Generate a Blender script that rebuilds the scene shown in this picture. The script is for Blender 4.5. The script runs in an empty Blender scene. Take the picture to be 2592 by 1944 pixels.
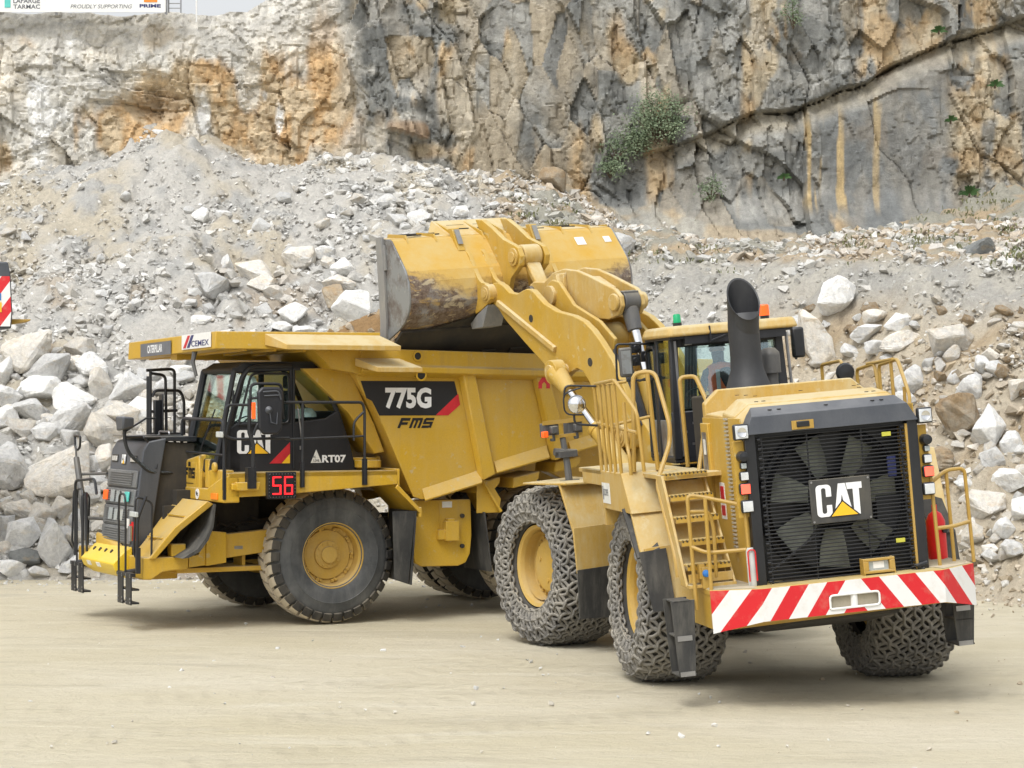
import bpy, math, random
import numpy as np
from mathutils import Vector, Matrix, Euler
random.seed(7); RS = np.random.RandomState(11)
R = math.radians
sc = bpy.context.scene
# ---------------- camera, sky, sun, exposure ----------------
FPX, HCAM, HORIZ = 5600.0, 3.34, 1015.0
cam = bpy.data.cameras.new("camera"); camo = bpy.data.objects.new("camera", cam)
sc.collection.objects.link(camo); sc.camera = camo
cam.sensor_width = 36.0; cam.lens = 36.0 * FPX / 2592.0; cam.clip_end = 2000; cam.clip_start = .1
PITCH = math.atan((HORIZ - 972) / FPX)
camo.location = (0, 0, HCAM); camo.rotation_euler = (R(90) + PITCH, 0, 0)
w = bpy.data.worlds.new("World"); sc.world = w; w.use_nodes = True
nt = w.node_tree; bg = nt.nodes["Background"]
sky = nt.nodes.new("ShaderNodeTexSky"); sky.sky_type = 'NISHITA'; sky.sun_disc = False
SUN_EL, SUN_AZ = 55.0, 205.0     # azimuth: clockwise from +Y, so the sun stands behind the camera, a little to the left
sky.sun_elevation = R(SUN_EL); sky.sun_rotation = R(SUN_AZ); sky.air_density = 1.0; sky.dust_density = 6.0; sky.ozone_density = .6
hs = nt.nodes.new("ShaderNodeHueSaturation"); hs.inputs['Saturation'].default_value = .10
nt.links.new(sky.outputs[0], hs.inputs['Color']); ov = nt.nodes.new("ShaderNodeMix"); ov.data_type = 'RGBA'; ov.inputs[0].default_value = .35; ov.inputs[7].default_value = (5.6, 5.8, 6.0, 1); nt.links.new(hs.outputs[0], ov.inputs[6]); nt.links.new(ov.outputs[2], bg.inputs[0]); bg.inputs[1].default_value = .15
sun = bpy.data.lights.new("sun", 'SUN'); sun.energy = 1.0; sun.angle = R(22); sun.color = (1, .975, .94)
so = bpy.data.objects.new("sun", sun); sc.collection.objects.link(so)
sd = Vector((math.sin(R(SUN_AZ)) * math.cos(R(SUN_EL)), math.cos(R(SUN_AZ)) * math.cos(R(SUN_EL)), math.sin(R(SUN_EL))))
so.rotation_euler = sd.to_track_quat('Z', 'Y').to_euler(); so.location = sd * 60
vs = sc.view_settings; vs.view_transform = 'Standard'; vs.look = 'None'; vs.gamma = 1; vs.exposure = 0.44
sc.cycles.max_bounces = 6; sc.cycles.use_denoising = True

# ---------------- helpers: materials ----------------
MATS = {}
class NB:
    def __init__(s, name):
        s.m = bpy.data.materials.new(name); s.m.use_nodes = True; s.t = s.m.node_tree
        s.b = s.t.nodes["Principled BSDF"]; s.o = s.t.nodes["Material Output"]
    def n(s, typ, **k):
        x = s.t.nodes.new(typ)
        for a, v in k.items(): setattr(x, a, v)
        return x
    def l(s, a, b): s.t.links.new(a, b)
    def inp(s, node, **k):
        for a, v in k.items(): node.inputs[a].default_value = v
        return node
    def noise(s, scale, detail=4, rough=.6, vec=None, dist=0, scl=None):
        x = s.n("ShaderNodeTexNoise"); x.inputs['Scale'].default_value = scale; x.inputs['Detail'].default_value = detail
        x.inputs['Roughness'].default_value = rough; x.inputs['Distortion'].default_value = dist
        if vec is None: vec = s.vec()
        if scl is not None:
            mp = s.n("ShaderNodeMapping"); mp.inputs['Scale'].default_value = scl; s.l(vec, mp.inputs['Vector']); vec = mp.outputs[0]
        s.l(vec, x.inputs['Vector']); return x.outputs['Fac']
    def vec(s):
        if not hasattr(s, '_v'):
            a = s.n("ShaderNodeTexCoord"); s._v = a.outputs['Object']
        return s._v
    def ramp(s, f, a, b, c0=(0, 0, 0, 1), c1=(1, 1, 1, 1)):
        x = s.n("ShaderNodeValToRGB"); e = x.color_ramp.elements
        e[0].position = a; e[1].position = b; e[0].color = c0; e[1].color = c1; s.l(f, x.inputs[0]); return x.outputs[0]
    def mix(s, f, a, b, mode='MIX'):
        x = s.n("ShaderNodeMix", data_type='RGBA', blend_type=mode)
        for i, v in ((0, f), (6, a), (7, b)):
            if hasattr(v, 'is_output'): s.l(v, x.inputs[i])
            else: x.inputs[i].default_value = v if i == 0 else tuple(v) + ((1,) if len(v) == 3 else ())
        return x.outputs[2]
    def math(s, op, a, b=0.0, c=None):
        x = s.n("ShaderNodeMath", operation=op)
        for i, v in enumerate((a, b) + ((c,) if c is not None else ())):
            if hasattr(v, 'is_output'): s.l(v, x.inputs[i])
            else: x.inputs[i].default_value = v
        return x.outputs[0]
    def bump(s, h, strength=.3, dist=.02, prev=None):
        x = s.n("ShaderNodeBump"); x.inputs['Strength'].default_value = strength; x.inputs['Distance'].default_value = dist
        s.l(h, x.inputs['Height'])
        if prev is not None: s.l(prev, x.inputs['Normal'])
        s.l(x.outputs[0], s.b.inputs['Normal']); return x.outputs[0]
    def col(s, c):
        if hasattr(c, 'is_output'): s.l(c, s.b.inputs['Base Color'])
        else: s.b.inputs['Base Color'].default_value = tuple(c) + (1,)
    def set(s, rough=.5, metal=0, spec=None):
        s.b.inputs['Roughness'].default_value = rough; s.b.inputs['Metallic'].default_value = metal
        if spec is not None: s.b.inputs['Specular IOR Level'].default_value = spec
        return s.m

def painted(name, base, dust=(.50, .43, .28), dust_amt=.3, rough=.45, side=.15, streak=.3, chips=0.0):
    """sprayed paint with settled dust on what faces up and a thin uneven film on what stands"""
    b = NB(name)
    g = b.n("ShaderNodeNewGeometry"); sx = b.n("ShaderNodeSeparateXYZ"); b.l(g.outputs['Normal'], sx.inputs[0])
    up = b.math('MAXIMUM', sx.outputs[2], 0.0); up = b.math('POWER', up, 1.6)
    n1 = b.noise(1.6, 6, .65); n2 = b.noise(7, 5, .7, scl=(1, 1, .18)); n3 = b.noise(42, 3, .6)
    f1 = b.math('MULTIPLY', b.math('MULTIPLY', up, dust_amt), b.math('ADD', b.ramp(n1, .3, .7), .45))
    f2 = b.math('MULTIPLY', b.ramp(n1, .35, .72), side); f3 = b.math('MULTIPLY', b.ramp(n2, .48, .78), streak * side * 2)
    f = b.math('MINIMUM', b.math('ADD', b.math('ADD', f1, f2), f3), .96)
    var = b.mix(b.ramp(n3, .3, .7), tuple(c * .93 for c in base), tuple(min(1, c * 1.05) for c in base))
    if chips:
        c1 = b.noise(19, 6, .75); c2 = b.noise(2.3, 3, .6); ch = b.math('MULTIPLY', b.ramp(c1, .66, .69), b.ramp(c2, .42, .62)); var = b.mix(b.math('MULTIPLY', ch, chips), var, (.10, .055, .03))
        rn = b.noise(5.5, 5, .7, scl=(1, 1, .06)); var = b.mix(b.math('MULTIPLY', b.ramp(rn, .56, .72), chips * .35), var, (.30, .19, .07))
        sp_ = b.noise(8.5, 4, .62); s2_ = b.noise(1.1, 3, .6); var = b.mix(b.math('MULTIPLY', b.math('MULTIPLY', b.ramp(sp_, .615, .65), b.ramp(s2_, .44, .60)), min(1, chips) * .75), var, dust); gm = b.noise(.9, 5, .7); var = b.mix(b.math('MULTIPLY', b.ramp(gm, .45, .75), chips * .35), var, (.40, .29, .12))
    b.col(b.mix(f, var, dust))
    b.l(b.math('ADD', b.math('MULTIPLY', f, .4), rough), b.b.inputs['Roughness'])
    b.bump(n3, .08, .004)
    MATS[name] = b.m; return b.m

def plain(name, c, rough=.5, metal=0, spec=None, emit=None, es=1.0, var=.12, sc_=9):
    b = NB(name); n = b.noise(sc_, 4, .6)
    b.col(b.mix(b.ramp(n, .3, .7), tuple(x * (1 - var) for x in c), tuple(min(1, x * (1 + var)) for x in c)))
    if emit: b.b.inputs['Emission Color'].default_value = tuple(emit) + (1,); b.b.inputs['Emission Strength'].default_value = es
    MATS[name] = b.m; return b.set(rough, metal, spec)

painted('truck_yellow', (.56, .335, .018), dust=(.48, .41, .26), dust_amt=.6, side=.13, rough=.42, streak=.5, chips=.8)
painted('loader_yellow', (.50, .295, .022), dust=(.52, .43, .22), dust_amt=.6, side=.22, rough=.5, streak=.7, chips=1)
painted('rail_yellow', (.43, .26, .04), dust_amt=.45, side=.16, rough=.45)
painted('bumper_yellow', (.80, .56, .03), dust_amt=.3, side=.05, rough=.4)
painted('black_paint', (.010, .011, .014), dust=(.30, .31, .32), dust_amt=.12, side=.035, rough=.35)
painted('grille_black', (.035, .037, .04), dust_amt=.3, side=.10, rough=.5)
painted('grille_silver', (.13, .135, .14), dust=(.36, .35, .32), dust_amt=.3, side=.15, rough=.4)
painted('hood_grey', (.05, .056, .068), dust=(.36, .36, .36), dust_amt=.3, side=.08, rough=.42)
painted('rubber', (.018, .018, .019), dust=(.33, .29, .22), dust_amt=.4, side=.22, rough=.8)
painted('sidewall', (.05, .053, .056), dust=(.25, .25, .24), dust_amt=.3, side=.42, rough=.85)
painted('tread_dust', (.62, .55, .43), dust=(.40, .35, .27), dust_amt=.2, side=.5, rough=.95)
painted('tyre_dusty', (.035, .035, .034), dust=(.17, .155, .13), dust_amt=.3, side=.4, rough=.95)
painted('chain_steel', (.15, .145, .138), dust=(.36, .33, .27), dust_amt=.7, side=.5, rough=.7)
painted('rubber_flap', (.022, .023, .024), dust=(.25, .235, .2), dust_amt=.2, side=.18, rough=.7, streak=.9)
painted('dark_under', (.02, .02, .02), dust=(.14, .11, .07), dust_amt=.4, side=.3, rough=.8)
painted('cab_grey', (.075, .078, .085), dust_amt=.3, side=.12, rough=.45)
painted('cab_dark', (.012, .013, .017), dust=(.28, .29, .31), dust_amt=.16, side=.04, rough=.4)
painted('rim_yellow', (.52, .32, .045), dust=(.46, .36, .20), dust_amt=.5, side=.36, rough=.6)
painted('fender_dusty', (.50, .305, .05), dust=(.55, .46, .27), dust_amt=.85, side=.42, rough=.6, streak=.7, chips=.9)
painted('worn_steel', (.20, .205, .21), dust=(.34, .32, .28), dust_amt=.3, side=.4, rough=.5, streak=.8)
painted('deck_grey', (.33, .30, .23), dust=(.52, .45, .33), dust_amt=.7, side=.4, rough=.8)
painted('muffler', (.02, .021, .024), dust=(.2, .2, .2), dust_amt=.15, side=.1, rough=.5)
plain('bar_black', (.016, .017, .02), .5); plain('chrome', (.75, .76, .78), .12, 1.0); plain('steel', (.35, .35, .36), .35, .9); plain('white', (.78, .78, .76), .5, var=.05)
plain('red', (.62, .012, .015), .4); plain('logo_white', (.82, .83, .84), .45, var=.03); plain('logo_yellow', (.88, .50, .02), .45, var=.03)
plain('decal_red', (.55, .02, .03), .5); plain('decal_black', (.012, .013, .016), .45); plain('decal_grey', (.13, .14, .16), .5)
plain('navy', (.03, .04, .16), .5); plain('amber', (.85, .25, .02), .3); plain('orange_lens', (.9, .13, .02), .25, emit=(1, .12, .02), es=.35)
plain('green_lens', (.01, .30, .12), .25, emit=(.01, .5, .2), es=.15); plain('tail_lit', (.8, .05, .04), .3, emit=(1, .10, .05), es=1.6)
plain('led_lit', (.8, .02, .02), .4, emit=(1, .02, .03), es=1.1); plain('lens', (.70, .73, .76), .12, .3); plain('lens_dim', (.42, .46, .47), .2, .2)
plain('red_plastic', (.42, .02, .02), .4); plain('sticker', (.72, .72, .68), .6); plain('sticker_yellow', (.52, .50, .06), .5)
plain('blue', (.03, .17, .5), .5); plain('teal', (.1, .5, .45), .4); plain('seat', (.03, .03, .035), .9); plain('fan_pale', (.17, .18, .145), .6, var=.5, sc_=3)
plain('vest', (.85, .16, .03), .8); plain('cloth_dark', (.015, .015, .018), .9); plain('skin', (.42, .25, .18), .6); plain('reflective', (.5, .52, .5), .4)
plain('hair', (.04, .03, .02), .8); plain('cream', (.62, .60, .50), .8); plain('interior', (.10, .10, .10), .8)
b = NB('glass'); b.b.inputs['Base Color'].default_value = (.70, .86, .82, 1); b.b.inputs['Transmission Weight'].default_value = 1
b.b.inputs['Alpha'].default_value = 1; b.set(.02); b.b.inputs['IOR'].default_value = 1.45
t_ = b.n("ShaderNodeBsdfTransparent"); t_.inputs[0].default_value = (.90, .97, .955, 1); gl = b.n("ShaderNodeBsdfGlossy"); gl.inputs['Roughness'].default_value = .03
gl.inputs[0].default_value = (.9, .95, .95, 1); fr = b.n("ShaderNodeFresnel"); fr.inputs[0].default_value = 1.5; mx = b.n("ShaderNodeMixShader")
b.l(b.math('MULTIPLY', fr.outputs[0], .55), mx.inputs[0]); b.l(t_.outputs[0], mx.inputs[1]); b.l(gl.outputs[0], mx.inputs[2]); b.l(mx.outputs[0], b.o.inputs[0]); MATS['glass'] = b.m
b.b.inputs['Roughness'].default_value = .02

b = NB('glass_rear'); t_ = b.n("ShaderNodeBsdfTransparent"); t_.inputs[0].default_value = (.90, .97, .98, 1); gl = b.n("ShaderNodeBsdfGlossy"); gl.inputs['Roughness'].default_value = .04; gl.inputs[0].default_value = (.82, .95, 1, 1)
mx = b.n("ShaderNodeMixShader"); mx.inputs[0].default_value = .13; b.l(t_.outputs[0], mx.inputs[1]); b.l(gl.outputs[0], mx.inputs[2]); b.l(mx.outputs[0], b.o.inputs[0]); MATS['glass_rear'] = b.m
# hazard stripes (real printed pattern, in the part's own coordinates stored as attribute "loc")
def hazard(name, period, slope, centre, duty=.5, phase=0.0, red=(.60, .012, .02), absv=True, axis=1):
    b = NB(name); a = b.n("ShaderNodeAttribute", attribute_name="loc"); s = b.n("ShaderNodeSeparateXYZ"); b.l(a.outputs['Vector'], s.inputs[0])
    y = b.math('SUBTRACT', s.outputs[axis], centre)
    if absv: y = b.math('ABSOLUTE', y)
    f = b.math('FRACT', b.math('DIVIDE', b.math('ADD', b.math('ADD', y, b.math('MULTIPLY', s.outputs[2], slope)), phase), period))
    f = b.math('LESS_THAN', f, duty); n = b.noise(6, 5, .7)
    c = b.mix(f, (.74, .74, .73), red)
    b.col(b.mix(b.math('MULTIPLY', b.ramp(n, .52, .8), .35), c, (.5, .42, .3))); MATS[name] = b.m; return b.set(.4)
hazard('hazard_bumper', .40, .72, .0, phase=.115)
hazard('hazard_left', .42, -.75, 0, absv=False, axis=0)
# bucket shell: yellow paint worn to brown and bare steel low on the shell and at its ends
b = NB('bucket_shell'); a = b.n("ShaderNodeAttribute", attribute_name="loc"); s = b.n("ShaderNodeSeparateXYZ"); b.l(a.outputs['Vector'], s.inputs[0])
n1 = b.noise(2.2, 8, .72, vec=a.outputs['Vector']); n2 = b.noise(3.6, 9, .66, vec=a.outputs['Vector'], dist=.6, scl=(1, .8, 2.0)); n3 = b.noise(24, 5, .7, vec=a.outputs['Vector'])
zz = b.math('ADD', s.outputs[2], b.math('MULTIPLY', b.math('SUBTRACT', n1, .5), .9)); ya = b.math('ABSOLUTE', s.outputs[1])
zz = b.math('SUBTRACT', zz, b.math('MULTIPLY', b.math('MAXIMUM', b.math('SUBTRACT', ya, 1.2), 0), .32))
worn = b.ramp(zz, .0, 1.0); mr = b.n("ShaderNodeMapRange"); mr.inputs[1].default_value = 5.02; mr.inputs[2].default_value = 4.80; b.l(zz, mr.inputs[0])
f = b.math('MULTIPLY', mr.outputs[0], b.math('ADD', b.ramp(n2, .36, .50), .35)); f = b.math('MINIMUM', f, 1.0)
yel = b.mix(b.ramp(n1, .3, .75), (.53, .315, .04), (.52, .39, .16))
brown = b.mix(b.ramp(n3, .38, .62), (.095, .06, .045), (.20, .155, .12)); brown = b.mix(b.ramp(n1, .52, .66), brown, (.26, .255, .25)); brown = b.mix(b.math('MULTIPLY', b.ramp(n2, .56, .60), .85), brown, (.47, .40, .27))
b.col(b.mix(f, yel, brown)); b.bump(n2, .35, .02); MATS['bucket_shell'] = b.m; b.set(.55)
b = NB('side_plate'); n1 = b.noise(3, 8, .7); n2 = b.noise(14, 5, .7, scl=(1, 1, .3))
c = b.mix(b.ramp(n1, .45, .6), (.27, .285, .29), (.15, .13, .12)); c = b.mix(b.math('MULTIPLY', b.ramp(n2, .6, .68), .7), c, (.42, .42, .40))
b.col(c); MATS['side_plate'] = b.m; b.set(.45, .35)

# ---------------- helpers: meshes ----------------
I4 = Matrix.Identity(4)
class MB:
    def __init__(s, M=None): s.v = []; s.f = []; s.M = M or I4; s.loc = []
    def add(s, vs, fs, L=None):
        o = len(s.v)
        for p in vs:
            q = Vector(p)
            if L is not None: q = L @ q
            s.loc.append(q[:]); s.v.append((s.M @ q)[:])
        s.f += [tuple(i + o for i in f) for f in fs]; return s
    def box(s, x0, x1, y0, y1, z0, z1, L=None):
        v = [(x, y, z) for x in (x0, x1) for y in (y0, y1) for z in (z0, z1)]
        return s.add(v, [(0, 1, 3, 2), (4, 6, 7, 5), (0, 4, 5, 1), (2, 3, 7, 6), (0, 2, 6, 4), (1, 5, 7, 3)], L)
    def cbox(s, c, d, L=None): return s.box(c[0] - d[0] / 2, c[0] + d[0] / 2, c[1] - d[1] / 2, c[1] + d[1] / 2, c[2] - d[2] / 2, c[2] + d[2] / 2, L)
    def prism(s, poly, ax, a, b, L=None):
        def mk(p, t): return {'x': (t, p[0], p[1]), 'y': (p[0], t, p[1]), 'z': (p[0], p[1], t)}[ax]
        n = len(poly); v = [mk(p, a) for p in poly] + [mk(p, b) for p in poly]
        return s.add(v, [tuple(range(n))[::-1], tuple(range(n, 2 * n))] + [(i, (i + 1) % n, n + (i + 1) % n, n + i) for i in range(n)], L)
    def hexa(s, a, b, L=None):
        n = len(a); return s.add(list(a) + list(b), [tuple(range(n))[::-1], tuple(range(n, 2 * n))] + [(i, (i + 1) % n, n + (i + 1) % n, n + i) for i in range(n)], L)
    def tube(s, pts, r, n=8, L=None, cap=True):
        pts = [Vector(p) for p in pts]; v = []; m = len(pts); rr = r if isinstance(r, (list, tuple)) else [r] * m
        t0 = (pts[1] - pts[0]).normalized(); u = t0.orthogonal().normalized()
        for i in range(m):
            if i == 0: t = t0
            elif i == m - 1: t = (pts[i] - pts[i - 1]).normalized()
            else:
                t = ((pts[i] - pts[i - 1]).normalized() + (pts[i + 1] - pts[i]).normalized())
                t = t.normalized() if t.length > 1e-6 else t0
            u = (u - t * u.dot(t)).normalized(); w_ = t.cross(u)
            k = 1.0
            if 0 < i < m - 1:
                k = 1 / max(.5, math.sqrt(max(.01, (1 + (pts[i] - pts[i - 1]).normalized().dot((pts[i + 1] - pts[i]).normalized())) / 2)))
            for j in range(n):
                a = 2 * math.pi * j / n; v.append(pts[i] + (u * math.cos(a) + w_ * math.sin(a)) * rr[i] * (k if 0 < i < m - 1 else 1))
        f = [(i * n + j, i * n + (j + 1) % n, (i + 1) * n + (j + 1) % n, (i + 1) * n + j) for i in range(m - 1) for j in range(n)]
        if cap: f += [tuple(range(n))[::-1], tuple(range((m - 1) * n, m * n))]
        return s.add(v, f, L)
    def rail(s, pts, r=.022, bend=.09, n=8, L=None):
        """tube with rounded bends"""
        P = [Vector(p) for p in pts]; out = [P[0]]
        for i in range(1, len(P) - 1):
            a, b_, c = P[i - 1], P[i], P[i + 1]; d = min(bend, (a - b_).length * .45, (c - b_).length * .45)
            p0 = b_ + (a - b_).normalized() * d; p1 = b_ + (c - b_).normalized() * d
            for t in (0, .25, .5, .75, 1): out.append(p0 * (1 - t) ** 2 + b_ * 2 * t * (1 - t) + p1 * t * t)
        out.append(P[-1]); return s.tube(out, r, n, L)
    def lathe(s, prof, c, ax='y', n=48, L=None, close=False):
        """prof: (radius, t along axis)"""
        v = []; m = len(prof)
        for j in range(n):
            a = 2 * math.pi * j / n; ca, sa = math.cos(a), math.sin(a)
            for r, t in prof:
                v.append({'y': (c[0] + r * ca, c[1] + t, c[2] + r * sa), 'x': (c[0] + t, c[1] + r * ca, c[2] + r * sa), 'z': (c[0] + r * ca, c[1] + r * sa, c[2] + t)}[ax])
        f = [(j * m + i, j * m + i + 1, ((j + 1) % n) * m + i + 1, ((j + 1) % n) * m + i) for j in range(n) for i in range(m - 1)]
        if close: f += [(j * m + m - 1, j * m, ((j + 1) % n) * m, ((j + 1) % n) * m + m - 1) for j in range(n)]
        return s.add(v, f, L)
    def cyl(s, p0, p1, r, n=20, L=None): return s.tube([p0, p1], r, n, L)
    def build(s, name, mat, parent=None, bevel=0, seg=2, ang=35, smooth=True, label=None):
        me = bpy.data.meshes.new(name); me.from_pydata([tuple(p) for p in s.v], [], s.f)
        a = me.attributes.new('loc', 'FLOAT_VECTOR', 'POINT'); a.data.foreach_set('vector', np.array(s.loc, dtype=np.float32).ravel())
        import bmesh
        bm = bmesh.new(); bm.from_mesh(me); bmesh.ops.recalc_face_normals(bm, faces=bm.faces); bm.to_mesh(me); bm.free()
        if smooth:
            me.shade_smooth(); me.set_sharp_from_angle(angle=R(ang))
        me.materials.append(MATS[mat] if isinstance(mat, str) else mat)
        o = bpy.data.objects.new(name, me); sc.collection.objects.link(o)
        if parent is not None: o.parent = parent
        if bevel:
            md = o.modifiers.new('edge', 'BEVEL'); md.width = bevel; md.segments = seg; md.limit_method = 'ANGLE'; md.angle_limit = R(38)
            md.harden_normals = False; md.use_clamp_overlap = True
        if label: o['label'] = label
        return o

def split_build(mb, name, mat, parent, bevel=0, label=None):
    """each loose piece of the builder becomes an object of its own"""
    par = list(range(len(mb.v)))
    def find(i):
        while par[i] != i: par[i] = par[par[i]]; i = par[i]
        return i
    for f in mb.f:
        for k in f[1:]: par[find(k)] = find(f[0])
    g = {}
    for i in range(len(mb.v)): g.setdefault(find(i), []).append(i)
    for ids in g.values():
        mp = {i: n for n, i in enumerate(ids)}; q = MB(); q.v = [mb.v[i] for i in ids]; q.loc = [mb.loc[i] for i in ids]; q.f = [tuple(mp[i] for i in f) for f in mb.f if f[0] in mp]; q.build(name, mat, parent, bevel, label=label)
def tag(o, label, cat, group=None, kind=None):
    if label: o['label'] = label
    if cat: o['category'] = cat
    if group: o['group'] = group
    if kind: o['kind'] = kind
    return o
def empty(name, loc, rz=0, label=None, cat=None, group=None):
    o = bpy.data.objects.new(name, None); sc.collection.objects.link(o); o.location = loc; o.rotation_euler = (0, 0, rz); o.empty_display_size = .2
    return tag(o, label, cat, group)

def frame(o, u, v): # 4x4 whose x axis is u, y axis is v
    o = Vector(o); u = Vector(u).normalized(); v = Vector(v).normalized(); n = u.cross(v)
    return Matrix(((u[0], v[0], n[0], o[0]), (u[1], v[1], n[1], o[1]), (u[2], v[2], n[2], o[2]), (0, 0, 0, 1)))

def text_mb(mb, txt, L, width, height, bold=.02, thick=.004, shear=0.0, space=1.0):
    """built-in font letters, fitted to width x height in the plane of L"""
    cu = bpy.data.curves.new('t', 'FONT'); cu.body = txt; cu.size = 1; cu.offset = bold; cu.shear = shear; cu.space_character = space
    cu.resolution_u = 3; ob = bpy.data.objects.new('t', cu); sc.collection.objects.link(ob)
    bpy.context.view_layer.update(); dg = bpy.context.evaluated_depsgraph_get(); me = bpy.data.meshes.new_from_object(ob.evaluated_get(dg))
    V = np.array([v.co[:] for v in me.vertices]); mn, mxx = V.min(0), V.max(0); k = (width / (mxx[0] - mn[0]), height / (mxx[1] - mn[1]))
    vs_ = [((p[0] - mn[0]) * k[0], (p[1] - mn[1]) * k[1], thick) for p in V]
    mb.add(vs_, [tuple(p.vertices) for p in me.polygons], L)
    bpy.data.objects.remove(ob); bpy.data.meshes.remove(me)
    return mb
def poly_mb(mb, polys, L, w, h, t):
    for p in polys: mb.prism([(x * w, y * h) for x, y in p], 'z', 0, t, L)
    return mb
def arc(cx, cy, rx, ry, a0, a1, n=6): return [(cx + rx * math.cos(R(a0 + (a1 - a0) * i / n)), cy + ry * math.sin(R(a0 + (a1 - a0) * i / n))) for i in range(n + 1)]
def cat_logo(M, parent, L, w, h, pieces=True):
    """heavy letters C A T with the yellow triangle at the foot of the A"""
    C = arc(.095, .87, .095, .13, 180, 90) + arc(.235, .87, .095, .13, 90, 0) + [(.33, .62), (.215, .62)] + [(.215, .84)] + arc(.165, .84, .05, .06, 0, 180, 6) + [(.115, .16)] + arc(.165, .16, .05, .06, 180, 360, 6) + [(.215, .36), (.33, .36)] + arc(.235, .13, .095, .13, 0, -90) + arc(.095, .13, .095, .13, 270, 180)
    A1 = [(.37, 0), (.49, 1), (.555, 1), (.555, .66), (.505, .3), (.49, 0)]; A2 = [(.555, 1), (.64, 1), (.78, 0), (.65, 0), (.60, .3), (.555, .66)]
    T = [(.66, 1), (1.0, 1), (1.0, .80), (.935, .80), (.935, 0), (.80, 0), (.80, .80), (.68, .80)]
    m = MB(M); poly_mb(m, [C, A1, A2, T], L, w, h, .004); m.build('lettering', 'logo_white', parent)
    m = MB(M); poly_mb(m, [[(.25, -.02), (.555, .49), (.93, -.02)]], L @ Matrix.Translation((0, 0, .004)), w, h, .003); m.build('logo_outline', 'decal_black', parent)
    m = MB(M); poly_mb(m, [[(.30, .0), (.555, .43), (.875, .0)]], L @ Matrix.Translation((0, 0, .007)), w, h, .003); m.build('logo_triangle', 'logo_yellow', parent)

# ---------------- numpy noise ----------------
def hsh(ix, iy, iz=0, k=0):
    h = (ix.astype(np.int64) * 374761393 + iy.astype(np.int64) * 668265263 + np.int64(iz) * 2147483647 + k * 1274126177) & 0xffffffff
    h = ((h ^ (h >> 13)) * 1274126177) & 0xffffffff; h = ((h ^ (h >> 16)) * 2246822519) & 0xffffffff
    return ((h ^ (h >> 15)) & 0xffffff) / float(0xffffff)
def vn(x, y, k=0):
    ix = np.floor(x); iy = np.floor(y); fx = x - ix; fy = y - iy; fx = fx * fx * (3 - 2 * fx); fy = fy * fy * (3 - 2 * fy)
    a = hsh(ix, iy, 0, k); b_ = hsh(ix + 1, iy, 0, k); c = hsh(ix, iy + 1, 0, k); d = hsh(ix + 1, iy + 1, 0, k)
    return (a * (1 - fx) + b_ * fx) * (1 - fy) + (c * (1 - fx) + d * fx) * fy
def fbm(x, y, o=5, k=0, g=.5):
    s = 0; a = 1; t = 0
    for i in range(o): s = s + a * vn(x * 2 ** i + 17.3 * i, y * 2 ** i - 9.1 * i, k + i); t += a; a *= g
    return s / t
def voro(x, y, k=0):
    """returns cell random values, local offsets to the cell centre, F2-F1"""
    ix = np.floor(x); iy = np.floor(y); F1 = np.full(x.shape, 9.); F2 = np.full(x.shape, 9.)
    r = np.zeros(x.shape); r2 = np.zeros(x.shape); r3 = np.zeros(x.shape); dx = np.zeros(x.shape); dy = np.zeros(x.shape)
    for ox in (-1, 0, 1):
        for oy in (-1, 0, 1):
            cx = ix + ox; cy = iy + oy; px = cx + hsh(cx, cy, 0, k); py = cy + hsh(cx, cy, 0, k + 1)
            ux = x - px; uy = y - py; d = np.sqrt(ux * ux + uy * uy); n = d < F1
            F2 = np.where(n, F1, np.minimum(F2, d)); F1 = np.where(n, d, F1)
            r = np.where(n, hsh(cx, cy, 0, k + 2), r); r2 = np.where(n, hsh(cx, cy, 0, k + 3), r2); r3 = np.where(n, hsh(cx, cy, 0, k + 4), r3)
            dx = np.where(n, ux, dx); dy = np.where(n, uy, dy)
    return r, r2, r3, dx, dy, F2 - F1
def ss(a, b_, x): t = np.clip((x - a) / (b_ - a), 0, 1); return t * t * (3 - 2 * t)
def np_mesh(name, V, F, mat, col=None, parent=None, smooth=False, ang=None):
    me = bpy.data.meshes.new(name); F = np.asarray(F, dtype=np.int32); k = F.shape[1]
    me.vertices.add(len(V)); me.vertices.foreach_set('co', np.asarray(V, dtype=np.float32).ravel())
    me.loops.add(F.size); me.loops.foreach_set('vertex_index', F.ravel())
    me.polygons.add(len(F)); me.polygons.foreach_set('loop_start', np.arange(0, F.size, k, dtype=np.int32)); me.polygons.foreach_set('loop_total', np.full(len(F), k, dtype=np.int32))
    me.update(calc_edges=True); me.validate()
    if col is not None:
        a = me.color_attributes.new('Col', 'FLOAT_COLOR', 'POINT'); a.data.foreach_set('color', np.concatenate([col, np.ones((len(col), 1))], 1).astype(np.float32).ravel())
    if smooth: me.shade_smooth()
    else: me.shade_flat()
    if ang: me.shade_smooth(); me.set_sharp_from_angle(angle=R(ang))
    me.materials.append(MATS[mat] if isinstance(mat, str) else mat)
    o = bpy.data.objects.new(name, me); sc.collection.objects.link(o)
    if parent: o.parent = parent
    return o
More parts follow.
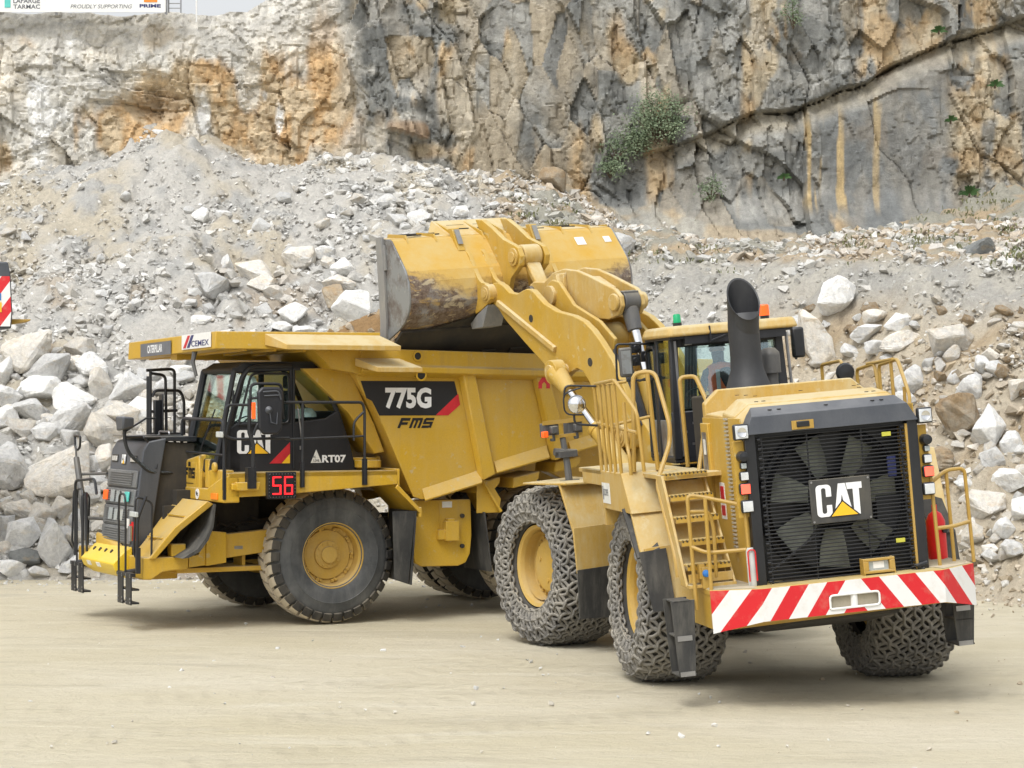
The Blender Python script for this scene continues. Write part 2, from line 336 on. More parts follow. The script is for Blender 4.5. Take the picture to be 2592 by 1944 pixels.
# =====================  THE QUARRY  =====================
def stone_mat(name, bump1=.5, bscale=14, usecol=True, base=None):
    b = NB(name); a = b.n("ShaderNodeAttribute", attribute_name="Col")
    n1 = b.noise(bscale, 7, .72); n2 = b.noise(bscale * 5, 4, .7); n3 = b.noise(1.7, 5, .6)
    c = a.outputs['Color']
    c = b.mix(1.0, c, b.ramp(n1, .25, .75, (.74, .74, .75, 1), (1.2, 1.19, 1.17, 1)), 'MULTIPLY')
    c = b.mix(1.0, c, b.ramp(n2, .3, .7, (.84, .84, .84, 1), (1.14, 1.14, 1.14, 1)), 'MULTIPLY')
    b.col(c); p = b.bump(n1, bump1, .06); b.bump(n2, bump1 * .6, .015, p); MATS[name] = b.m; b.set(.92, 0, .25); return b.m
stone_mat('cliff_stone', .95, 6); stone_mat('scree_ground', .9, 10); stone_mat('rubble_stone', .4, 9)
def boulder_mat(name, c0, c1, c2):
    b = NB(name); oi = b.n("ShaderNodeObjectInfo"); n1 = b.noise(1.3, 8, .7, dist=.4); n2 = b.noise(11, 8, .75); n3 = b.noise(46, 4, .7); n4 = b.noise(2.6, 4, .6, scl=(1, 1, 2.5))
    c = b.mix(b.ramp(n1, .42, .62), c0, c1); c = b.mix(b.math('MULTIPLY', b.ramp(n4, .56, .66), .75), c, c2)
    c = b.mix(1.0, c, b.ramp(n2, .3, .7, (.70, .70, .71, 1), (1.16, 1.15, 1.13, 1)), 'MULTIPLY')
    c = b.mix(1.0, c, b.ramp(oi.outputs['Random'], 0, 1, (.80, .80, .80, 1), (1.12, 1.12, 1.12, 1)), 'MULTIPLY')
    b.col(c); p = b.bump(n2, .75, .07); b.bump(n3, .4, .015, p); MATS[name] = b.m; b.set(.9, 0, .25)
boulder_mat('boulder_white', (.84, .84, .825), (.76, .765, .75), (.74, .70, .62))
boulder_mat('boulder_grey', (.74, .74, .725), (.66, .665, .66), (.66, .61, .52))
boulder_mat('boulder_tan', (.74, .69, .60), (.74, .73, .70), (.62, .52, .39))
boulder_mat('boulder_brown', (.40, .29, .17), (.46, .41, .33), (.33, .22, .12))
boulder_mat('boulder_dark', (.26, .27, .26), (.20, .21, .21), (.32, .27, .19))

TX = np.array([-40, -14, -8, -3, 3, 6, 8.6, 12, 40.]); TY = np.array([43., 41.6, 41.2, 41.8, 41.2, 39.4, 36.4, 34.5, 30])
CU = np.array([-900, 0, 60, 180, 300, 370, 430, 520, 640, 740, 820, 900, 960, 1030, 1120, 1200, 1300, 1380, 1450, 1600, 1750, 1900, 2050, 2200, 2350, 2592, 3400.])
CV = np.array([480, 455, 440, 400, 345, 322, 330, 385, 430, 430, 400, 372, 372, 400, 440, 480, 530, 570, 600, 650, 668, 665, 655, 660, 675, 735, 800.])
SU = np.array([-900, 1150, 1300, 1500, 1700, 1950, 2300, 2592, 3300.]); SV = np.array([.10, .10, .38, .34, .25, .12, .14, .24, .3])
SL = .75
def terr(X, Y, rough=True):
    X = np.asarray(X, float); Y = np.asarray(Y, float)
    yt = np.interp(X, TX, TY); u = 1296 + X * FPX / 52.0; v = np.interp(u, CU, CV); k = (HORIZ - v) / FPX
    yc = (HCAM + SL * yt) / (SL - k); zc = SL * (yc - yt); s2 = np.interp(u, SU, SV)
    z = np.where(Y < yc, SL * (Y - yt), zc + s2 * (Y - yc))
    # soft crest, concave toe
    z = z - .35 * np.exp(-((Y - yc) / .9) ** 2) * (SL - s2)
    z = np.where(Y < yt, 0, z)
    t = ss(0, 3.0, Y - yt)
    if rough:
        z = z + t * (1.1 * (fbm(X * .35, Y * .35, 3, 5) - .5) * (.35 + .65 * ss(0, 4, yc - Y)) + .55 * (fbm(X * 1.1 + 3, Y * .9, 4, 9) - .5) + .22 * (fbm(X * 3.7, Y * 3.1, 3, 14) - .5))
    return z
def hit(px, py):
    """point of the rock slope or ground seen at a place in the picture, by marching along the sight line"""
    a = (px - 1296) / FPX; b_ = -(py - 972) / FPX; c, s = math.cos(PITCH), math.sin(PITCH)
    d = np.array([a, c - b_ * s, s + b_ * c]); d = d / d[1]
    Y = np.arange(20, 60, .04); X = d[0] * Y; Z = HCAM + d[2] * Y; T = terr(X, Y); i = np.argmax(Z <= T)
    if Z[i] > T[i]: i = len(Y) - 1
    return float(X[i]), float(Y[i]), float(T[i])

def uv_of(X, Y, Z): return 1296 + X * FPX / Y, HORIZ - (Z - HCAM) * FPX / Y
def C(*a): return np.array(a)
def lerp(a, b_, t): return a * (1 - t[..., None]) + b_ * t[..., None]
def terr_col(X, Y, Z):
    u, v = uv_of(X, Y, Z); n = fbm(X * .5, Y * .5, 4, 31); n2 = fbm(X * 1.7 + 5, Y * 1.7, 4, 37); n3 = fbm(X * .9 - 7, Y * 2.2, 4, 43)
    c = np.broadcast_to(C(.49, .475, .44), X.shape + (3,)); c = lerp(c, C(.48, .435, .35), ss(.48, .62, n)); c = lerp(c, C(.41, .405, .385), ss(.52, .68, n2))
    r = ss(1780, 1960, u + 120 * (n2 - .5)) * ss(690, 800, v + 120 * (n - .5))
    br = lerp(np.broadcast_to(C(.40, .30, .175), c.shape), C(.50, .43, .32), ss(.36, .52, n3)); c = lerp(c, br, r * .95)
    g = ss(1330, 1450, u) * (1 - ss(690, 860, v + 100 * (n - .5)) * .8); c = lerp(c, lerp(np.broadcast_to(C(.37, .36, .33), c.shape), C(.43, .41, .36), ss(.45, .6, n2)), g)
    h = ss(1180, 1300, u) * ss(676, 640, v + 40 * (n2 - .5)); c = lerp(c, lerp(np.broadcast_to(C(.42, .33, .22), c.shape), C(.32, .31, .26), ss(.42, .6, n3)), h)
    p = ss(.60, .66, fbm(X * .8 + 20, Y * 1.3, 4, 51)) * ss(900, 700, u) * ss(600, 760, v); c = lerp(c, C(.33, .24, .14), p * .5)
    return c
xs = np.arange(-26, 26, .085); ys = np.concatenate([np.arange(33, 58, .10), np.arange(58, 66, .8)])
GX, GY = np.meshgrid(xs, ys); GZ = terr(GX, GY); yt = np.interp(GX, TX, TY)
GZ = np.where(GY < yt, -.06 - .02 * (yt - GY), GZ)
lum = voro(GX * 1.6 + .5 * fbm(GX, GY, 3, 2), GY * 1.9, 61); GZ = GZ + ss(0, 1.0, GY - yt) * (.16 * (lum[0] - .5) + .10 * (lum[1] - .5) * lum[3] * 2 - .10 * ss(.12, 0, lum[5]))
lum = voro(GX * 4.5, GY * 4.9, 71); GZ = GZ + ss(0, .6, GY - yt) * (.07 * (lum[0] - .5) - .03 * ss(.12, 0, lum[5]))
ny, nx = GX.shape; idx = np.arange(nx * ny).reshape(ny, nx)
def quads(idx): return np.stack([idx[:-1, :-1], idx[:-1, 1:], idx[1:, 1:], idx[1:, :-1]], -1).reshape(-1, 4)
o = np_mesh('hill', np.stack([GX, GY, GZ], -1).reshape(-1, 3), quads(idx), 'scree_ground', terr_col(GX, GY, GZ).reshape(-1, 3), smooth=True)
tag(o, 'slope of loose pale limestone scree below the quarry face', None, kind='structure')

# ---- rock face
xs = np.arange(-22, 22, .045); zs = np.arange(4.0, 17.5, .045); CXg, CZg = np.meshgrid(xs, zs)
def cliff_top(X):
    u = 1296 + X * FPX / 55.5; return np.interp(u, [-900, 0, 150, 300, 420, 520, 620, 700, 820, 3500], [13.0, 13.19, 13.12, 13.10, 13.17, 13.12, 13.2, 13.7, 15.2, 17.5]) + .12 * (fbm(X * 1.3, X * 0, 3, 3) - .5)
LU = [1500, 1700, 1773, 1895, 1936, 2017, 2083, 2135, 2200, 2282, 2404, 2526, 2640, 3400]; LV = [420, 372, 346, 289, 281, 273, 244, 220, 203, 150, 98, 61, 20, -200]
def cliff(X, Z):
    u = 1296 + X * FPX / 55.0; v = HORIZ - (Z - HCAM) * FPX / 55.0
    wx = 1.1 * (fbm(X * .45, Z * .35, 3, 81, .5) - .5); wz = 1.1 * (fbm(X * .4 + 9, Z * .5, 3, 85, .5) - .5)
    right = ss(835, 880, u + 30 * (fbm(Z * .7, X * 0, 3, 2) - .5)); slab = ss(2060, 2110, u - .25 * (v - 400)) * ss(2440, 2390, u) * ss(225, 270, v + (u - 2080) * .42) * ss(660, 600, v)
    d = np.interp(u, LU, LV) - v; lon = ss(1560, 1720, u)
    cliffy = ss(560, 480, v - 90 * ss(1500, 2000, u) + 60 * (fbm(X * .8, Z * .8, 3, 91) - .5))
    D = 1.3 * (fbm(X * .16, Z * .10, 2, 101) - .5)
    a = voro(X * .54 + wx * .6 + .12 * Z, Z * .22 + wz * .3 - .06 * X, 111); ckm = ss(.50, .62, fbm(X * .5 + 3, Z * .35, 4, 171)); ckm2 = ss(.48, .6, fbm(X * 1.1 - 3, Z * 1.0, 4, 175)); A1 = .50 * (a[0] - .5) + (a[1] - .5) * a[3] * .8 + (a[2] - .5) * a[4] * .7 - .16 * ss(.05, 0, a[5]) * ckm
    b_ = voro(X * 1.7 + wx * 1.2 + .25 * Z, Z * .75 + wz * .7 - .15 * X, 121); A2 = .20 * (b_[0] - .5) + (b_[1] - .5) * b_[3] * .62 + (b_[2] - .5) * b_[4] * .40 - .06 * ss(.05, 0, b_[5]) * ckm2
    c = voro(X * 4.2 + wx * 2 + .5 * Z, Z * 2.4 + wz * 2, 131); g_ = voro(X * 7.5 + wx * 3 + Z, Z * 5.2 + wz * 3, 191); A3 = .035 * (g_[0] - .5) + (g_[1] - .5) * g_[3] * .06 + .075 * (c[0] - .5) + (c[1] - .5) * c[3] * .16 + (c[2] - .5) * c[4] * .10 - .035 * ss(.12, 0, c[5])
    e = voro(X * 3.4 + wx * 2.5, Z * 4.2 + wz * 3 + .5 * X, 141); A4 = .11 * (e[0] - .5) + (e[2] - .5) * e[4] * .12 - .05 * ss(.14, 0, e[5])
    f = voro(X * .8 + wx * 3, Z * 1.1 + wz * 3, 151)
    A5 = .30 * (f[0] - .5) + (f[1] - .5) * f[3] * .25
    rr = A1 * (1 - .65 * slab) + A2 * (1 - .8 * slab) + A3 * (1 - .6 * slab) * (.55 + .9 * ss(.42, .62, fbm(X * .7 - 4, Z * .7, 3, 177))); ll = .62 * A1 + .7 * A5 + A4 * .8 + .6 * A3 + .5 * A2
    soft = ss(150, 60, v + 30 * (fbm(X, Z, 3, 7) - .5)) * (1 - right)
    ll = ll * (1 - .6 * soft) + soft * .10 * (voro(X * 6, Z * 6, 161)[0] - .5)
    D = D + rr * right * (.45 + .55 * cliffy) + ll * (1 - right)
    D = D + right * .35 * ss(960, 870, u)                                    # the step where the grey rock begins
    D = D + lon * (.42 * ss(-2, 3, d) - .45 * ss(1, 0, np.abs(d + 3 + 16 * (fbm(u * .02, u * 0, 4, 181) - .5)) / (1.5 + 11 * ss(.32, .72, fbm(u * .011, u * 0 + 3, 3, 183)))) * ss(1790, 1900, u) * ss(2600, 2440, u) + .50 * ss(0, -75, d))  # overhang, its crack, and the ledge below it
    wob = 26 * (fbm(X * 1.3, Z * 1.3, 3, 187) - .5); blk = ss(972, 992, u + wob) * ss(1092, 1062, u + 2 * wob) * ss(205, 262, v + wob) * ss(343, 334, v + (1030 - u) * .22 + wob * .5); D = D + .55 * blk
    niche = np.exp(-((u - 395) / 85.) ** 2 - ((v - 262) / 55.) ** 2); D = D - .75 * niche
    D = D + ss(470, 700, v) * 2.0 * right                                   # battered foot
    top = cliff_top(X); D = D - 1.1 * np.clip(Z - top + 1.5, 0, 9) ** 1.3 * .35
    return 55.3 - D, u, v, d, right, slab, cliffy, a, b_, niche, lon, blk
CY, u, v, dl, right, slab, cliffy, va, vb, niche, lon, blk = cliff(CXg, CZg)
n1 = fbm(CXg * .7, CZg * .5, 5, 201); n2 = fbm(CXg * 2.1, CZg * 1.2, 5, 207); n3 = fbm(CXg * 1.1 + 4, CZg * .16, 4, 213); n4 = fbm(CXg * 5, CZg * .5, 4, 219); n5 = fbm(CXg * 1.2 - 6, CZg * 1.6, 5, 225)
lc = lerp(np.broadcast_to(C(.66, .62, .54), u.shape + (3,)), C(.58, .565, .52), ss(.45, .6, n1))
def spot(u0, v0, su, sv): return np.exp(-((u - u0) / su) ** 2 - ((v - v0) / sv) ** 2)
org = .95 * spot(300, 330, 110, 75) + .9 * spot(410, 270, 75, 80) + .8 * spot(395, 75, 50, 30) + .8 * spot(500, 170, 70, 40) + .7 * spot(690, 200, 60, 120) + .8 * spot(700, 380, 60, 90) + .6 * spot(10, 400, 30, 60) + .8 * spot(560, 250, 40, 90) + .7 * spot(760, 330, 40, 90) + 1.0 * spot(805, 120, 42, 120) + 1.0 * spot(850, 250, 55, 160) + .7 * spot(620, 330, 70, 60) + .5 * spot(60, 100, 50, 30)
lc = lerp(lc, lerp(np.broadcast_to(C(.54, .37, .20), lc.shape), C(.58, .47, .32), ss(.45, .62, n2)), ss(.28, .66, org + .9 * (n2 - .5) + .5 * (n4 - .5)))
wh = 1.0 * spot(100, 260, 38, 70) + 1.0 * spot(95, 380, 30, 60) + .6 * spot(165, 300, 60, 40) + .9 * spot(505, 290, 22, 70) + .8 * spot(700, 300, 14, 60) + .7 * spot(170, 95, 18, 25) + .6 * spot(660, 230, 12, 22)
lc = lerp(lc, C(.80, .80, .78), ss(.4, .75, wh + .8 * (n2 - .5)))
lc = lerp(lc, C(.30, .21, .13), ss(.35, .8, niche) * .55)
lc = lerp(lc, C(.54, .52, .475), ss(150, 70, v) * .6)
rc = lerp(np.broadcast_to(C(.21, .215, .205), u.shape + (3,)), C(.33, .328, .305), ss(.42, .6, n5)); rc = lerp(rc, C(.15, .155, .15), ss(.56, .70, n1) * .7)
cellt = ss(.54, .72, vb[2] * .55 + va[1] * .45 + .5 * (n1 - .5)); rc = lerp(rc, C(.45, .385, .285), cellt * .85 * (.55 + .45 * ss(1750, 1300, u)))
vein = ss(.49, .62, n3) * ss(.40, .55, n2); rc = lerp(rc, lerp(np.broadcast_to(C(.47, .345, .20), rc.shape), C(.52, .44, .31), ss(.4, .6, n5)), vein * .85)
og2 = .9 * spot(1285, 180, 14, 130) + .7 * spot(1565, 90, 50, 110) + .6 * spot(1600, 170, 30, 60) + .9 * spot(1180, 400, 30, 70) + .7 * spot(1080, 380, 90, 40) + .6 * spot(1510, 330, 30, 90) + .6 * spot(2010, 140, 60, 60) + .8 * spot(900, 330, 40, 90) + .5 * spot(1240, 60, 40, 60) + .5 * spot(2500, 90, 70, 40) + .7 * spot(1890, 160, 16, 90)
rc = lerp(rc, lerp(np.broadcast_to(C(.45, .33, .20), rc.shape), C(.45, .37, .25), ss(.42, .6, n2)), ss(.4, .7, og2 + .7 * (n2 - .5)))
tan2 = .9 * spot(1170, 260, 50, 150) + .7 * spot(1290, 250, 30, 120) + .8 * spot(1640, 230, 30, 120) + .9 * spot(1920, 90, 40, 70); rc = lerp(rc, C(.50, .45, .36), ss(.4, .75, tan2 + .15 * ss(1750, 1000, u) + .7 * (n2 - .5)))
rc = lerp(rc, C(.19, .20, .20), slab * .8)
stripe = ss(.50, .56, fbm(CXg * 3.4 - .35 * CZg * .3, CZg * .10, 3, 231)) * ss(.40, .50, n4); sreg = ss(1985, 2010, u - .1 * (v - 300)) * ss(2150, 2110, u - .2 * (v - 300)) * ss(255, 290, v + (u - 2000) * .2) + .7 * ss(2190, 2210, u) * ss(2290, 2270, u) * ss(230, 260, v)
rc = lerp(rc, C(.52, .39, .20), np.clip(stripe * sreg, 0, 1) * ss(560, 500, v) * .9)
led = lon * ss(-75, -35, dl) * ss(2, -4, dl); rc = lerp(rc, C(.40, .36, .28), led * .8 * (1 - .5 * ss(.4, .6, n2)))
deb = ss(.42, .6, 1 - cliffy + .5 * (n2 - .5)); rc = lerp(rc, lerp(np.broadcast_to(C(.44, .36, .25), rc.shape), C(.35, .34, .30), ss(.45, .58, n5)), deb * .75)
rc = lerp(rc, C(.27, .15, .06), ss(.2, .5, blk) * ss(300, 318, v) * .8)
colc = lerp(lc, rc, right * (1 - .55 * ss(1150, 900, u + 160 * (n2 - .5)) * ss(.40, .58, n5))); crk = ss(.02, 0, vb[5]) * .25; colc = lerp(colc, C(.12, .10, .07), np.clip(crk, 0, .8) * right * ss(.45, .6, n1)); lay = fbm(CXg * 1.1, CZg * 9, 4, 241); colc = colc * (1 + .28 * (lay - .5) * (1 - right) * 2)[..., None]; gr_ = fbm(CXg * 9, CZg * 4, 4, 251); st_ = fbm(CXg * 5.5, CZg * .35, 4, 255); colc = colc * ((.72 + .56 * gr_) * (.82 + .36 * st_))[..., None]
top = cliff_top(CXg); Zf = np.where(CZg > top, top + .02 * (CZg - top), CZg); Yf = np.where(CZg > top, CY + (CZg - top) * 5.0, CY)
ny, nx = CXg.shape; idx = np.arange(nx * ny).reshape(ny, nx)
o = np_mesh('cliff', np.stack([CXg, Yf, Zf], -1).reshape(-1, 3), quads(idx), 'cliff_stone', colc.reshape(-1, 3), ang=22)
tag(o, 'fractured limestone quarry face, rusty on one side and dark grey on the other', None, kind='structure')
def cliff_pt(px, py, out=0.0):
    X = (px - 1296) / FPX * 54.5; Z = HCAM + (HORIZ - py) / FPX * 54.5
    for _ in range(4):
        y = float(cliff(np.array([[X]]), np.array([[Z]]))[0][0, 0]) - out; X = (px - 1296) / FPX * y; Z = HCAM + (HORIZ - py) / FPX * y
    return X, y, Z

# ---- ground sheet
def ground_mat():
    b = NB('quarry_floor'); n1 = b.noise(.16, 6, .62, scl=(1, 1.6, 1)); n2 = b.noise(1.1, 7, .7, scl=(1, 2.2, 1)); n3 = b.noise(13, 6, .75); n4 = b.noise(60, 3, .7); n5 = b.noise(.55, 4, .6, scl=(.55, 2.6, 1), dist=.8)
    c = b.mix(b.ramp(n1, .36, .64), (.53, .475, .34), (.59, .54, .42)); c = b.mix(b.math('MULTIPLY', b.ramp(n2, .5, .72), .55), c, (.48, .43, .31))
    c = b.mix(b.math('MULTIPLY', b.ramp(n5, .56, .70), .5), c, (.64, .60, .49)); c = b.mix(b.math('MULTIPLY', b.ramp(n3, .56, .74), .6), c, (.36, .33, .25)); n6 = b.noise(.33, 5, .7, scl=(.6, 2.0, 1), dist=1.2); c = b.mix(b.math('MULTIPLY', b.ramp(n6, .54, .68), .5), c, (.40, .36, .27)); n7 = b.noise(28, 4, .75); c = b.mix(b.math('MULTIPLY', b.ramp(n7, .68, .72), .6), c, (.66, .65, .62))
    c = b.mix(b.math('MULTIPLY', b.ramp(n4, .66, .74), .4), c, (.27, .25, .21)); b.col(c)
    # faint curved tyre tracks: bands of short cross ribs
    tc = b.n("ShaderNodeSeparateXYZ"); b.l(b.vec(), tc.inputs[0]); tot = None
    for (cx, cy, r0, wd) in ((-12, 36.5, 14.2, .3), (-13, 36.5, 16.9, .3), (4.5, 52.0, 26.5, .35), (6, 51.0, 23.6, .3), (9, 9.0, 16.5, .3)):
        dx = b.math('SUBTRACT', tc.outputs[0], cx); dy = b.math('SUBTRACT', tc.outputs[1], cy)
        r = b.math('SQRT', b.math('ADD', b.math('MULTIPLY', dx, dx), b.math('MULTIPLY', dy, dy))); m = b.math('LESS_THAN', b.math('ABSOLUTE', b.math('SUBTRACT', r, r0)), wd)
        an = b.math('MULTIPLY', b.math('ARCTAN2', dy, dx), r0 / .055); wv = b.math('SINE', b.math('ADD', an, b.math('MULTIPLY', r, 9.0)))
        t = b.math('MULTIPLY', m, b.math('ADD', wv, 0.0)); tot = t if tot is None else b.math('ADD', tot, t)
    tot = b.math('MULTIPLY', tot, b.ramp(n2, .44, .66)); c = b.mix(b.math('MULTIPLY', b.math('ABSOLUTE', tot), .22), c, (.43, .39, .30)); b.col(c)
    p = b.bump(n2, .8, .12); p = b.bump(n3, .8, .03, p); p = b.bump(tot, .25, .03, p); b.bump(n4, .5, .008, p); MATS['quarry_floor'] = b.m; b.set(.95, 0, .2)
ground_mat()
xs = np.concatenate([[-400, -150, -60], np.arange(-30, 30.1, .25), [60, 150, 400]]); ys = np.concatenate([[-300, -60, 0], np.arange(14, 44, .2), [60, 150, 600]])
GX, GY = np.meshgrid(xs, ys); GZ = .07 * (fbm(GX * .25, GY * .3, 4, 301) - .5) + .035 * (fbm(GX * 1.3, GY * 1.3, 3, 305) - .5)
GZ = np.where((np.abs(GX) > 29) | (GY < 13) | (GY > 45), -.05, GZ); ny, nx = GX.shape
for (wx_, wy_) in ((0.6, 34.), (3.3, 27.)): GZ = GZ * (1 - .6 * np.exp(-((GX - wx_) ** 2 + (GY - wy_) ** 2) / 20))
o = np_mesh('ground', np.stack([GX, GY, GZ - .012], -1).reshape(-1, 3), quads(np.arange(nx * ny).reshape(ny, nx)), 'quarry_floor', smooth=True)
tag(o, 'trodden pale tan dust of the quarry floor with faint tyre tracks', None, kind='structure')

# ---- rocks
import bmesh
def ico(sub):
    bm = bmesh.new(); bmesh.ops.create_icosphere(bm, subdivisions=sub, radius=1); bm.verts.ensure_lookup_table()
    V = np.array([v.co[:] for v in bm.verts]); F = np.array([[v.index for v in f.verts] for f in bm.faces]); bm.free(); return V, F
ICO = {s: ico(s) for s in (1, 2, 3, 4)}
def rock(sub, rs, cuts=11, rough=.0):
    npt = {1: 9, 2: 11, 3: 13, 4: 15}[sub] + rs.randint(4); P = rs.normal(size=(npt, 3)); P /= np.linalg.norm(P, axis=1, keepdims=True); P *= rs.uniform(.82, 1.12, (npt, 1))
    bm = bmesh.new(); [bm.verts.new(p) for p in P]; h = bmesh.ops.convex_hull(bm, input=bm.verts); bmesh.ops.delete(bm, geom=list(set(h['geom_interior'] + h['geom_unused'])), context='VERTS')
    if sub >= 3:
        bmesh.ops.bevel(bm, geom=list(bm.edges) + list(bm.verts), offset=.10, segments=1, affect='EDGES', clamp_overlap=True); bmesh.ops.triangulate(bm, faces=bm.faces)
        bmesh.ops.subdivide_edges(bm, edges=bm.edges, cuts=1 if sub == 3 else 3, use_grid_fill=True); bmesh.ops.triangulate(bm, faces=bm.faces)
    bm.verts.ensure_lookup_table(); bm.verts.index_update(); V = np.array([v.co[:] for v in bm.verts]); F = np.array([[v.index for v in f.verts] for f in bm.faces]); bm.free()
    s = np.array([1, rs.uniform(.72, .95), rs.uniform(.62, .9)]); V = V * s
    if rough:
        k = rs.randint(1000); V = V + V / np.maximum(np.linalg.norm(V, axis=1, keepdims=True), .01) * (rough * 1.3 * (fbm(V[:, 0] * 3 + 7 * V[:, 2], V[:, 1] * 3 - 5 * V[:, 2], 4, k) - .5))[:, None]
    V = V - (V.max(0) + V.min(0)) / 2; V = V / (np.abs(V).max(0))   # unit half extents
    return V, F
def rotm(rs, tilt=1.0):
    a = rs.uniform(0, 2 * math.pi); q = Euler((rs.uniform(-tilt, tilt), rs.uniform(-tilt, tilt), a)).to_matrix(); return np.array(q)
def scatter(name, pts, sizes, cols, sub, nvar, mat, seed, flat=.75):
    rs = np.random.RandomState(seed); var = [rock(sub, rs, 9) for _ in range(nvar)]; Vs = []; Fs = []; Cs = []; o = 0
    for i in range(len(pts)):
        V, F = var[i % nvar]; A = rotm(rs, .6) * (sizes[i] * .5)
        W = (V * np.array([rs.uniform(.8, 1.25), rs.uniform(.7, 1), rs.uniform(.5, flat)])) @ A.T + pts[i]; Vs.append(W); Fs.append(F + o); Cs.append(np.repeat(cols[i][None], len(V), 0)); o += len(V)
    return np_mesh(name, np.concatenate(Vs), np.concatenate(Fs), mat, np.concatenate(Cs))
def sample(n, rs, x0=-15, x1=15, d0=.0, d1=17):
    X = rs.uniform(x0, x1, n); D = rs.uniform(d0, d1, n); Y = np.interp(X, TX, TY) + D; return X, Y
rs = np.random.RandomState(5)
def stone_cols(X, Y, Z, rs):
    c = terr_col(X, Y, Z); t = rs.uniform(0, 1, len(X)); c = lerp(c, np.broadcast_to(C(.70, .70, .68), c.shape), .15 + .7 * t)
    u, v = uv_of(X, Y, Z); b_ = (ss(1800, 1950, u) * ss(700, 820, v)) * (rs.uniform(0, 1, len(X)) < .5); c = lerp(c, C(.40, .32, .21), b_ * .7)
    return c * rs.uniform(.78, 1.12, len(X))[:, None]
for (nm, n, lo, hi, pw, sub, nv, seed, lab) in (('rubble', 60000, .045, .15, 2.2, 1, 14, 21, 'fine broken limestone strewn over the scree'), ('rubble', 9500, .14, .36, 2.0, 1, 20, 22, 'fist to head sized broken limestone on the scree')):
    X, Y = sample(n, rs); Z = terr(X, Y); keep = np.ones(len(X), bool)
    dens = fbm(X * .45, Y * .45, 4, 401); u_, v_ = uv_of(X, Y, Z); yc = Y - np.interp(X, TX, TY)
    pr = .38 + 1.3 * ss(.44, .6, dens); pr = np.where((u_ > 1330) & (v_ < 860), pr * (.25 if sub and lo > .1 else .6), pr); pr = np.where((u_ > 1200) & (v_ < 655 + 30 * ss(2300, 2592, u_)), .9, pr); pr = np.where((u_ < 820) & (v_ < 740), pr * (.75 if lo < .1 else .10 + .9 * ss(560, 760, v_)), pr)
    pr = pr + .5 * ss(150, 0, np.abs(u_ - 1000)) * ss(650, 500, v_)
    keep = rs.uniform(0, 1, len(X)) < pr; X, Y, Z = X[keep], Y[keep], Z[keep]; s = lo + (hi - lo) * rs.uniform(0, 1, len(X)) ** pw
    o = scatter(nm, np.stack([X, Y, Z + s * .02], -1), s, stone_cols(X, Y, Z, rs), sub, nv, 'rubble_stone', seed); tag(o, lab, None, kind='stuff')
# loose stones on the floor and on the battered foot of the cliff
X = rs.uniform(-11, 11, 9000); Y = rs.uniform(19, 42, 9000); keep = (rs.uniform(0, 1, 9000) < .10 + .9 * ss(4.5, 0, np.interp(X, TX, TY) - Y)); X, Y = X[keep], Y[keep]
s = .012 + .07 * rs.uniform(0, 1, len(X)) ** 6 + .10 * ss(2.5, 0, np.interp(X, TX, TY) - Y) * rs.uniform(0, 1, len(X)) ** 2
o = scatter('gravel', np.stack([X, Y, s * .05], -1), s, stone_cols(X, Y, X * 0, rs) * 1.05, 1, 8, 'rubble_stone', 33); tag(o, 'small stones lying loose on the quarry floor', None, kind='stuff')

# ---- boulders one can tell apart: place in the picture, width, height, stone, label
ROCKN = {}
def boulder(px, py, wpx, hpx, tone, label, group=None, sub=3, seed=None, name='boulder', sink=.0, cat='boulder'):
    rs = np.random.RandomState(seed if seed is not None else int(px * 7 + py * 13) % 99991); x, y, z = hit(px, py + hpx * .30); k = y / FPX; wv, hv = wpx * k, hpx * k
    V, F = rock(sub, rs, 12, .10 if sub >= 3 else 0); A = np.array(Euler((rs.uniform(-.12, .12), rs.uniform(-.28, .28), rs.uniform(-.3, .3))).to_matrix())
    V = (V * np.array([wv * .54, (wv + hv) * .27, hv * .54])) @ A.T
    me = bpy.data.meshes.new(name); me.from_pydata(V.tolist(), [], F.tolist()); me.shade_smooth(); me.set_sharp_from_angle(angle=R(18)); me.materials.append(MATS['boulder_' + tone])
    ob = bpy.data.objects.new(name, me); sc.collection.objects.link(ob); zc = HCAM + (HORIZ - py) * k; ob.location = ((px - 1296) * k, y, zc)
    return tag(ob, label, cat, group)
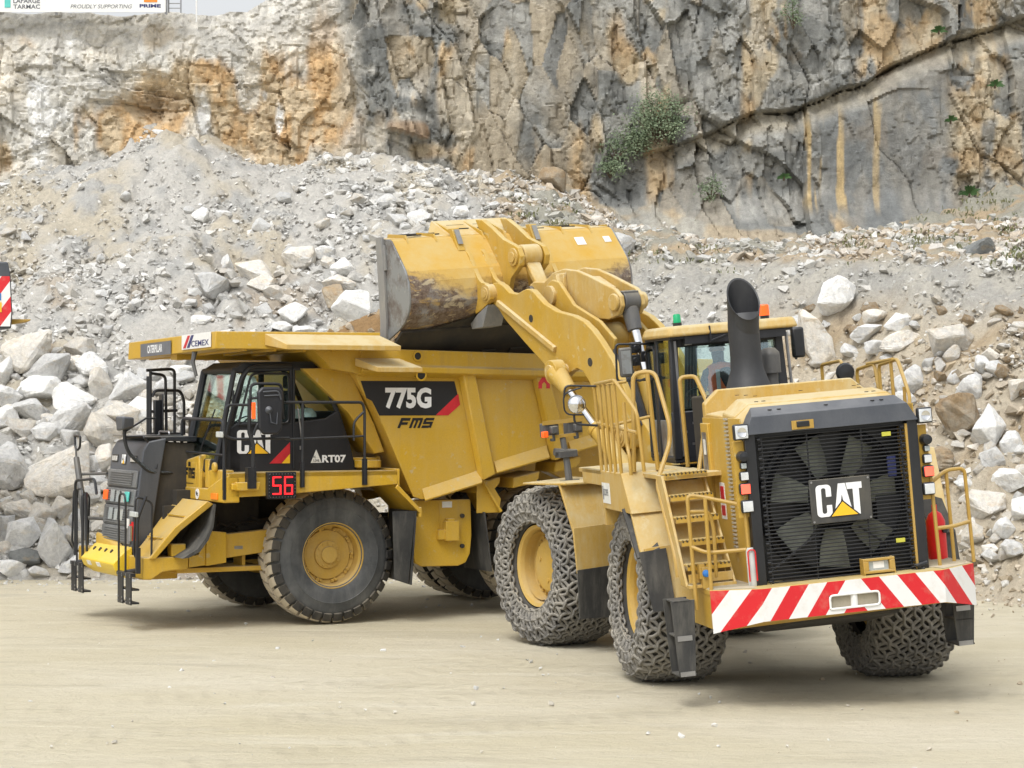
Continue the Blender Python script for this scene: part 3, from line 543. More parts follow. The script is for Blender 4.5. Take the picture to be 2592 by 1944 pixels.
BL = [
 (75, 893, 132, 90, 'tan', 'cream boulder at the top of the big left pile, just under the scree'), (122, 931, 118, 68, 'grey', 'long grey boulder lying below the cream one, level with the truck canopy'),
 (105, 985, 108, 76, 'white', 'blocky white boulder in the upper middle of the left pile'), (187, 1010, 104, 80, 'white', 'rounded white boulder between two mid-pile blocks left of the truck'),
 (232, 930, 74, 76, 'white', 'tall bright white slab leaning left of the canopy corner'), (258, 975, 56, 88, 'tan', 'narrow tan block beside the tall white slab'),
 (203, 882, 78, 56, 'tan', 'pale pinkish boulder highest on the left pile, next to a brown hollow'), (190, 922, 48, 42, 'tan', 'small pinkish stone wedged under the highest pile boulder'),
 (322, 985, 98, 82, 'grey', 'grey boulder with a sloping tan side, left of the black deck rails'), (300, 1058, 102, 78, 'tan', 'cream boulder with a dark tip pointing at the truck hood'),
 (172, 1068, 118, 108, 'grey', 'large cracked grey boulder above the big brown-faced one'), (258, 1098, 92, 104, 'tan', 'tan half of the cracked pair, behind the truck far mirror'),
 (148, 1192, 168, 136, 'tan', 'largest boulder of the left pile, grey top and brown face'), (22, 1182, 112, 122, 'grey', 'big grey boulder at the left edge beside the largest one'),
 (12, 1060, 72, 64, 'white', 'white boulder cut by the left edge at mid height'), (50, 1083, 68, 52, 'tan', 'brownish wedge of rock below the white boulders at the left edge'),
 (16, 1007, 78, 60, 'grey', 'grey stone at the left edge above the white boulder'), (12, 948, 56, 82, 'white', 'upright white block at the left edge near the top of the pile'),
 (70, 1040, 104, 60, 'white', 'flat white slab under the blocky white boulder'), (112, 1100, 62, 58, 'white', 'white lump left of the cracked grey boulder'),
 (50, 1290, 82, 52, 'tan', 'flat tan block low in the left pile under the big grey boulder'), (112, 1305, 72, 62, 'tan', 'tan block low in the pile next to the far ladder rails'),
 (155, 1286, 52, 58, 'tan', 'small tan block between the largest boulder and the far ladder'), (58, 1350, 88, 70, 'white', 'pale angular boulder second from the ground at the left'),
 (143, 1376, 82, 118, 'grey', 'upright grey boulder at the foot of the pile by the far ladder'), (65, 1415, 78, 52, 'dark', 'rough grey-brown stone at the foot of the left pile'),
 (27, 1438, 72, 44, 'white', 'low white stone on the ground at the left edge'), (98, 1450, 54, 30, 'grey', 'flat grey stone resting on the floor in front of the left pile'),
 (188, 1425, 44, 52, 'white', 'bright white stone behind the yellow bumper block'), (205, 1322, 54, 62, 'grey', 'grey stone seen through the far ladder rails'),
 (262, 1165, 54, 74, 'tan', 'tan stone wedged behind the truck hood'), (15, 1335, 44, 62, 'grey', 'grey stone at the left edge below the big grey boulder'),
 (225, 1255, 54, 54, 'white', 'white stone behind the far mirror arm'), (12, 1390, 40, 40, 'tan', 'small tan stone at the left edge near the ground'),
 (355, 1040, 66, 66, 'white', 'white boulder seen behind the deck rails of the truck'), (420, 985, 66, 60, 'white', 'white boulder in front of the truck windscreen'),
 (375, 950, 60, 44, 'grey', 'grey block between the canopy and the deck rails'), (460, 935, 60, 40, 'white', 'white block under the canopy ahead of the cab'),
 (2117, 750, 97, 98, 'white', 'tall pale block standing on the grey gravel right of the cab'), (2062, 850, 80, 138, 'tan', 'upright cream boulder right behind the loader cab mirror'),
 (2016, 830, 60, 60, 'white', 'pale block between the orange beacon and the cream boulder'), (2194, 844, 80, 46, 'grey', 'oval grey boulder above a dark gap, right of the cream one'),
 (2274, 818, 64, 46, 'white', 'white wedge on the shoulder of the right slope'), (2218, 803, 62, 40, 'tan', 'tan block just left of the white wedge'),
 (2278, 862, 100, 46, 'tan', 'long cream ledge of rock below the white wedge'), (2225, 880, 72, 36, 'white', 'low white slab under the oval grey boulder'), (2156, 889, 58, 40, 'white', 'leaning white slab by the loader walkway rails'),
 (2412, 862, 118, 72, 'tan', 'large flat-faced cream boulder high on the right slope'), (2306, 962, 84, 78, 'white', 'bright pyramid-shaped boulder right of the walkway rails'),
 (2294, 1012, 52, 60, 'grey', 'grey stone below the bright pyramid boulder'), (2502, 1078, 82, 104, 'white', 'tall speckled white boulder standing in the brown soil'),
 (2420, 1052, 100, 112, 'brown', 'large brown earth-coated boulder left of the speckled one'), (2453, 985, 64, 74, 'white', 'angular white block above the brown boulder'), (2416, 955, 34, 38, 'white', 'small white spike of rock on the right slope'),
 (2510, 1158, 60, 52, 'grey', 'grey stone below the tall speckled boulder'), (2380, 1162, 74, 62, 'brown', 'brown flat stone right of the loader tail lamps'),
 (2555, 1213, 84, 60, 'white', 'white boulder at the right edge above the brown-grey one'), (2490, 1280, 100, 78, 'tan', 'brown-grey boulder right of the loader rail, largest low on the slope'),
 (2463, 1355, 54, 60, 'tan', 'tan wedge behind the loader right-hand rail'), (2542, 1335, 54, 52, 'white', 'round white stone low at the right'), (2512, 1409, 56, 34, 'grey', 'long grey sliver of rock low at the right'),
 (2560, 1120, 60, 60, 'white', 'pale block at the right edge, mid slope'), (2575, 985, 50, 60, 'tan', 'tan block at the right edge below the cream boulder'), (2520, 935, 54, 44, 'white', 'white block high at the right edge'), (2486, 925, 38, 50, 'white', 'white upright chip beside the high white block'),
 (2477, 632, 78, 46, 'dark', 'dark boulder alone on the grassy bank below the slab'), (2585, 1290, 50, 66, 'white', 'white boulder cut by the right edge'), (2560, 1390, 54, 44, 'grey', 'grey block by the right edge near the floor'), (2440, 1230, 44, 40, 'white', 'white stone above the rail end'),
 (533, 723, 88, 64, 'grey', 'large grey boulder on the scree left of the bucket'), (640, 690, 94, 68, 'tan', 'cream boulder with an orange foot on the scree'), (573, 668, 34, 48, 'white', 'upright pale block left of the cream boulder'),
 (662, 717, 66, 42, 'tan', 'pale wedge below the cream boulder on the scree'), (692, 744, 52, 44, 'tan', 'small cream block furthest down from the orange-footed boulder'), (757, 655, 82, 60, 'tan', 'broad pale boulder half sunk in the scree above the canopy'),
 (866, 678, 58, 46, 'white', 'white boulder nearest the top corner of the bucket'), (830, 668, 38, 36, 'tan', 'tan stone left of the white boulder by the bucket'), (858, 718, 80, 46, 'tan', 'tan-bottomed boulder left of the bucket side'),
 (845, 750, 64, 64, 'brown', 'brown angular block low beside the bucket'), (893, 778, 96, 86, 'white', 'big white boulder touching the bucket side in view'), (740, 792, 72, 52, 'white', 'white boulder just above the canopy edge'), (708, 826, 58, 26, 'white', 'flat white stone right on the canopy edge line'),
 (508, 812, 64, 32, 'white', 'flat white stone above the logo plate'), (508, 543, 44, 38, 'white', 'pale stone in the middle of the upper scree'), (565, 545, 42, 26, 'grey', 'dark-bottomed flat stone in the upper scree'),
 (1003, 561, 58, 36, 'white', 'white boulder above the bucket guard, left one'), (1060, 549, 52, 36, 'white', 'white boulder above the middle of the bucket guard'), (1166, 537, 42, 30, 'white', 'cream boulder above the hinge of the bucket'), (979, 508, 54, 36, 'white', 'broad white stone in the small scree cone'), (906, 504, 48, 30, 'tan', 'pale block at the left of the small scree cone'), (1044, 488, 28, 20, 'white', 'small white chip on the scree cone'),
 (1420, 415, 100, 84, 'dark', 'dark grey angular boulder at the foot of the cliff left of the bushes'), (1398, 452, 70, 56, 'brown', 'brown rock under the dark grey angular boulder'), (820, 640, 56, 36, 'grey', 'grey stone in the stony runnel left of the bucket'), (770, 838, 60, 28, 'white', 'white stone half hidden by the canopy guard'),
 (400, 335, 30, 18, 'white', 'thin white slab on the peak of the scree'), (385, 347, 26, 10, 'white', 'flat white flake beside the peak of the scree'), (806, 418, 36, 20, 'tan', 'pale block on the scree crest below the rusty rock'), (1560, 620, 90, 60, 'grey', 'smooth grey outcrop stone behind the loader arm')]
for (px, py, w_, h_, t, lab) in BL:
    far = py < 480 or lab.startswith(('dark grey angular', 'brown rock under', 'smooth grey')); boulder(px, py, w_, h_, t, lab, sub=4 if w_ > 70 else 3)
# rocks of middling size: individuals, told apart only by where their kind lies
ZN = [('rocks in the left boulder pile', 'pale rock filling a gap between the big boulders of the left pile', (0, 620, 880, 1460), 105, (26, 74), ('white', 'grey', 'tan', 'tan')),
      ('rocks on the scree', 'pale rock lying loose on the scree above the truck', (0, 1000, 480, 870), 62, (16, 46), ('white', 'grey', 'tan')),
      ('rocks on the right slope', 'pale or brown rock in the earthy slope behind the loader', (2040, 2592, 780, 1460), 105, (18, 52), ('white', 'tan', 'brown', 'tan')),
      ('rocks behind the bucket', 'white rock in the scree cone behind the raised bucket', (860, 1320, 470, 640), 40, (14, 34), ('white', 'white', 'tan'))]
rs = np.random.RandomState(77); VARS = []
for k in range(10):
    V, F = rock(3, np.random.RandomState(900 + k), 12, .08); me = bpy.data.meshes.new('rock'); me.from_pydata(V.tolist(), [], F.tolist()); me.shade_smooth(); me.set_sharp_from_angle(angle=R(18)); VARS.append(me)
VM = {}
for (g, lab, (x0, x1, y0, y1), n, (s0, s1), tones) in ZN:
    for i in range(n):
        px, py = rs.uniform(x0, x1), rs.uniform(y0, y1)
        if g.startswith('rocks in the left') and py < 840 + max(0, px - 300) * .1: continue
        x, y, z = hit(px, py)
        if z < .1: continue
        wd = (s0 + (s1 - s0) * rs.uniform() ** 1.7) * y / FPX; t = tones[rs.randint(len(tones))]; k = (rs.randint(10), t)
        if k not in VM: m_ = VARS[k[0]].copy(); m_.materials.append(MATS['boulder_' + t]); VM[k] = m_
        ob = bpy.data.objects.new('rock', VM[k]); sc.collection.objects.link(ob); ob.location = (x, y, z + wd * .16); ob.scale = (wd * .5 * rs.uniform(.9, 1.25), wd * .45, wd * .5 * rs.uniform(.5, .95))
        ob.rotation_euler = (rs.uniform(-.4, .4), rs.uniform(-.4, .4), rs.uniform(0, 6.3)); tag(ob, lab, 'rock', g)

# ---- plants on the ledges
def leaf_mat(name, a_, c_):
    b = NB(name); n = b.noise(3, 3); oi = b.noise(25, 2); b.col(b.mix(b.ramp(n, .35, .65), a_, c_)); MATS[name] = b.m; b.set(.6, 0, .3)
leaf_mat('leaf', (.12, .165, .095), (.26, .32, .20)); leaf_mat('fern_leaf', (.03, .075, .022), (.07, .14, .045)); plain('bark', (.10, .075, .05), .9)
leaf_mat('dry_leaf', (.10, .12, .05), (.24, .23, .12))
def shrub(px, py, wpx, hpx, n, label, seed, out=.35):
    rs = np.random.RandomState(seed); x, y, z = cliff_pt(px, py + hpx * .4, out); k = y / FPX; t = empty('shrub', (x, y, z), 0, label, 'shrub', 'bushes on the cliff ledges')
    wv, hv = wpx * k, hpx * k; V = []; F = []; st = MB()
    for c in range(max(6, n // 70)):
        a, r_ = rs.uniform(0, 6.28), rs.uniform(0, 1) ** .6; cx, cz = math.cos(a) * r_ * wv * .42, hv * .42 + math.sin(a) * r_ * hv * .42; cy = rs.uniform(-.35, .35) * wv * .5
        st.tube([(0, .1, -.1), (cx * .5, cy * .4, cz * .55), (cx, cy, cz)], [.022, .014, .006], 5)
        for i in range(70):
            p = np.array([cx, cy, cz]) + rs.normal(size=3) * np.array([.13, .12, .11]) * (wv ** .5); A = rotm(rs, 1.6) * rs.uniform(.018, .036)
            o_ = len(V); V += [p + A @ q for q in (np.array([-.6, 0, 0]), np.array([0, -1.2, .1]), np.array([.6, 0, 0]), np.array([0, 1.2, .1]))]; F.append([o_, o_ + 1, o_ + 2, o_ + 3])
    np_mesh('foliage', V, F, 'leaf', parent=t); st.build('stem', 'bark', t)
shrub(1665, 300, 150, 130, 3600, 'largest bush, grey-green, on the ledge between the two dark rock faces', 1); shrub(1612, 350, 110, 70, 1500, 'low wide bush at the lower left foot of the largest bush', 2)
shrub(1545, 425, 70, 34, 700, 'small dark green bush lowest on the stony ledge', 3); shrub(1560, 380, 80, 40, 600, 'thin straggly bush between the low wide one and the small dark one', 4); shrub(1800, 478, 56, 44, 450, 'sparse bush on the rubble left of the orange streaks', 5)
shrub(2010, 32, 60, 70, 350, 'thin green growth at the top edge of the picture above the overhang', 6); shrub(2560, 600, 60, 40, 350, 'low weeds at the right edge above the gravel bench', 8); shrub(2400, 590, 90, 30, 400, 'strip of weeds along the foot of the smooth slab', 9)
def fern(px, py, r_px, label, seed):
    rs = np.random.RandomState(seed); x, y, z = cliff_pt(px, py + r_px * .3, .12); k = y / FPX; t = empty('fern', (x, y, z), 0, label, 'fern', 'ferns growing from the rock face'); V = []; F = []
    for i in range(16):
        a = rs.uniform(0, math.pi * 2); L_ = r_px * k * rs.uniform(.7, 1.1); d = np.array([math.cos(a), -.35 - .3 * rs.uniform(), abs(math.sin(a)) * .8 + .1]); d /= np.linalg.norm(d); s_ = np.cross(d, [0, -1, .2]); s_ /= np.linalg.norm(s_)
        for j in range(9):
            f = (j + 1) / 10; p = d * L_ * f + np.array([0, 0, -.35 * L_ * f * f]); wd = .16 * L_ * (1 - f) + .012
            for sg in (-1, 1):
                o_ = len(V); V += [p, p + s_ * sg * wd + d * .03, p + s_ * sg * wd * .9 + d * .055, p + d * .03]; F.append([o_, o_ + 1, o_ + 2, o_ + 3])
    np_mesh('frond', V, F, 'fern_leaf', parent=t); m = MB(); m.tube([(0, .05, -.05), (0, -.02, .03)], [.03, .015], 6); m.build('stem', 'bark', t)
fern(2455, 482, 34, 'bright fern with long fronds at the right foot of the smooth slab', 1); fern(2408, 300, 20, 'yellow-green tuft in a crack high on the right', 2); fern(2378, 72, 24, 'fern hanging under the blocks above the overhang', 3); fern(1985, 445, 18, 'small fern left of the orange streaked rock', 4); fern(2520, 210, 22, 'faint green tuft on the far right grey face', 5)

# ---- weeds and dry grass on the earthy bank under the dark cliff
rs = np.random.RandomState(55); V = []; F = []
for _ in range(520):
    px, py = rs.uniform(1300, 2620), rs.uniform(470, 690)
    if rs.uniform() > .05 + .6 * float(ss(.46, .60, fbm(np.array([px * .006]), np.array([py * .012]), 3, 601))[0]) * (1.0 if px > 1850 else .5): continue
    x, y, z = hit(px, py)
    if y > 54.5 or y < 40: continue
    for i in range(rs.randint(6, 22)):
        p = np.array([x, y, z]) + rs.normal(size=3) * np.array([.16, .16, .03]); h_ = rs.uniform(.03, .10); A = rotm(rs, .5); w_ = rs.uniform(.008, .02); o_ = len(V)
        V += [p + A @ np.array(q) for q in ([-w_, 0, -.03], [w_, 0, -.03], [w_ * .8, rs.uniform(-.04, .04), h_], [-w_ * .8, rs.uniform(-.04, .04), h_ * .9])]; F.append([o_, o_ + 1, o_ + 2, o_ + 3])
o = np_mesh('weeds', V, F, 'dry_leaf'); tag(o, 'sparse weeds on the earthy bank at the foot of the dark cliff', None, kind='stuff')

# ---- printed banner along the cliff top
ytop = 54.9; k = ytop / FPX
def bx_(px): return (px - 1296) * k
def bz_(py): return HCAM + (HORIZ - py) * k
t = empty('banner', (bx_(200), ytop, bz_(30)), 0, 'white printed advertising banner strung along the cliff top at the upper left', 'banner'); MI = Matrix.Translation(-Vector(t.location))
m = MB(MI); a0, a1 = bx_(-420), bx_(418); m.box(a0, a1, ytop, ytop + .03, bz_(29), bz_(-95)); m.build('sheet', 'white', t)
m = MB(MI); [m.cyl((x_, ytop + .08, bz_(34)), (x_, ytop + .08, bz_(-100)), .035, 8) for x_ in (a0, bx_(-140), bx_(140), a1)]; m.build('post', 'steel', t)
def btext(s_, px0, py_b, wpx, hpx, mat, nm='lettering', bold=.02, shear=0):
    m = MB(MI); text_mb(m, s_, frame((bx_(px0), ytop - .004, bz_(py_b)), (1, 0, 0), (0, 0, 1)), wpx * k, hpx * k, bold, .002, shear); m.build(nm, mat, t)
btext('LAFARGE', 32, 7, 68, 13, 'decal_grey'); btext('TARMAC', 32, 21, 68, 11, 'decal_grey'); btext('PROUDLY SUPPORTING', 177, 20, 156, 10, 'decal_grey', bold=.0, shear=.25); btext('PRIME', 352, 18, 54, 9, 'navy', bold=.04)
m = MB(MI); m.box(bx_(10), bx_(25), ytop - .012, ytop - .004, bz_(18), bz_(-20)); m.build('emblem', 'teal', t); m = MB(MI); m.box(bx_(363), bx_(397), ytop - .012, ytop - .004, bz_(4), bz_(-25)); m.build('emblem', 'amber', t)
t = empty('fence', (bx_(430), ytop + .3, bz_(25)), 0, 'short wire fence panel standing just right of the banner', 'fence'); MI = Matrix.Translation(-Vector(t.location)); m = MB(MI)
for px in (421, 452): m.cyl((bx_(px), ytop + .3, bz_(26)), (bx_(px), ytop + .3, bz_(-30)), .02, 6)
for q in (14, 2, -12): m.cyl((bx_(421), ytop + .3, bz_(q)), (bx_(452), ytop + .3, bz_(q)), .01, 6)
m.build('wire_panel', 'steel', t)
t = empty('site_pole', (bx_(489), ytop + .5, bz_(25)), 0, 'thin pale pole standing against the sky right of the fence', 'pole'); m = MB(); m.cyl((0, 0, -.2), (0, 0, 2.2), .02, 8); m.build('shaft', 'white', t)
# =====================  THE HAUL TRUCK  =====================
# local frame: x forward from the front axle, y to the truck's left, z up from the ground
TS = .93; TM = Matrix.Scale(TS, 4)
truck = empty('haul_truck', (-3.523, 34.773, .01), R(208), 'big yellow mining dump truck with black cab, side-on at the left, being loaded', 'truck')
def tp(name, mb, mat, parent=truck, bevel=0, label=None, seg=2): return mb.build(name, mat, parent, bevel * TS, seg, label=label)
def T_(): return MB(TM)

def truck_wheel(cx, cy, side, near=True):
    """side +1: outer face to +y"""
    L = Matrix.Translation((cx, cy, 1.09)) @ (Matrix.Rotation(math.pi, 4, 'Z') if side < 0 else I4)
    rng = random.Random(int(cx * 10 + cy * 100))
    L = L @ Matrix.Rotation(rng.uniform(0, .3), 4, 'Y')
    m = T_(); m.lathe([(.50, .18), (.56, .26), (.555, .305), (.525, .32), (.505, .27), (.475, .235), (.47, .05), (.40, .02), (.395, .055), (.23, .06), (.22, .10), (.14, .115), (.13, .16), (.05, .165), (.0, .165)], (0, 0, 0), 'y', 56, L)
    m.lathe([(.50, .18), (.50, -.30), (.0, -.30)], (0, 0, 0), 'y', 40, L)
    w_ = tp('wheel', m, 'rim_yellow')
    if near:
        m = T_()
        for k in range(10):
            a = 2 * math.pi * k / 10; m.tube([(.425 * math.cos(a), .03, .425 * math.sin(a)), (.425 * math.cos(a), .10, .425 * math.sin(a))], [.03, .024], 8, L); 
            a += .12; m.cbox((.43 * math.cos(a), .055, .43 * math.sin(a)), (.05, .05, .05), L)
        for k in range(12):
            a = 2 * math.pi * k / 12; m.tube([(.185 * math.cos(a), .09, .185 * math.sin(a)), (.185 * math.cos(a), .125, .185 * math.sin(a))], .018, 6, L)
        tp('wheel_bolts', m, 'rim_yellow', w_)
    RO = 1.03
    prof = [(.50, .285), (.56, .335), (.66, .355), (.76, .360), (.765, .368), (.775, .360), (.88, .345), (.95, .31), (.985, .27), (RO, .20), (RO, -.20), (.985, -.27), (.95, -.31), (.88, -.345), (.66, -.355), (.56, -.335), (.50, -.285)]
    m = T_(); m.lathe(prof, (0, 0, 0), 'y', 72, L); tp('tyre', m, 'sidewall', w_)
    # lugs: two staggered rows of swept blocks that wrap over the shoulder
    m = T_(); N = 34; ms_ = {1: T_(), -1: T_()}
    for k in range(N):
        for sd_ in (1, -1):
            a0 = 2 * math.pi * (k + (.5 if sd_ < 0 else 0)) / N; wv = 2 * math.pi / N * .74
            sec = [(.02, 1.088, -.18), (.13, 1.092, -.05), (.22, 1.088, .06), (.285, 1.065, .10), (.322, 1.02, .12), (.345, .945, .12)]
            ring = []
            for (yy, rr, sw) in sec:
                c0, c1 = a0 - wv / 2 + sw * .26, a0 + wv / 2 + sw * .26; ri = RO - .02 if yy < .3 else rr - .07
                if yy >= .34: ri = .93
                ring.append([(rr * math.cos(c0), yy * sd_, rr * math.sin(c0)), (rr * math.cos((c0 + c1) / 2) * 1.002, yy * sd_, rr * math.sin((c0 + c1) / 2) * 1.002), (rr * math.cos(c1), yy * sd_, rr * math.sin(c1)), (ri * math.cos(c1), (yy - .02) * sd_, ri * math.sin(c1)), (ri * math.cos(c0), (yy - .02) * sd_, ri * math.sin(c0))])
            v = [p for r_ in ring[:4] for p in r_]; f = []
            def strip(nr): 
                g = [(i * 5 + j, i * 5 + (j + 1) % 5, (i + 1) * 5 + (j + 1) % 5, (i + 1) * 5 + j) for i in range(nr - 1) for j in range(5)]
                return g + [(0, 1, 2, 3, 4), tuple(range((nr - 1) * 5, nr * 5))]
            m.add(v, strip(4), L); ms_[sd_].add([p for r_ in ring[3:] for p in r_], strip(3), L)
    tp('tread', m, 'tread_dust', w_); [tp('tread_shoulder', q_, 'rubber', w_) for q_ in ms_.values()]
    return w_
truck_wheel(0, 1.62, 1); truck_wheel(0, -1.62, -1, False)
truck_wheel(-4.2, 1.85, 1, True); truck_wheel(-4.2, 1.08, 1, False); truck_wheel(-4.2, -1.08, -1, False); truck_wheel(-4.2, -1.85, -1, False)

def fms(mb, L, w_, h_, sh=.12):
    """broad square letters F M S built of bars"""
    F_ = [[(0, 0), (.27, 0), (.27, 1), (0, 1)], [(.27, .72), (.98, .72), (.98, 1), (.27, 1)], [(.27, .32), (.88, .32), (.88, .58), (.27, .58)]]
    M_ = [[(0, 0), (.23, 0), (.23, 1), (0, 1)], [(.23, .74), (1.0, .74), (1.0, 1), (.23, 1)], [(.42, 0), (.63, 0), (.63, .74), (.42, .74)], [(.82, 0), (1.05, 0), (1.05, .92), (.82, .74)]]
    S_l = [[(.08, .75), (1.0, .75), (1.0, 1), (.08, 1)], [(0, .38), (.25, .38), (.25, .95), (0, .9)], [(.25, .38), (1.0, .38), (1.0, .62), (.25, .62)], [(.75, .05), (1.0, 0), (1.0, .38), (.75, .38)], [(0, 0), (.75, 0), (.75, .25), (0, .25)]]
    for k, G_ in enumerate((F_, M_, S_l)):
        x0 = (0, .345, .715)[k]; ww = (.29, .31, .29)[k]
        for p in G_: mb.prism([((x0 + x * ww + y * sh) * w_, y * h_) for x, y in p], 'z', 0, .004, L)
# ---- chassis
m = T_()
for s in (1, -1):
    m.prism([(3.0, .95), (3.0, 1.15), (2.2, 1.2), (1.1, 1.5), (-1.0, 1.62), (-6.3, 1.62), (-6.6, 1.35), (-5.5, 1.1), (-1.0, 1.05), (.9, .98)], 'y', s * .48, s * .72)
m.box(-.35, .35, -1.3, 1.3, .92, 1.22); m.box(-4.5, -3.9, -1.6, 1.6, .82, 1.36); m.cyl((-4.2, -.2, 1.09), (-4.2, .5, 1.09), .52, 20); m.box(-2.2, -1.6, -.6, .6, 1.2, 1.5); m.box(2.2, 2.9, -.7, .7, 1.1, 1.3); m.cyl((-5.9, -1.2, 1.75), (-5.9, 1.2, 1.75), .12, 12)
m.cyl((-.1, .95, 1.2), (.1, 1.1, 2.1), .13, 14); m.cyl((-.1, -.95, 1.2), (.1, -1.1, 2.1), .13, 14)
tp('chassis', m, 'dark_under', bevel=.02)
m = T_(); m.box(.9, 2.3, -.75, .95, 1.2, 2.15); m.box(-.9, .9, -.6, .6, 1.25, 1.95); m.cyl((1.3, .95, 1.5), (.6, .95, 1.6), .10, 12); m.cyl((1.7, 1.0, 1.3), (1.7, 1.0, 1.75), .07, 10)
for q in range(5): m.tube([(1.9 - .2 * q, .98, 1.3 + .1 * q), (1.6 - .2 * q, 1.05, 1.6), (1.0 - .1 * q, .97, 1.4)], .02, 6)
tp('engine', m, 'dark_under')
m = T_(); m.prism([(2.08, .98), (2.08, 1.54), (1.745, 1.50), (1.745, 1.02)], 'y', 1.55, 1.72); m.prism([(2.36, .96), (2.36, 1.14), (2.2, 1.16), (2.08, 1.5), (2.08, .99)], 'y', 1.50, 1.69)
m.prism([(1.74, 1.08), (1.74, 1.46), (1.0, 1.52), (1.0, 1.16)], 'y', 1.42, 1.58); m.box(1.0, 2.5, .6, 1.5, .86, .94); m.box(1.3, 1.36, 1.0, 1.4, .9, 1.15); tp('frame_cover', m, 'truck_yellow', bevel=.012)
m = T_(); m.box(1.42, 1.56, 1.582, 1.588, 1.22, 1.27); tp('maker_plate', m, 'steel')
# ---- bumper with boxed ends, bright block in the middle
m = T_(); m.prism([(2.37, 1.14), (3.11, 1.14), (3.11, .80), (2.98, .79), (2.79, .91), (2.37, .94)], 'y', 1.0, 1.70); m.prism([(2.37, 1.14), (3.11, 1.14), (3.11, .80), (2.98, .79), (2.79, .91), (2.37, .94)], 'y', -1.0, -1.70)
m.box(2.75, 3.06, -1.0, 1.0, .84, 1.12); m.box(2.41, 2.65, 1.50, 1.70, 1.143, 1.34); m.box(2.3, 2.9, .4, 1.0, .74, .9)
m.hexa([(2.9, -.9, 1.12), (2.9, .35, 1.12), (3.02, .3, 1.3), (3.02, -.9, 1.42)], [(3.06, -.9, 1.12), (3.06, .5, 1.12), (3.06, .0, 1.25), (3.06, -.9, 1.38)])
tp('front_bumper', m, 'truck_yellow', bevel=.018)
m = T_(); m.prism([(3.0, 1.26), (3.10, 1.22), (3.33, 1.0), (3.28, .88), (3.1, .76), (3.0, .78)], 'y', -.86, .84); bb = tp('tow_block', m, 'bumper_yellow', bevel=.02)
m = T_(); [m.cyl((3.16, y, 1.155), (3.18, y, 1.17), .035, 10) for y in (-.6, -.3, 0, .3)]; tp('bolt_holes', m, 'dark_under', bb)
m = T_(); [m.hexa([(3.322, y, .975), (3.322, y + .2, .975), (3.292, y + .2, .905), (3.292, y, .905)], [(3.328, y, .973), (3.328, y + .2, .973), (3.298, y + .2, .903), (3.298, y, .903)]) for y in (-.55, -.05)]; tp('sticker', m, 'sticker', bb)
# ---- hood and grille
def hx(z): return 2.80 + (2.9 - z) * .12
m = T_()
side = [(2.42, 2.985), (2.45, 2.98), (2.72, 2.93), (hx(2.8), 2.78), (hx(2.2), 2.2), (hx(1.2), 1.2), (hx(1.2) - .30, 1.2), (2.52, 2.4)]
m.prism(side, 'y', -.80, .80); hood = tp('engine_hood', m, 'hood_grey', bevel=.06, seg=3)
m = T_(); m.prism([(1.9, 2.9), (2.5, 2.92), (2.6, 2.3), (2.74, 1.22), (2.2, 1.2), (2.0, 1.6)], 'y', -.72, .72); tp('engine_bay', m, 'dark_under', hood, bevel=.02); m = T_(); m.prism([(1.9, 2.92), (2.5, 2.94), (2.5, 3.0), (1.9, 3.01)], 'y', -.78, .78); tp('hood_top', m, 'cab_dark', hood, bevel=.01)
m = T_(); m.box(2.0, 2.5, .82, .92, 1.3, 1.9); tp('side_opening', m, 'dark_under', hood)
m = T_()
def gbox(z0, z1, y0, y1, o0, o1, mb): mb.hexa([(hx(z0) + o0, y0, z0), (hx(z0) + o0, y1, z0), (hx(z1) + o0, y1, z1), (hx(z1) + o0, y0, z1)], [(hx(z0) + o1, y0, z0), (hx(z0) + o1, y1, z0), (hx(z1) + o1, y1, z1), (hx(z1) + o1, y0, z1)])
for (z0, z1) in ((2.22, 2.44), (1.93, 2.14), (1.60, 1.86), (1.32, 1.54)):
    gbox(z0 - .03, z1 + .02, -.74, .74, .0, .035, m)
tp('grille_frame', m, 'grille_silver', hood, bevel=.012)
m = T_()
for (z0, z1) in ((2.22, 2.44), (1.93, 2.14), (1.60, 1.86), (1.32, 1.54)):
    n = int((z1 - z0) / .035)
    for i in range(n):
        z = z0 + (i + .2) * (z1 - z0) / n; gbox(z, z + .017, -.60, .56, .035, .06, m)
tp('grille', m, 'grille_silver', hood)
for i in range(2):
    m = T_(); z0 = (1.93, 1.64)[i]
    for (y0, y1) in ((-.42, -.2), (-.12, .06), (.14, .34)): gbox(z0 + .01, z0 + (.19 if y0 > -.2 else .2), y0 + .02, y1, .061, .063, m)
    tp('ghost_lettering', m, 'lens_dim', hood)
for (y0, y1) in ((-.70, -.40), (.26, .56)):
    m = T_(); gbox(2.58, 2.70, y0, y1, .0, .012, m); hl = tp('headlight', m, 'dark_under', hood, bevel=.01); m = T_()
    for i in range(3): yy = y0 + .02 + i * .095; gbox(2.60, 2.68, yy, yy + .07, .012, .02, m)
    tp('lens', m, 'lens', truck)
for (y0, c_) in ((-.72, 'orange_lens'), (.38, 'teal')):
    m = T_(); gbox(1.96, 2.12, y0, y0 + .2, .06, .09, m); tp('marker_lamp', m, c_, hood, bevel=.01)
zc = 2.64; Lg = frame(Vector((hx(2.56) + .010, -.08 - .10, 2.56)), (0, 1, 0), (-.12, 0, 1)); m = T_(); gbox(2.55, 2.72, -.2, .03, 0, .006, m); tp('badge', m, 'decal_black', hood)
cat_logo(TM, truck, Lg, .19, .15)
m = T_(); m.box(2.1, 2.8, -.78, .78, 3.0, 3.02); m.rail([(2.2, .3, 3.0), (2.2, .3, 3.08), (2.2, -.2, 3.08), (2.2, -.2, 3.0)], .015); tp('hood_top_plate', m, 'steel', hood)
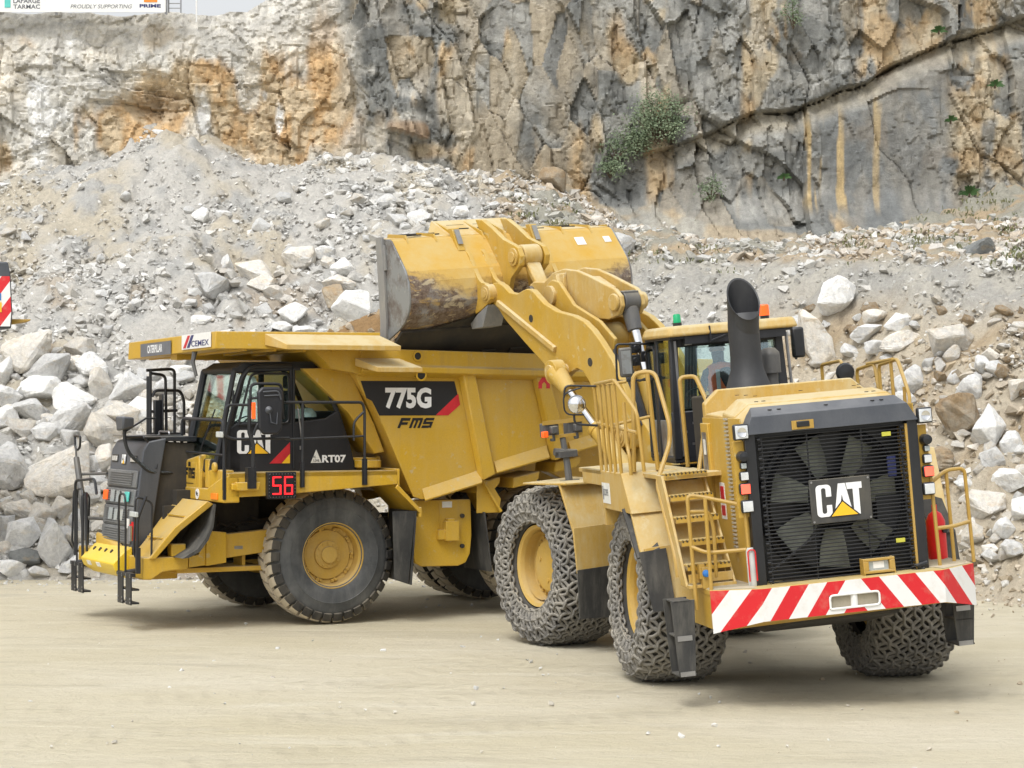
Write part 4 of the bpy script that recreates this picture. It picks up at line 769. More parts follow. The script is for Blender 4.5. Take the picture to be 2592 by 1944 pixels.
m = T_(); m.cyl((3.02, .9, 1.36), (3.02, .9, 1.62), .05, 12); m.cyl((3.02, .9, 1.62), (3.02, .9, 1.66), .02, 8); fe = tp('fire_extinguisher', m, 'red'); m = T_(); m.cyl((3.08, .96, 1.36), (3.08, .96, 1.60), .035, 12); tp('second_bottle', m, 'steel', fe)
m = T_(); m.box(3.03, 3.04, .62, .78, 1.55, 1.70); tp('notice', m, 'white')
# ---- diagonal stairway plate from deck to bumper and its lower liner
m = T_(); m.hexa([(2.10, .60, 1.97), (2.10, 2.10, 1.97), (2.55, 1.85, 1.55), (2.92, 1.74, 1.12), (2.92, .95, 1.12)], [(2.20, .60, 2.02), (2.20, 2.10, 2.02), (2.65, 1.85, 1.60), (3.02, 1.74, 1.12), (3.02, .95, 1.12)]); m.prism([(2.05, 2.0), (2.2, 2.02), (3.0, 1.14), (2.85, 1.14)], 'y', .86, .93)
sp = tp('stairway', m, 'truck_yellow', bevel=.012)
m = T_(); [m.hexa([(2.2 + .17 * i, 1.0, 1.93 - .17 * i), (2.2 + .17 * i, 1.7, 1.93 - .17 * i), (2.3 + .17 * i, 1.7, 1.93 - .17 * i), (2.3 + .17 * i, 1.0, 1.93 - .17 * i)], [(2.2 + .17 * i, 1.0, 1.95 - .17 * i), (2.2 + .17 * i, 1.7, 1.95 - .17 * i), (2.3 + .17 * i, 1.7, 1.95 - .17 * i), (2.3 + .17 * i, 1.0, 1.95 - .17 * i)]) for i in (1, 3)]; tp('rung', m, 'truck_yellow', sp)
m = T_(); n_ = 8; A = []
for i in range(n_ + 1):
    a = R(90 * i / n_); A.append((2.35 + .25 - .62 * math.sin(a) * .9, 1.14 + .80 * (1 - math.cos(a))))
A = [(2.62, 1.14), (2.52, 1.15), (2.34, 1.24), (2.2, 1.42), (2.12, 1.62), (2.08, 1.97), (2.11, 1.97), (2.15, 1.64), (2.24, 1.46), (2.38, 1.28), (2.54, 1.19)]
m.prism(A, 'y', 1.2, 2.15); tp('splash_shield', m, 'rubber_flap')
# ---- decks and the left front box
m = T_()
m.box(-.90, 1.98, 1.86, 2.45, 2.38, 2.46); m.box(-.90, 1.98, .2, 1.86, 2.36, 2.44); m.hexa([(2.0, 2.42, 2.08), (1.3, 2.42, 2.10), (-.9, 2.42, 2.24), (-.9, 2.42, 2.46), (2.0, 2.42, 2.46)], [(2.0, 2.45, 2.08), (1.3, 2.45, 2.10), (-.9, 2.45, 2.24), (-.9, 2.45, 2.46), (2.0, 2.45, 2.46)])
m.box(-.90, 1.98, -2.45, .2, 2.36, 2.44); m.box(-.9, 1.98, -2.45, -2.42, 2.15, 2.46); m.box(1.98, 2.02, -2.45, -.8, 2.10, 2.46)
m.box(-.94, -.90, 1.75, 2.45, 2.22, 2.49); dk = tp('deck', m, 'truck_yellow', bevel=.01)
m = T_(); m.hexa([(-.90, 1.35, 2.24), (-1.30, 1.35, 1.84), (-1.30, 1.35, 1.78), (-.90, 1.35, 2.18)], [(-.90, 2.45, 2.24), (-1.30, 2.45, 1.84), (-1.30, 2.45, 1.78), (-.90, 2.45, 2.18)]); m.box(-1.33, -1.29, 1.35, 2.46, 1.70, 1.86); m.prism([(-.90, 2.24), (-1.30, 1.84), (-1.30, 1.76), (-.86, 2.18)], 'y', 2.43, 2.462)
m.prism([(1.98, 2.1), (1.2, 2.14), (.9, 2.20), (-.2, 2.24), (-.9, 2.2), (-.9, 2.3), (1.98, 2.3)], 'y', 1.3, 1.33); tp('rear_fender', m, 'truck_yellow', bevel=.008)
m = T_(); m.hexa([(-1.26, 1.40, 1.80), (-1.26, 2.42, 1.80), (-1.20, 2.36, .60), (-1.06, 1.55, .70)], [(-1.24, 1.40, 1.80), (-1.24, 2.42, 1.80), (-1.18, 2.36, .60), (-1.04, 1.55, .70)]); m.hexa([(-1.24, 2.40, 1.80), (-.84, 2.40, 1.80), (-.90, 2.34, .72), (-1.14, 2.34, .62)], [(-1.24, 2.38, 1.80), (-.84, 2.38, 1.80), (-.90, 2.32, .72), (-1.14, 2.32, .62)]); tp('mud_flap', m, 'rubber_flap')
# front left box of the deck (front face at x = 2.05)
m = T_(); m.hexa([(1.75, .60, 2.0), (1.75, .60, 2.72), (1.75, 1.35, 2.80), (1.75, 1.36, 2.0)], [(2.05, .52, 2.0), (2.05, .52, 2.60), (2.05, 1.28, 2.71), (2.05, 1.34, 2.0)]); m.hexa([(1.8, .5, 2.0), (1.8, 2.45, 2.0), (1.8, 2.45, 2.42), (1.8, 1.7, 2.2), (1.8, .5, 2.2)], [(2.07, .5, 2.0), (2.07, 2.45, 2.0), (2.07, 2.45, 2.42), (2.07, 1.7, 2.2), (2.07, .5, 2.2)])
m.box(1.7, 2.0, 1.42, 1.60, 2.2, 2.66); m.box(1.8, 2.0, 1.6, 2.2, 2.2, 2.5); m.cyl((2.0, 1.95, 2.54), (2.06, 1.95, 2.54), .08, 16); bx = tp('control_box', m, 'truck_yellow', bevel=.02)
m = T_(); m.box(2.05, 2.056, .62, 1.18, 2.1, 2.60); m.box(2.05, 2.06, 1.36, 1.44, 2.1, 2.5); tp('box_panel', m, 'truck_yellow', bx, bevel=.004)
m = T_(); fms(m, frame((2.058, .68, 2.34), (0, 1, 0), (0, 0, 1)), .44, .17, 0); m.box(2.05, 2.062, .70, 1.05, 2.255, 2.265); m.box(2.05, 2.062, .82, .92, 2.53, 2.6); tp('lettering', m, 'decal_black', bx)
for y in (.62, 1.95): m = T_(); m.box(2.07, 2.10, y, y + .27, 2.04, 2.14); tp('marker_lamp', m, 'amber', bx, bevel=.008)
m = T_(); m.cyl((2.07, 1.28, 2.10), (2.078, 1.28, 2.10), .085, 20); rd = tp('round_sticker', m, 'white', bx); m = T_(); text_mb(m, '9c', frame((2.08, 1.23, 2.07), (0, 1, 0), (0, 0, 1)), .10, .07, .03); tp('lettering', m, 'decal_black', bx)
m = T_(); m.box(1.62, 1.95, 2.45, 2.52, 2.20, 2.30); m.prism([(1.50, 2.32), (1.9, 2.32), (1.88, 2.19), (1.52, 2.19)], 'y', 2.45, 2.56); tp('tool_box', m, 'truck_yellow', dk, bevel=.012)
m = T_(); m.cyl((-.62, 1.9, 2.5), (-.62, 1.9, 2.62), .22, 16); m.box(-.85, -.35, 1.5, 1.8, 2.46, 2.66); m.cyl((-.90, 1.7, 2.6), (-.86, 1.7, 2.6), .10, 16); tp('deck_cover', m, 'truck_yellow', bevel=.01)
# ---- LED number board
m = T_(); m.box(.90, 1.38, 2.455, 2.56, 2.05, 2.47); lb = tp('number_board', m, 'black_paint', bevel=.008)
m = T_()
for i in range(9):
    for z in (2.08, 2.44): m.cyl((.94 + i * .05, 2.56, z), (.94 + i * .05, 2.568, z), .007, 6)
for i in range(7):
    for x in (.925, 1.355): m.cyl((x, 2.56, 2.1 + i * .055), (x, 2.568, 2.1 + i * .055), .007, 6)
tp('board_screws', m, 'steel', lb)
SEG = {'5': 'afgcd', '6': 'afgcde'}
for n_, ch in enumerate('56'):
    m = T_()
    x0 = 1.29 - n_ * .195; w7, h7 = .12, .26; z0 = 2.13
    def dots(ax, az, bx2, bz):
        for i in range(7):
            t_ = i / 6; m.cyl((x0 - (ax + (bx2 - ax) * t_) * w7, 2.56, z0 + (az + (bz - az) * t_) * h7), (x0 - (ax + (bx2 - ax) * t_) * w7, 2.572, z0 + (az + (bz - az) * t_) * h7), .0135, 8)
    for sgm in SEG[ch]: dots(*{'a': (0, 1, 1, 1), 'f': (0, .5, 0, 1), 'g': (0, .5, 1, .5), 'c': (1, 0, 1, .5), 'd': (0, 0, 1, 0), 'e': (0, 0, 0, .5)}[sgm])
    tp('digit', m, 'led_lit', lb)
# ---- cab
ya, yb = .45, 1.85
Zc = [(2.0, 2.46), (1.97, 2.62), (1.74, 3.30), (1.60, 3.98), (1.66, 4.10), (1.50, 4.20), (.34, 4.22), (.14, 4.06), (-.12, 3.52), (-.33, 2.90), (-.45, 2.46)]
def ribbon(mb, pts, w_, y0, y1, closed=False):
    n = len(pts)
    for i in range(n - (0 if closed else 1)):
        a, b_ = Vector((pts[i][0], 0, pts[i][1])), Vector((pts[(i + 1) % n][0], 0, pts[(i + 1) % n][1])); d = (b_ - a).normalized(); q = Vector((d.z, 0, -d.x)) * w_ / 2; a = a - d * w_ * .3; b_ = b_ + d * w_ * .3
        mb.hexa([(a + q)[:1] + (y0,) + (a + q)[2:], (b_ + q)[:1] + (y0,) + (b_ + q)[2:], (b_ - q)[:1] + (y0,) + (b_ - q)[2:], (a - q)[:1] + (y0,) + (a - q)[2:]], [(a + q)[:1] + (y1,) + (a + q)[2:], (b_ + q)[:1] + (y1,) + (b_ + q)[2:], (b_ - q)[:1] + (y1,) + (b_ - q)[2:], (a - q)[:1] + (y1,) + (a - q)[2:]])
m = T_()
for (y0, y1) in ((yb - .05, yb), (ya, ya + .05)):
    m.prism([(2.0, 2.46), (1.96, 2.66), (1.80, 3.12), (1.60, 3.24), (.66, 3.24), (.1, 3.30), (-.10, 3.42), (-.15, 3.42), (-.45, 2.46)], 'y', y0, y1)      # lower side wall
    m.prism([(.72, 3.2), (.62, 3.2), (.62, 4.18), (.72, 4.18)], 'y', y0, y1)                                                      # B pillar
    m.prism([(1.55, 3.96), (1.50, 4.20), (.34, 4.22), (.30, 4.11), (1.40, 4.08)], 'y', y0, y1)
    m.prism([(.34, 4.22), (.14, 4.06), (-.15, 3.42), (-.08, 3.38), (.20, 3.98), (.38, 4.12)], 'y', y0, y1)
    m.prism([(1.80, 3.10), (1.74, 3.30), (1.55, 3.96), (1.50, 4.2), (1.40, 4.1), (1.48, 3.92), (1.66, 3.22)], 'y', y0, y1)
m.prism([(1.62, 4.02), (1.66, 4.10), (1.50, 4.20), (.34, 4.22), (.14, 4.06), (.3, 4.08)], 'y', ya, yb); m.box(-.45, 1.98, ya, yb, 2.44, 2.5)
m.prism([(-.45, 2.46), (-.33, 2.90), (-.15, 3.42), (-.10, 3.42), (-.27, 2.9), (-.40, 2.46)], 'y', ya, yb)
m.prism([(2.0, 2.46), (1.97, 2.66), (1.90, 2.66), (1.93, 2.46)], 'y', ya, yb); m.box(1.55, 1.75, ya, yb, 2.46, 3.0)
cab = tp('cab', m, 'cab_dark', bevel=.02)
m = T_(); m.tube([(1.86, yb + .01, 2.5), (1.82, yb + .02, 3.0), (1.66, yb + .02, 3.6), (1.55, yb + .02, 3.95), (1.44, yb + .02, 4.08), (1.3, yb + .02, 4.13), (.70, yb + .02, 4.14)], .035, 8); m.tube([(.66, yb + .01, 4.1), (.66, yb + .01, 2.5)], .018, 6); m.rail([(1.60, yb + .005, 3.2), (1.38, yb + .005, 4.02), (.74, yb + .005, 4.02), (.74, yb + .005, 3.22), (1.60, yb + .005, 3.2)], .02, .1); tp('door_frame', m, 'black_paint', cab)
m = T_(); m.rail([(.60, yb + .01, 3.5), (.60, yb + .05, 3.45), (.52, yb + .05, 2.85), (.52, yb + .01, 2.8)], .012); m.box(.50, .56, yb, yb + .02, 2.80, 2.86); tp('door_handle', m, 'steel', cab)
m = T_(); m.prism([(1.72, 3.24), (1.66, 3.24), (1.48, 3.92), (1.40, 4.05), (.76, 4.05), (.72, 3.24)], 'y', yb - .03, yb - .022); tp('window', m, 'glass', cab)
m = T_(); m.prism([(.60, 3.25), (.60, 4.10), (.32, 4.10), (.18, 3.98), (-.08, 3.45), (.06, 3.32)], 'y', yb - .03, yb - .022); tp('window', m, 'glass', cab)
m = T_(); m.prism([(1.72, 3.24), (1.66, 3.24), (1.48, 3.92), (1.40, 4.05), (.76, 4.05), (.72, 3.24)], 'y', ya + .02, ya + .028); m.prism([(.60, 3.25), (.60, 4.10), (.32, 4.10), (.18, 3.98), (-.08, 3.45), (.06, 3.32)], 'y', ya + .02, ya + .028); tp('window', m, 'glass', cab)
m = T_(); m.hexa([(1.94, ya + .05, 2.66), (1.94, yb - .05, 2.66), (1.63, yb - .05, 4.02), (1.63, ya + .05, 4.02)], [(1.95, ya + .05, 2.66), (1.95, yb - .05, 2.66), (1.64, yb - .05, 4.02), (1.64, ya + .05, 4.02)]); tp('windscreen', m, 'glass', cab)
m = T_(); m.tube([(1.98, yb - .02, 2.5), (1.66, yb - .02, 4.06)], .045, 8); m.tube([(1.98, ya + .02, 2.5), (1.66, ya + .02, 4.06)], .06, 8); m.tube([(1.66, ya, 4.06), (1.66, yb, 4.06)], .05, 8); m.tube([(1.86, yb + .05, 2.9), (1.72, yb + .06, 3.5), (1.70, yb + .06, 3.75)], .016, 6); m.tube([(1.97, 1.1, 2.75), (1.80, 1.35, 3.45)], .012, 6); tp('windscreen_frame', m, 'black_paint', cab)
m = T_(); m.box(.5, 1.0, .95, 1.4, 2.5, 3.0); m.box(.42, .56, .95, 1.4, 3.0, 3.75); m.box(.44, .54, 1.05, 1.3, 3.78, 4.0); tp('seat', m, 'seat', cab, bevel=.05)
m = T_(); m.lathe([(.2, -.012), (.215, 0), (.2, .012), (.19, 0)], (0, 0, 0), 'z', 24, Matrix.Translation((1.35, 1.18, 3.22)) @ Matrix.Rotation(R(35), 4, 'Y'), close=True); m.cyl((1.35, 1.18, 3.2), (1.62, 1.18, 2.9), .03); m.box(1.5, 1.8, .6, 1.7, 2.9, 3.08); tp('steering_wheel', m, 'black_paint', cab)
m = T_(); m.lathe([(0, .16), (.1, .14), (.16, .07), (.17, 0)], (.33, 1.6, 3.32), 'z', 20); m.box(.42, .56, 1.5, 1.7, 3.3, 3.45); tp('parcel', m, 'lens_dim', cab)
Ls = lambda x, z, off=.004: frame((x, yb + off, z), (-1, 0, 0), (0, 0, 1))
cat_logo(TM, cab, Ls(1.62, 2.745), .60, .375)
m = T_(); m.prism([(1.07, 2.585), (.72, 2.92), (.72, 2.74), (.865, 2.585)], 'y', yb, yb + .005); tp('red_flash', m, 'decal_red', cab); m = T_(); m.prism([(.86, 2.585), (.72, 2.735), (.72, 2.585)], 'y', yb, yb + .005); tp('yellow_flash', m, 'logo_yellow', cab)
m = T_(); text_mb(m, 'RT07', Ls(.165, 2.585), .42, .125, .04); tp('lettering', m, 'logo_white', cab)
m = T_(); m.prism([(.36, 2.585), (.16 + .01, 2.585), (.265, 2.80)], 'y', yb, yb + .004); tri = tp('triangle_sign', m, 'sticker', cab); m = T_(); text_mb(m, 'FG\n5.2WB', Ls(.315, 2.60, .006), .10, .10, .01, .001); tp('lettering', m, 'decal_black', cab)
# behind the cab: air ducts under the canopy
m = T_(); m.box(-.5, .3, -1.9, .35, 2.46, 2.95); m.cyl((.9, -1.6, 2.46), (.9, -1.6, 3.3), .28, 20); m.box(-.45, .1, .6, 1.6, 2.46, 2.9); tp('deck_equipment', m, 'dark_under', bevel=.02)
# ---- rails
rl = lambda pts, r_=.024, lab=None, nm='handrail', mat='black_paint', bend=.09: tp(nm, T_().rail(pts, r_, bend), mat, truck, label=lab)
y_ = 2.47
m = T_(); m.rail([(1.04, y_, 3.56), (-.28, y_, 3.56), (-.31, y_, 3.4), (-.31, y_, 2.25)], .024, .12); m.rail([(.76, y_, 3.56), (.76, y_, 2.22)], .024); m.rail([(1.04, y_, 2.98), (-.31, y_, 3.02)], .018); m.rail([(-.31, y_, 3.42), (-.12, y_, 3.25), (-.12, y_, 2.95)], .02); m.box(.73, .80, y_ - .02, y_ + .02, 2.22, 2.62); m.box(-.35, -.27, y_ - .02, y_ + .02, 2.24, 2.66); m.rail([(1.04, y_, 3.56), (1.04, 2.1, 3.56)], .02); tp('handrail', m, 'black_paint')
m = T_(); m.rail([(2.05, .48, 2.42), (2.05, .48, 3.30), (2.05, 2.42, 3.28), (2.05, 2.42, 2.2)], .026, .16); m.rail([(2.05, .48, 2.76), (2.05, 2.42, 2.74)], .018); m.box(2.03, 2.07, 2.40, 2.46, 2.05, 2.55); m.rail([(2.05, .55, 2.4), (2.05, .55, 2.1)], .03); tp('handrail', m, 'black_paint')
m = T_()
yy = -1.3
for pts in ([(1.98, yy, 3.0), (1.98, yy, 4.08), (1.98, yy + .02, 4.10)], [(2.05, yy, 4.10), (1.55, yy, 4.13), (1.55, yy, 3.0)], [(1.97, yy + .02, 4.05), (1.72, yy + .02, 4.02), (1.70, yy + .02, 3.0)], [(1.95, yy, 3.65), (1.9, yy, 3.76), (1.45, yy, 3.76), (1.38, yy, 3.6), (1.38, yy, 3.0)], [(1.98, yy, 3.4), (1.5, yy, 3.42)], [(1.98, yy, 3.02), (1.38, yy, 3.02)]): m.rail(pts, .026)
m.tube([(2.0, yy - .05, 2.44), (2.0, yy - .05, 4.0)], .035, 8); tp('far_side_rail', m, 'black_paint'); m = T_(); m.box(1.80, 1.92, yy - .05, yy + .05, 3.0, 3.6); m.box(1.77, 1.80, yy - .1, yy + .1, 3.05, 3.7); tp('mirror', m, 'black_paint', bevel=.02)
for (y0, y1, yi, yo) in ((.80, 1.48, 0, 0),):
    pass
for s, yc_ in ((1, 1.28), (-1, -1.22)):
    x0 = 3.27; e = yc_ + s * .38; i_ = yc_ - s * .30
    m = T_(); m.rail([(x0, i_ + .0, .88), (x0, i_, 2.0), (x0, i_ + s * .06, 2.12), (x0, i_ + s * .28, 2.12), (x0, i_ + s * .34, 2.0), (x0, i_ + s * .34, .86)], .018, .08)
    m.rail([(x0 - .3, e + s * .02, 1.15), (x0 - .32, e, 2.0), (x0 - .05, e, 2.10), (x0 - .02, e, 1.2), (x0 - .1, e, 1.08)], .018, .08)
    if s < 0: m.rail([(x0, -1.35, 1.0), (x0, -1.35, 2.25), (x0 - .1, -.6, 2.3), (x0 - .1, -.5, 2.05)], .024, .09); m.tube([(x0 - .03, -1.05, 1.0), (x0 - .03, -1.05, 2.0), (x0 - .03, -.85, 2.05), (x0 - .03, -.8, 1.1)], .02, 8)
    tp('boarding_rail', m, 'black_paint')
    m = T_()
    for j in (-1, 1): m.box(x0 - .01, x0 + .012, yc_ + j * .20 - .13, yc_ + j * .20 + .13, .40, .88)
    m.box(x0 - .06, x0 + .02, yc_ - .36, yc_ + .36, .84, .90); m.cyl((x0 - .3, yc_, .92), (x0, yc_, .88), .05, 8); m.box(x0 - .14, x0 - .01, yc_ - .30, yc_ + .30, .41, .44); m.box(x0 - .14, x0 - .01, yc_ - .30, yc_ + .30, .62, .65); sl = tp('step_ladder', m, 'black_paint', bevel=.006)
    m = T_(); [m.cyl((x0 + .012, yc_ + a_, z_), (x0 + .022, yc_ + a_, z_), .016, 8) for a_ in (-.3, -.1, .1, .3) for z_ in (.44, .50, .84, .87)]; tp('step_bolts', m, 'steel', sl)
m = T_(); m.rail([(x0 - .06, 1.7, 1.1), (x0 - .06, 1.72, 1.75), (x0 - .2, 1.72, 2.1)], .026); m.box(x0 - .1, x0 - .03, 1.70, 1.76, .9, 1.3); tp('boarding_rail', m, 'black_paint'); m = T_(); m.box(x0 - .05, x0 + .0, 1.50, 1.80, 1.78, 1.86); tp('reflector', m, 'reflective', bevel=.01)
for (x, y, z) in ((2.08, 2.35, 3.06), (2.08, .45, 2.64)): m = T_(); m.box(x, x + .03, y - .14, y + .14, z - .045, z + .045); tp('reflector', m, 'reflective', bevel=.01)
# mirrors
m = T_(); m.tube([(3.1, -1.35, 1.25), (3.1, -1.45, 1.75), (3.1, -1.86, 2.62)], [.055, .06, .05], 10); m.tube([(3.1, -1.86, 2.62), (3.1, -1.90, 2.82)], .018, 8); m.cyl((3.1, -1.4, 1.62), (2.8, -.8, 1.62), .03, 8); m.cyl((3.05, -1.75, 2.34), (2.9, -.8, 2.38), .025, 8); fm = tp('mirror_arm', m, 'cab_grey')
m = T_(); m.rail([(3.06, -2.08, 2.98), (3.06, -2.05, 2.78), (3.06, -1.92, 2.74), (3.06, -1.78, 2.80), (3.06, -1.76, 2.98), (3.06, -2.08, 2.985)], .02, .05); tp('mirror_frame', m, 'black_paint', fm); m = T_(); m.hexa([(3.04, -2.05, 2.97), (3.04, -2.0, 2.78), (3.04, -1.84, 2.79), (3.04, -1.78, 2.97)], [(3.05, -2.05, 2.97), (3.05, -2.0, 2.78), (3.05, -1.84, 2.79), (3.05, -1.78, 2.97)]); tp('mirror_glass', m, 'lens', fm)
m = T_(); m.rail([(2.06, .62, 2.42), (2.3, .7, 2.42), (2.7, .8, 2.44), (3.05, .8, 2.74), (3.12, .8, 2.95), (3.12, .8, 3.12)], .03, .12); m.rail([(3.1, .8, 3.0), (2.1, .55, 3.02)], .024); m.tube([(2.8, .8, 3.0), (2.2, .6, 2.45)], .02, 8); m.tube([(3.1, .8, 3.1), (2.7, .6, 3.3), (2.5, .5, 3.3)], .016, 6); m.rail([(2.06, .5, 2.45), (2.2, .6, 2.95), (2.4, .7, 2.95), (2.6, .8, 2.5)], .018); nm_ = tp('mirror_arm', m, 'black_paint'); m = T_(); m.hexa([(3.02, .66, 3.32), (3.02, 1.0, 3.32), (3.02, .98, 3.16), (3.02, .74, 3.12)], [(3.22, .62, 3.34), (3.22, 1.04, 3.34), (3.22, 1.0, 3.12), (3.22, .68, 3.10)]); tp('mirror_housing', m, 'hood_grey', nm_, bevel=.03)
y_ = 2.56
m = T_(); m.tube([(1.64, y_, 2.22), (1.62, y_, 2.9), (1.69, y_, 3.1), (1.69, y_, 3.62)], .032, 8); m.rail([(1.67, y_, 3.5), (1.67, y_, 3.85), (1.15, y_, 3.85), (1.13, y_, 3.3)], .024, .1); m.rail([(1.66, y_, 3.62), (1.3, y_ + .05, 3.66), (1.28, y_ + .05, 3.28), (1.55, y_ + .02, 3.25), (1.62, y_, 3.05)], .022, .08); m.rail([(1.69, y_, 3.52), (2.08, y_, 3.52), (2.10, y_, 3.05), (1.95, y_, 2.99), (1.0, y_ - .05, 3.0)], .022, .1); m.box(1.58, 1.72, y_ - .10, y_ + .03, 2.22, 2.55); ml = tp('mirror_post', m, 'black_paint')
m = T_(); m.prism([(1.56, 3.15), (1.58, 3.72), (1.50, 3.80), (1.22, 3.80), (1.15, 3.72), (1.17, 3.15), (1.24, 3.06), (1.48, 3.06)], 'y', y_ + .01, y_ + .09); mh = tp('mirror_housing', m, 'cab_dark', ml, bevel=.03, seg=3)
m = T_(); m.rail([(1.50, y_ + .1, 3.72), (1.24, y_ + .1, 3.74), (1.20, y_ + .1, 3.6)], .012); m.rail([(1.48, y_ + .1, 3.66), (1.24, y_ + .1, 3.67)], .010); m.lathe([(.0, .05), (.05, .02), (.06, 0)], (1.40, y_ + .09, 3.44), 'y', 14); m.tube([(1.40, y_ + .13, 3.4), (1.38, y_ + .14, 3.25), (1.28, y_ + .12, 3.22), (1.26, y_ + .1, 3.4)], .008, 6); tp('camera_and_cable', m, 'hood_grey', mh); m = T_(); m.prism([(1.66, 3.30), (1.66, 3.56), (1.60, 3.56), (1.60, 3.30)], 'y', y_ + .01, y_ + .05); tp('indicator', m, 'orange_lens', ml, bevel=.01)
m = T_(); m.tube([(2.1, 1.24, 4.38), (2.14, 1.25, 4.2), (2.1, 1.30, 3.98)], [.045, .035, .03], 8); tp('canopy_bracket', m, 'cab_grey')
# ---- dump body
yb2 = 2.2
E_ = [(-.20, 4.14), (-.31, 3.90), (-.45, 3.63), (-.56, 3.58), (-.71, 3.29), (-1.22, 2.18), (-1.30, 2.02)]   # front edge of the side
bot = [(-1.46, 1.97), (-2.51, 2.23), (-2.78, 2.38), (-3.75, 2.62), (-5.2, 2.95), (-7.1, 3.35)]
m = T_(); top = [(-7.1, 4.08), (-3.85, 4.12), (-.20, 4.14)]
for s in (1, -1): m.prism(top + E_ + bot, 'y', s * (yb2 - .03), s * yb2)
fl = [(-.35, 4.40), (-.45, 4.40), (-1.65, 2.12), (-7.15, 3.42), (-7.15, 3.36), (-1.62, 2.03), (-1.45, 2.05)]; m.prism([(-.60, 4.1), (-.72, 4.1), (-1.62, 2.2), (-7.1, 3.42), (-7.1, 3.34), (-1.40, 2.05)], 'y', -yb2 + .03, yb2 - .03)
body = tp('dump_body', m, 'truck_yellow', bevel=.015)
m = T_()   # top rails
for s in (1, -1):
    P_ = [(yb2 - .02, 4.43), (yb2 + .13, 4.43), (yb2 + .13, 4.18), (yb2 + .20, 4.15), (yb2 + .20, 4.06), (yb2, 3.98), (yb2 - .02, 3.98)]
    m.hexa([(-.30, s * y, z) for y, z in P_], [(-7.1, s * y, z - .12) for y, z in P_])
tp('top_rail', m, 'truck_yellow', body, bevel=.025, seg=3)
m = T_(); [m.cyl((-1.31, yb2 + .128, 4.31), (-1.31, yb2 + .138, 4.31), .065, 18) for _ in (0,)]; m.cyl((-1.36, yb2 + .06, 4.02), (-1.36, yb2 + .17, 3.99), .075, 18); split_build(m, 'rail_hole', 'dark_under', body)
m = T_(); m.lathe([(.06, 0), (.085, .0), (.085, .03), (.06, .03)], (-1.31, yb2 + .125, 4.31), 'y', 20, close=True); m.lathe([(.07, 0), (.095, .0), (.095, .04), (.07, .04)], (-1.36, yb2 + .14, 4.0), 'y', 20, close=True); tp('rail_hole_rim', m, 'truck_yellow', body)
m = T_()
for (xt0, xt1, xb0, xb1, zb0, zb1) in ((-2.10, -2.42, -2.48, -2.80, 2.27, 2.37), (-3.47, -3.81, -3.85, -4.2, 2.58, 2.68), (-4.9, -5.24, -5.2, -5.55, 2.95, 3.0), (-6.3, -6.6, -6.5, -6.8, 3.2, 3.25)):
    for s in (1, -1):
        m.hexa([(xt0, s * yb2, 4.02), (xt1, s * yb2, 4.02), (xb1, s * yb2, zb1), (xb0, s * yb2, zb0)], [(xt0 - .05, s * (yb2 + .13), 4.02), (xt1 + .05, s * (yb2 + .13), 4.02), (xb1 + .05, s * (yb2 + .13), zb1), (xb0 - .05, s * (yb2 + .13), zb0)])
split_build(m, 'side_rib', 'truck_yellow', body, .02)
m = T_()
for (x0, z0, x1, z1) in ((-1.46, 1.97, -2.51, 2.24), (-2.78, 2.40, -3.78, 2.64), (-4.2, 2.72, -5.2, 2.95)):
    m.hexa([(x0, yb2, z0 + .18), (x1, yb2, z1 + .20), (x1, yb2 + .12, z1), (x0, yb2 + .12, z0)], [(x0, yb2 - .02, z0 + .16), (x1, yb2 - .02, z1 + .18), (x1, yb2 + .10, z1 - .03), (x0, yb2 + .10, z0 - .03)])
split_build(m, 'side_lip', 'truck_yellow', body, .008)
m = T_()
for (x0, z0, x1) in ((-2.55, 2.22, -2.95), (-3.2, 2.30, -3.7), (-4.0, 2.55, -4.5)):
    m.prism([(x0, z0), (x1, z0 + .10), (x1 + .02, z0 - .02), (x1 + .10, z0 - .10), (x0 + .02, z0 - .18)], 'y', 1.4, 2.12)
m.prism([(-1.5, 2.1), (-5.9, 3.1), (-5.9, 2.3), (-5.6, 1.9), (-4.6, 2.35), (-1.6, 1.85)], 'y', .4, .7); m.prism([(-1.5, 2.1), (-5.9, 3.1), (-5.9, 2.3), (-5.6, 1.9), (-4.6, 2.35), (-1.6, 1.85)], 'y', -.7, -.4)
split_build(m, 'floor_bolster', 'truck_yellow', body, .02)
m = T_(); m.prism([(.55, 4.1), (-.25, 4.12), (-.72, 3.2), (-.9, 2.75), (-.72, 2.72), (-.25, 3.4)], 'y', 1.2, 1.95); m.prism([(-.15, 4.2), (-.55, 3.6), (-1.3, 2.1), (-1.45, 2.1), (-.6, 4.2)], 'y', -2.17, 2.17); tp('front_wall', m, 'truck_yellow', body, bevel=.015)
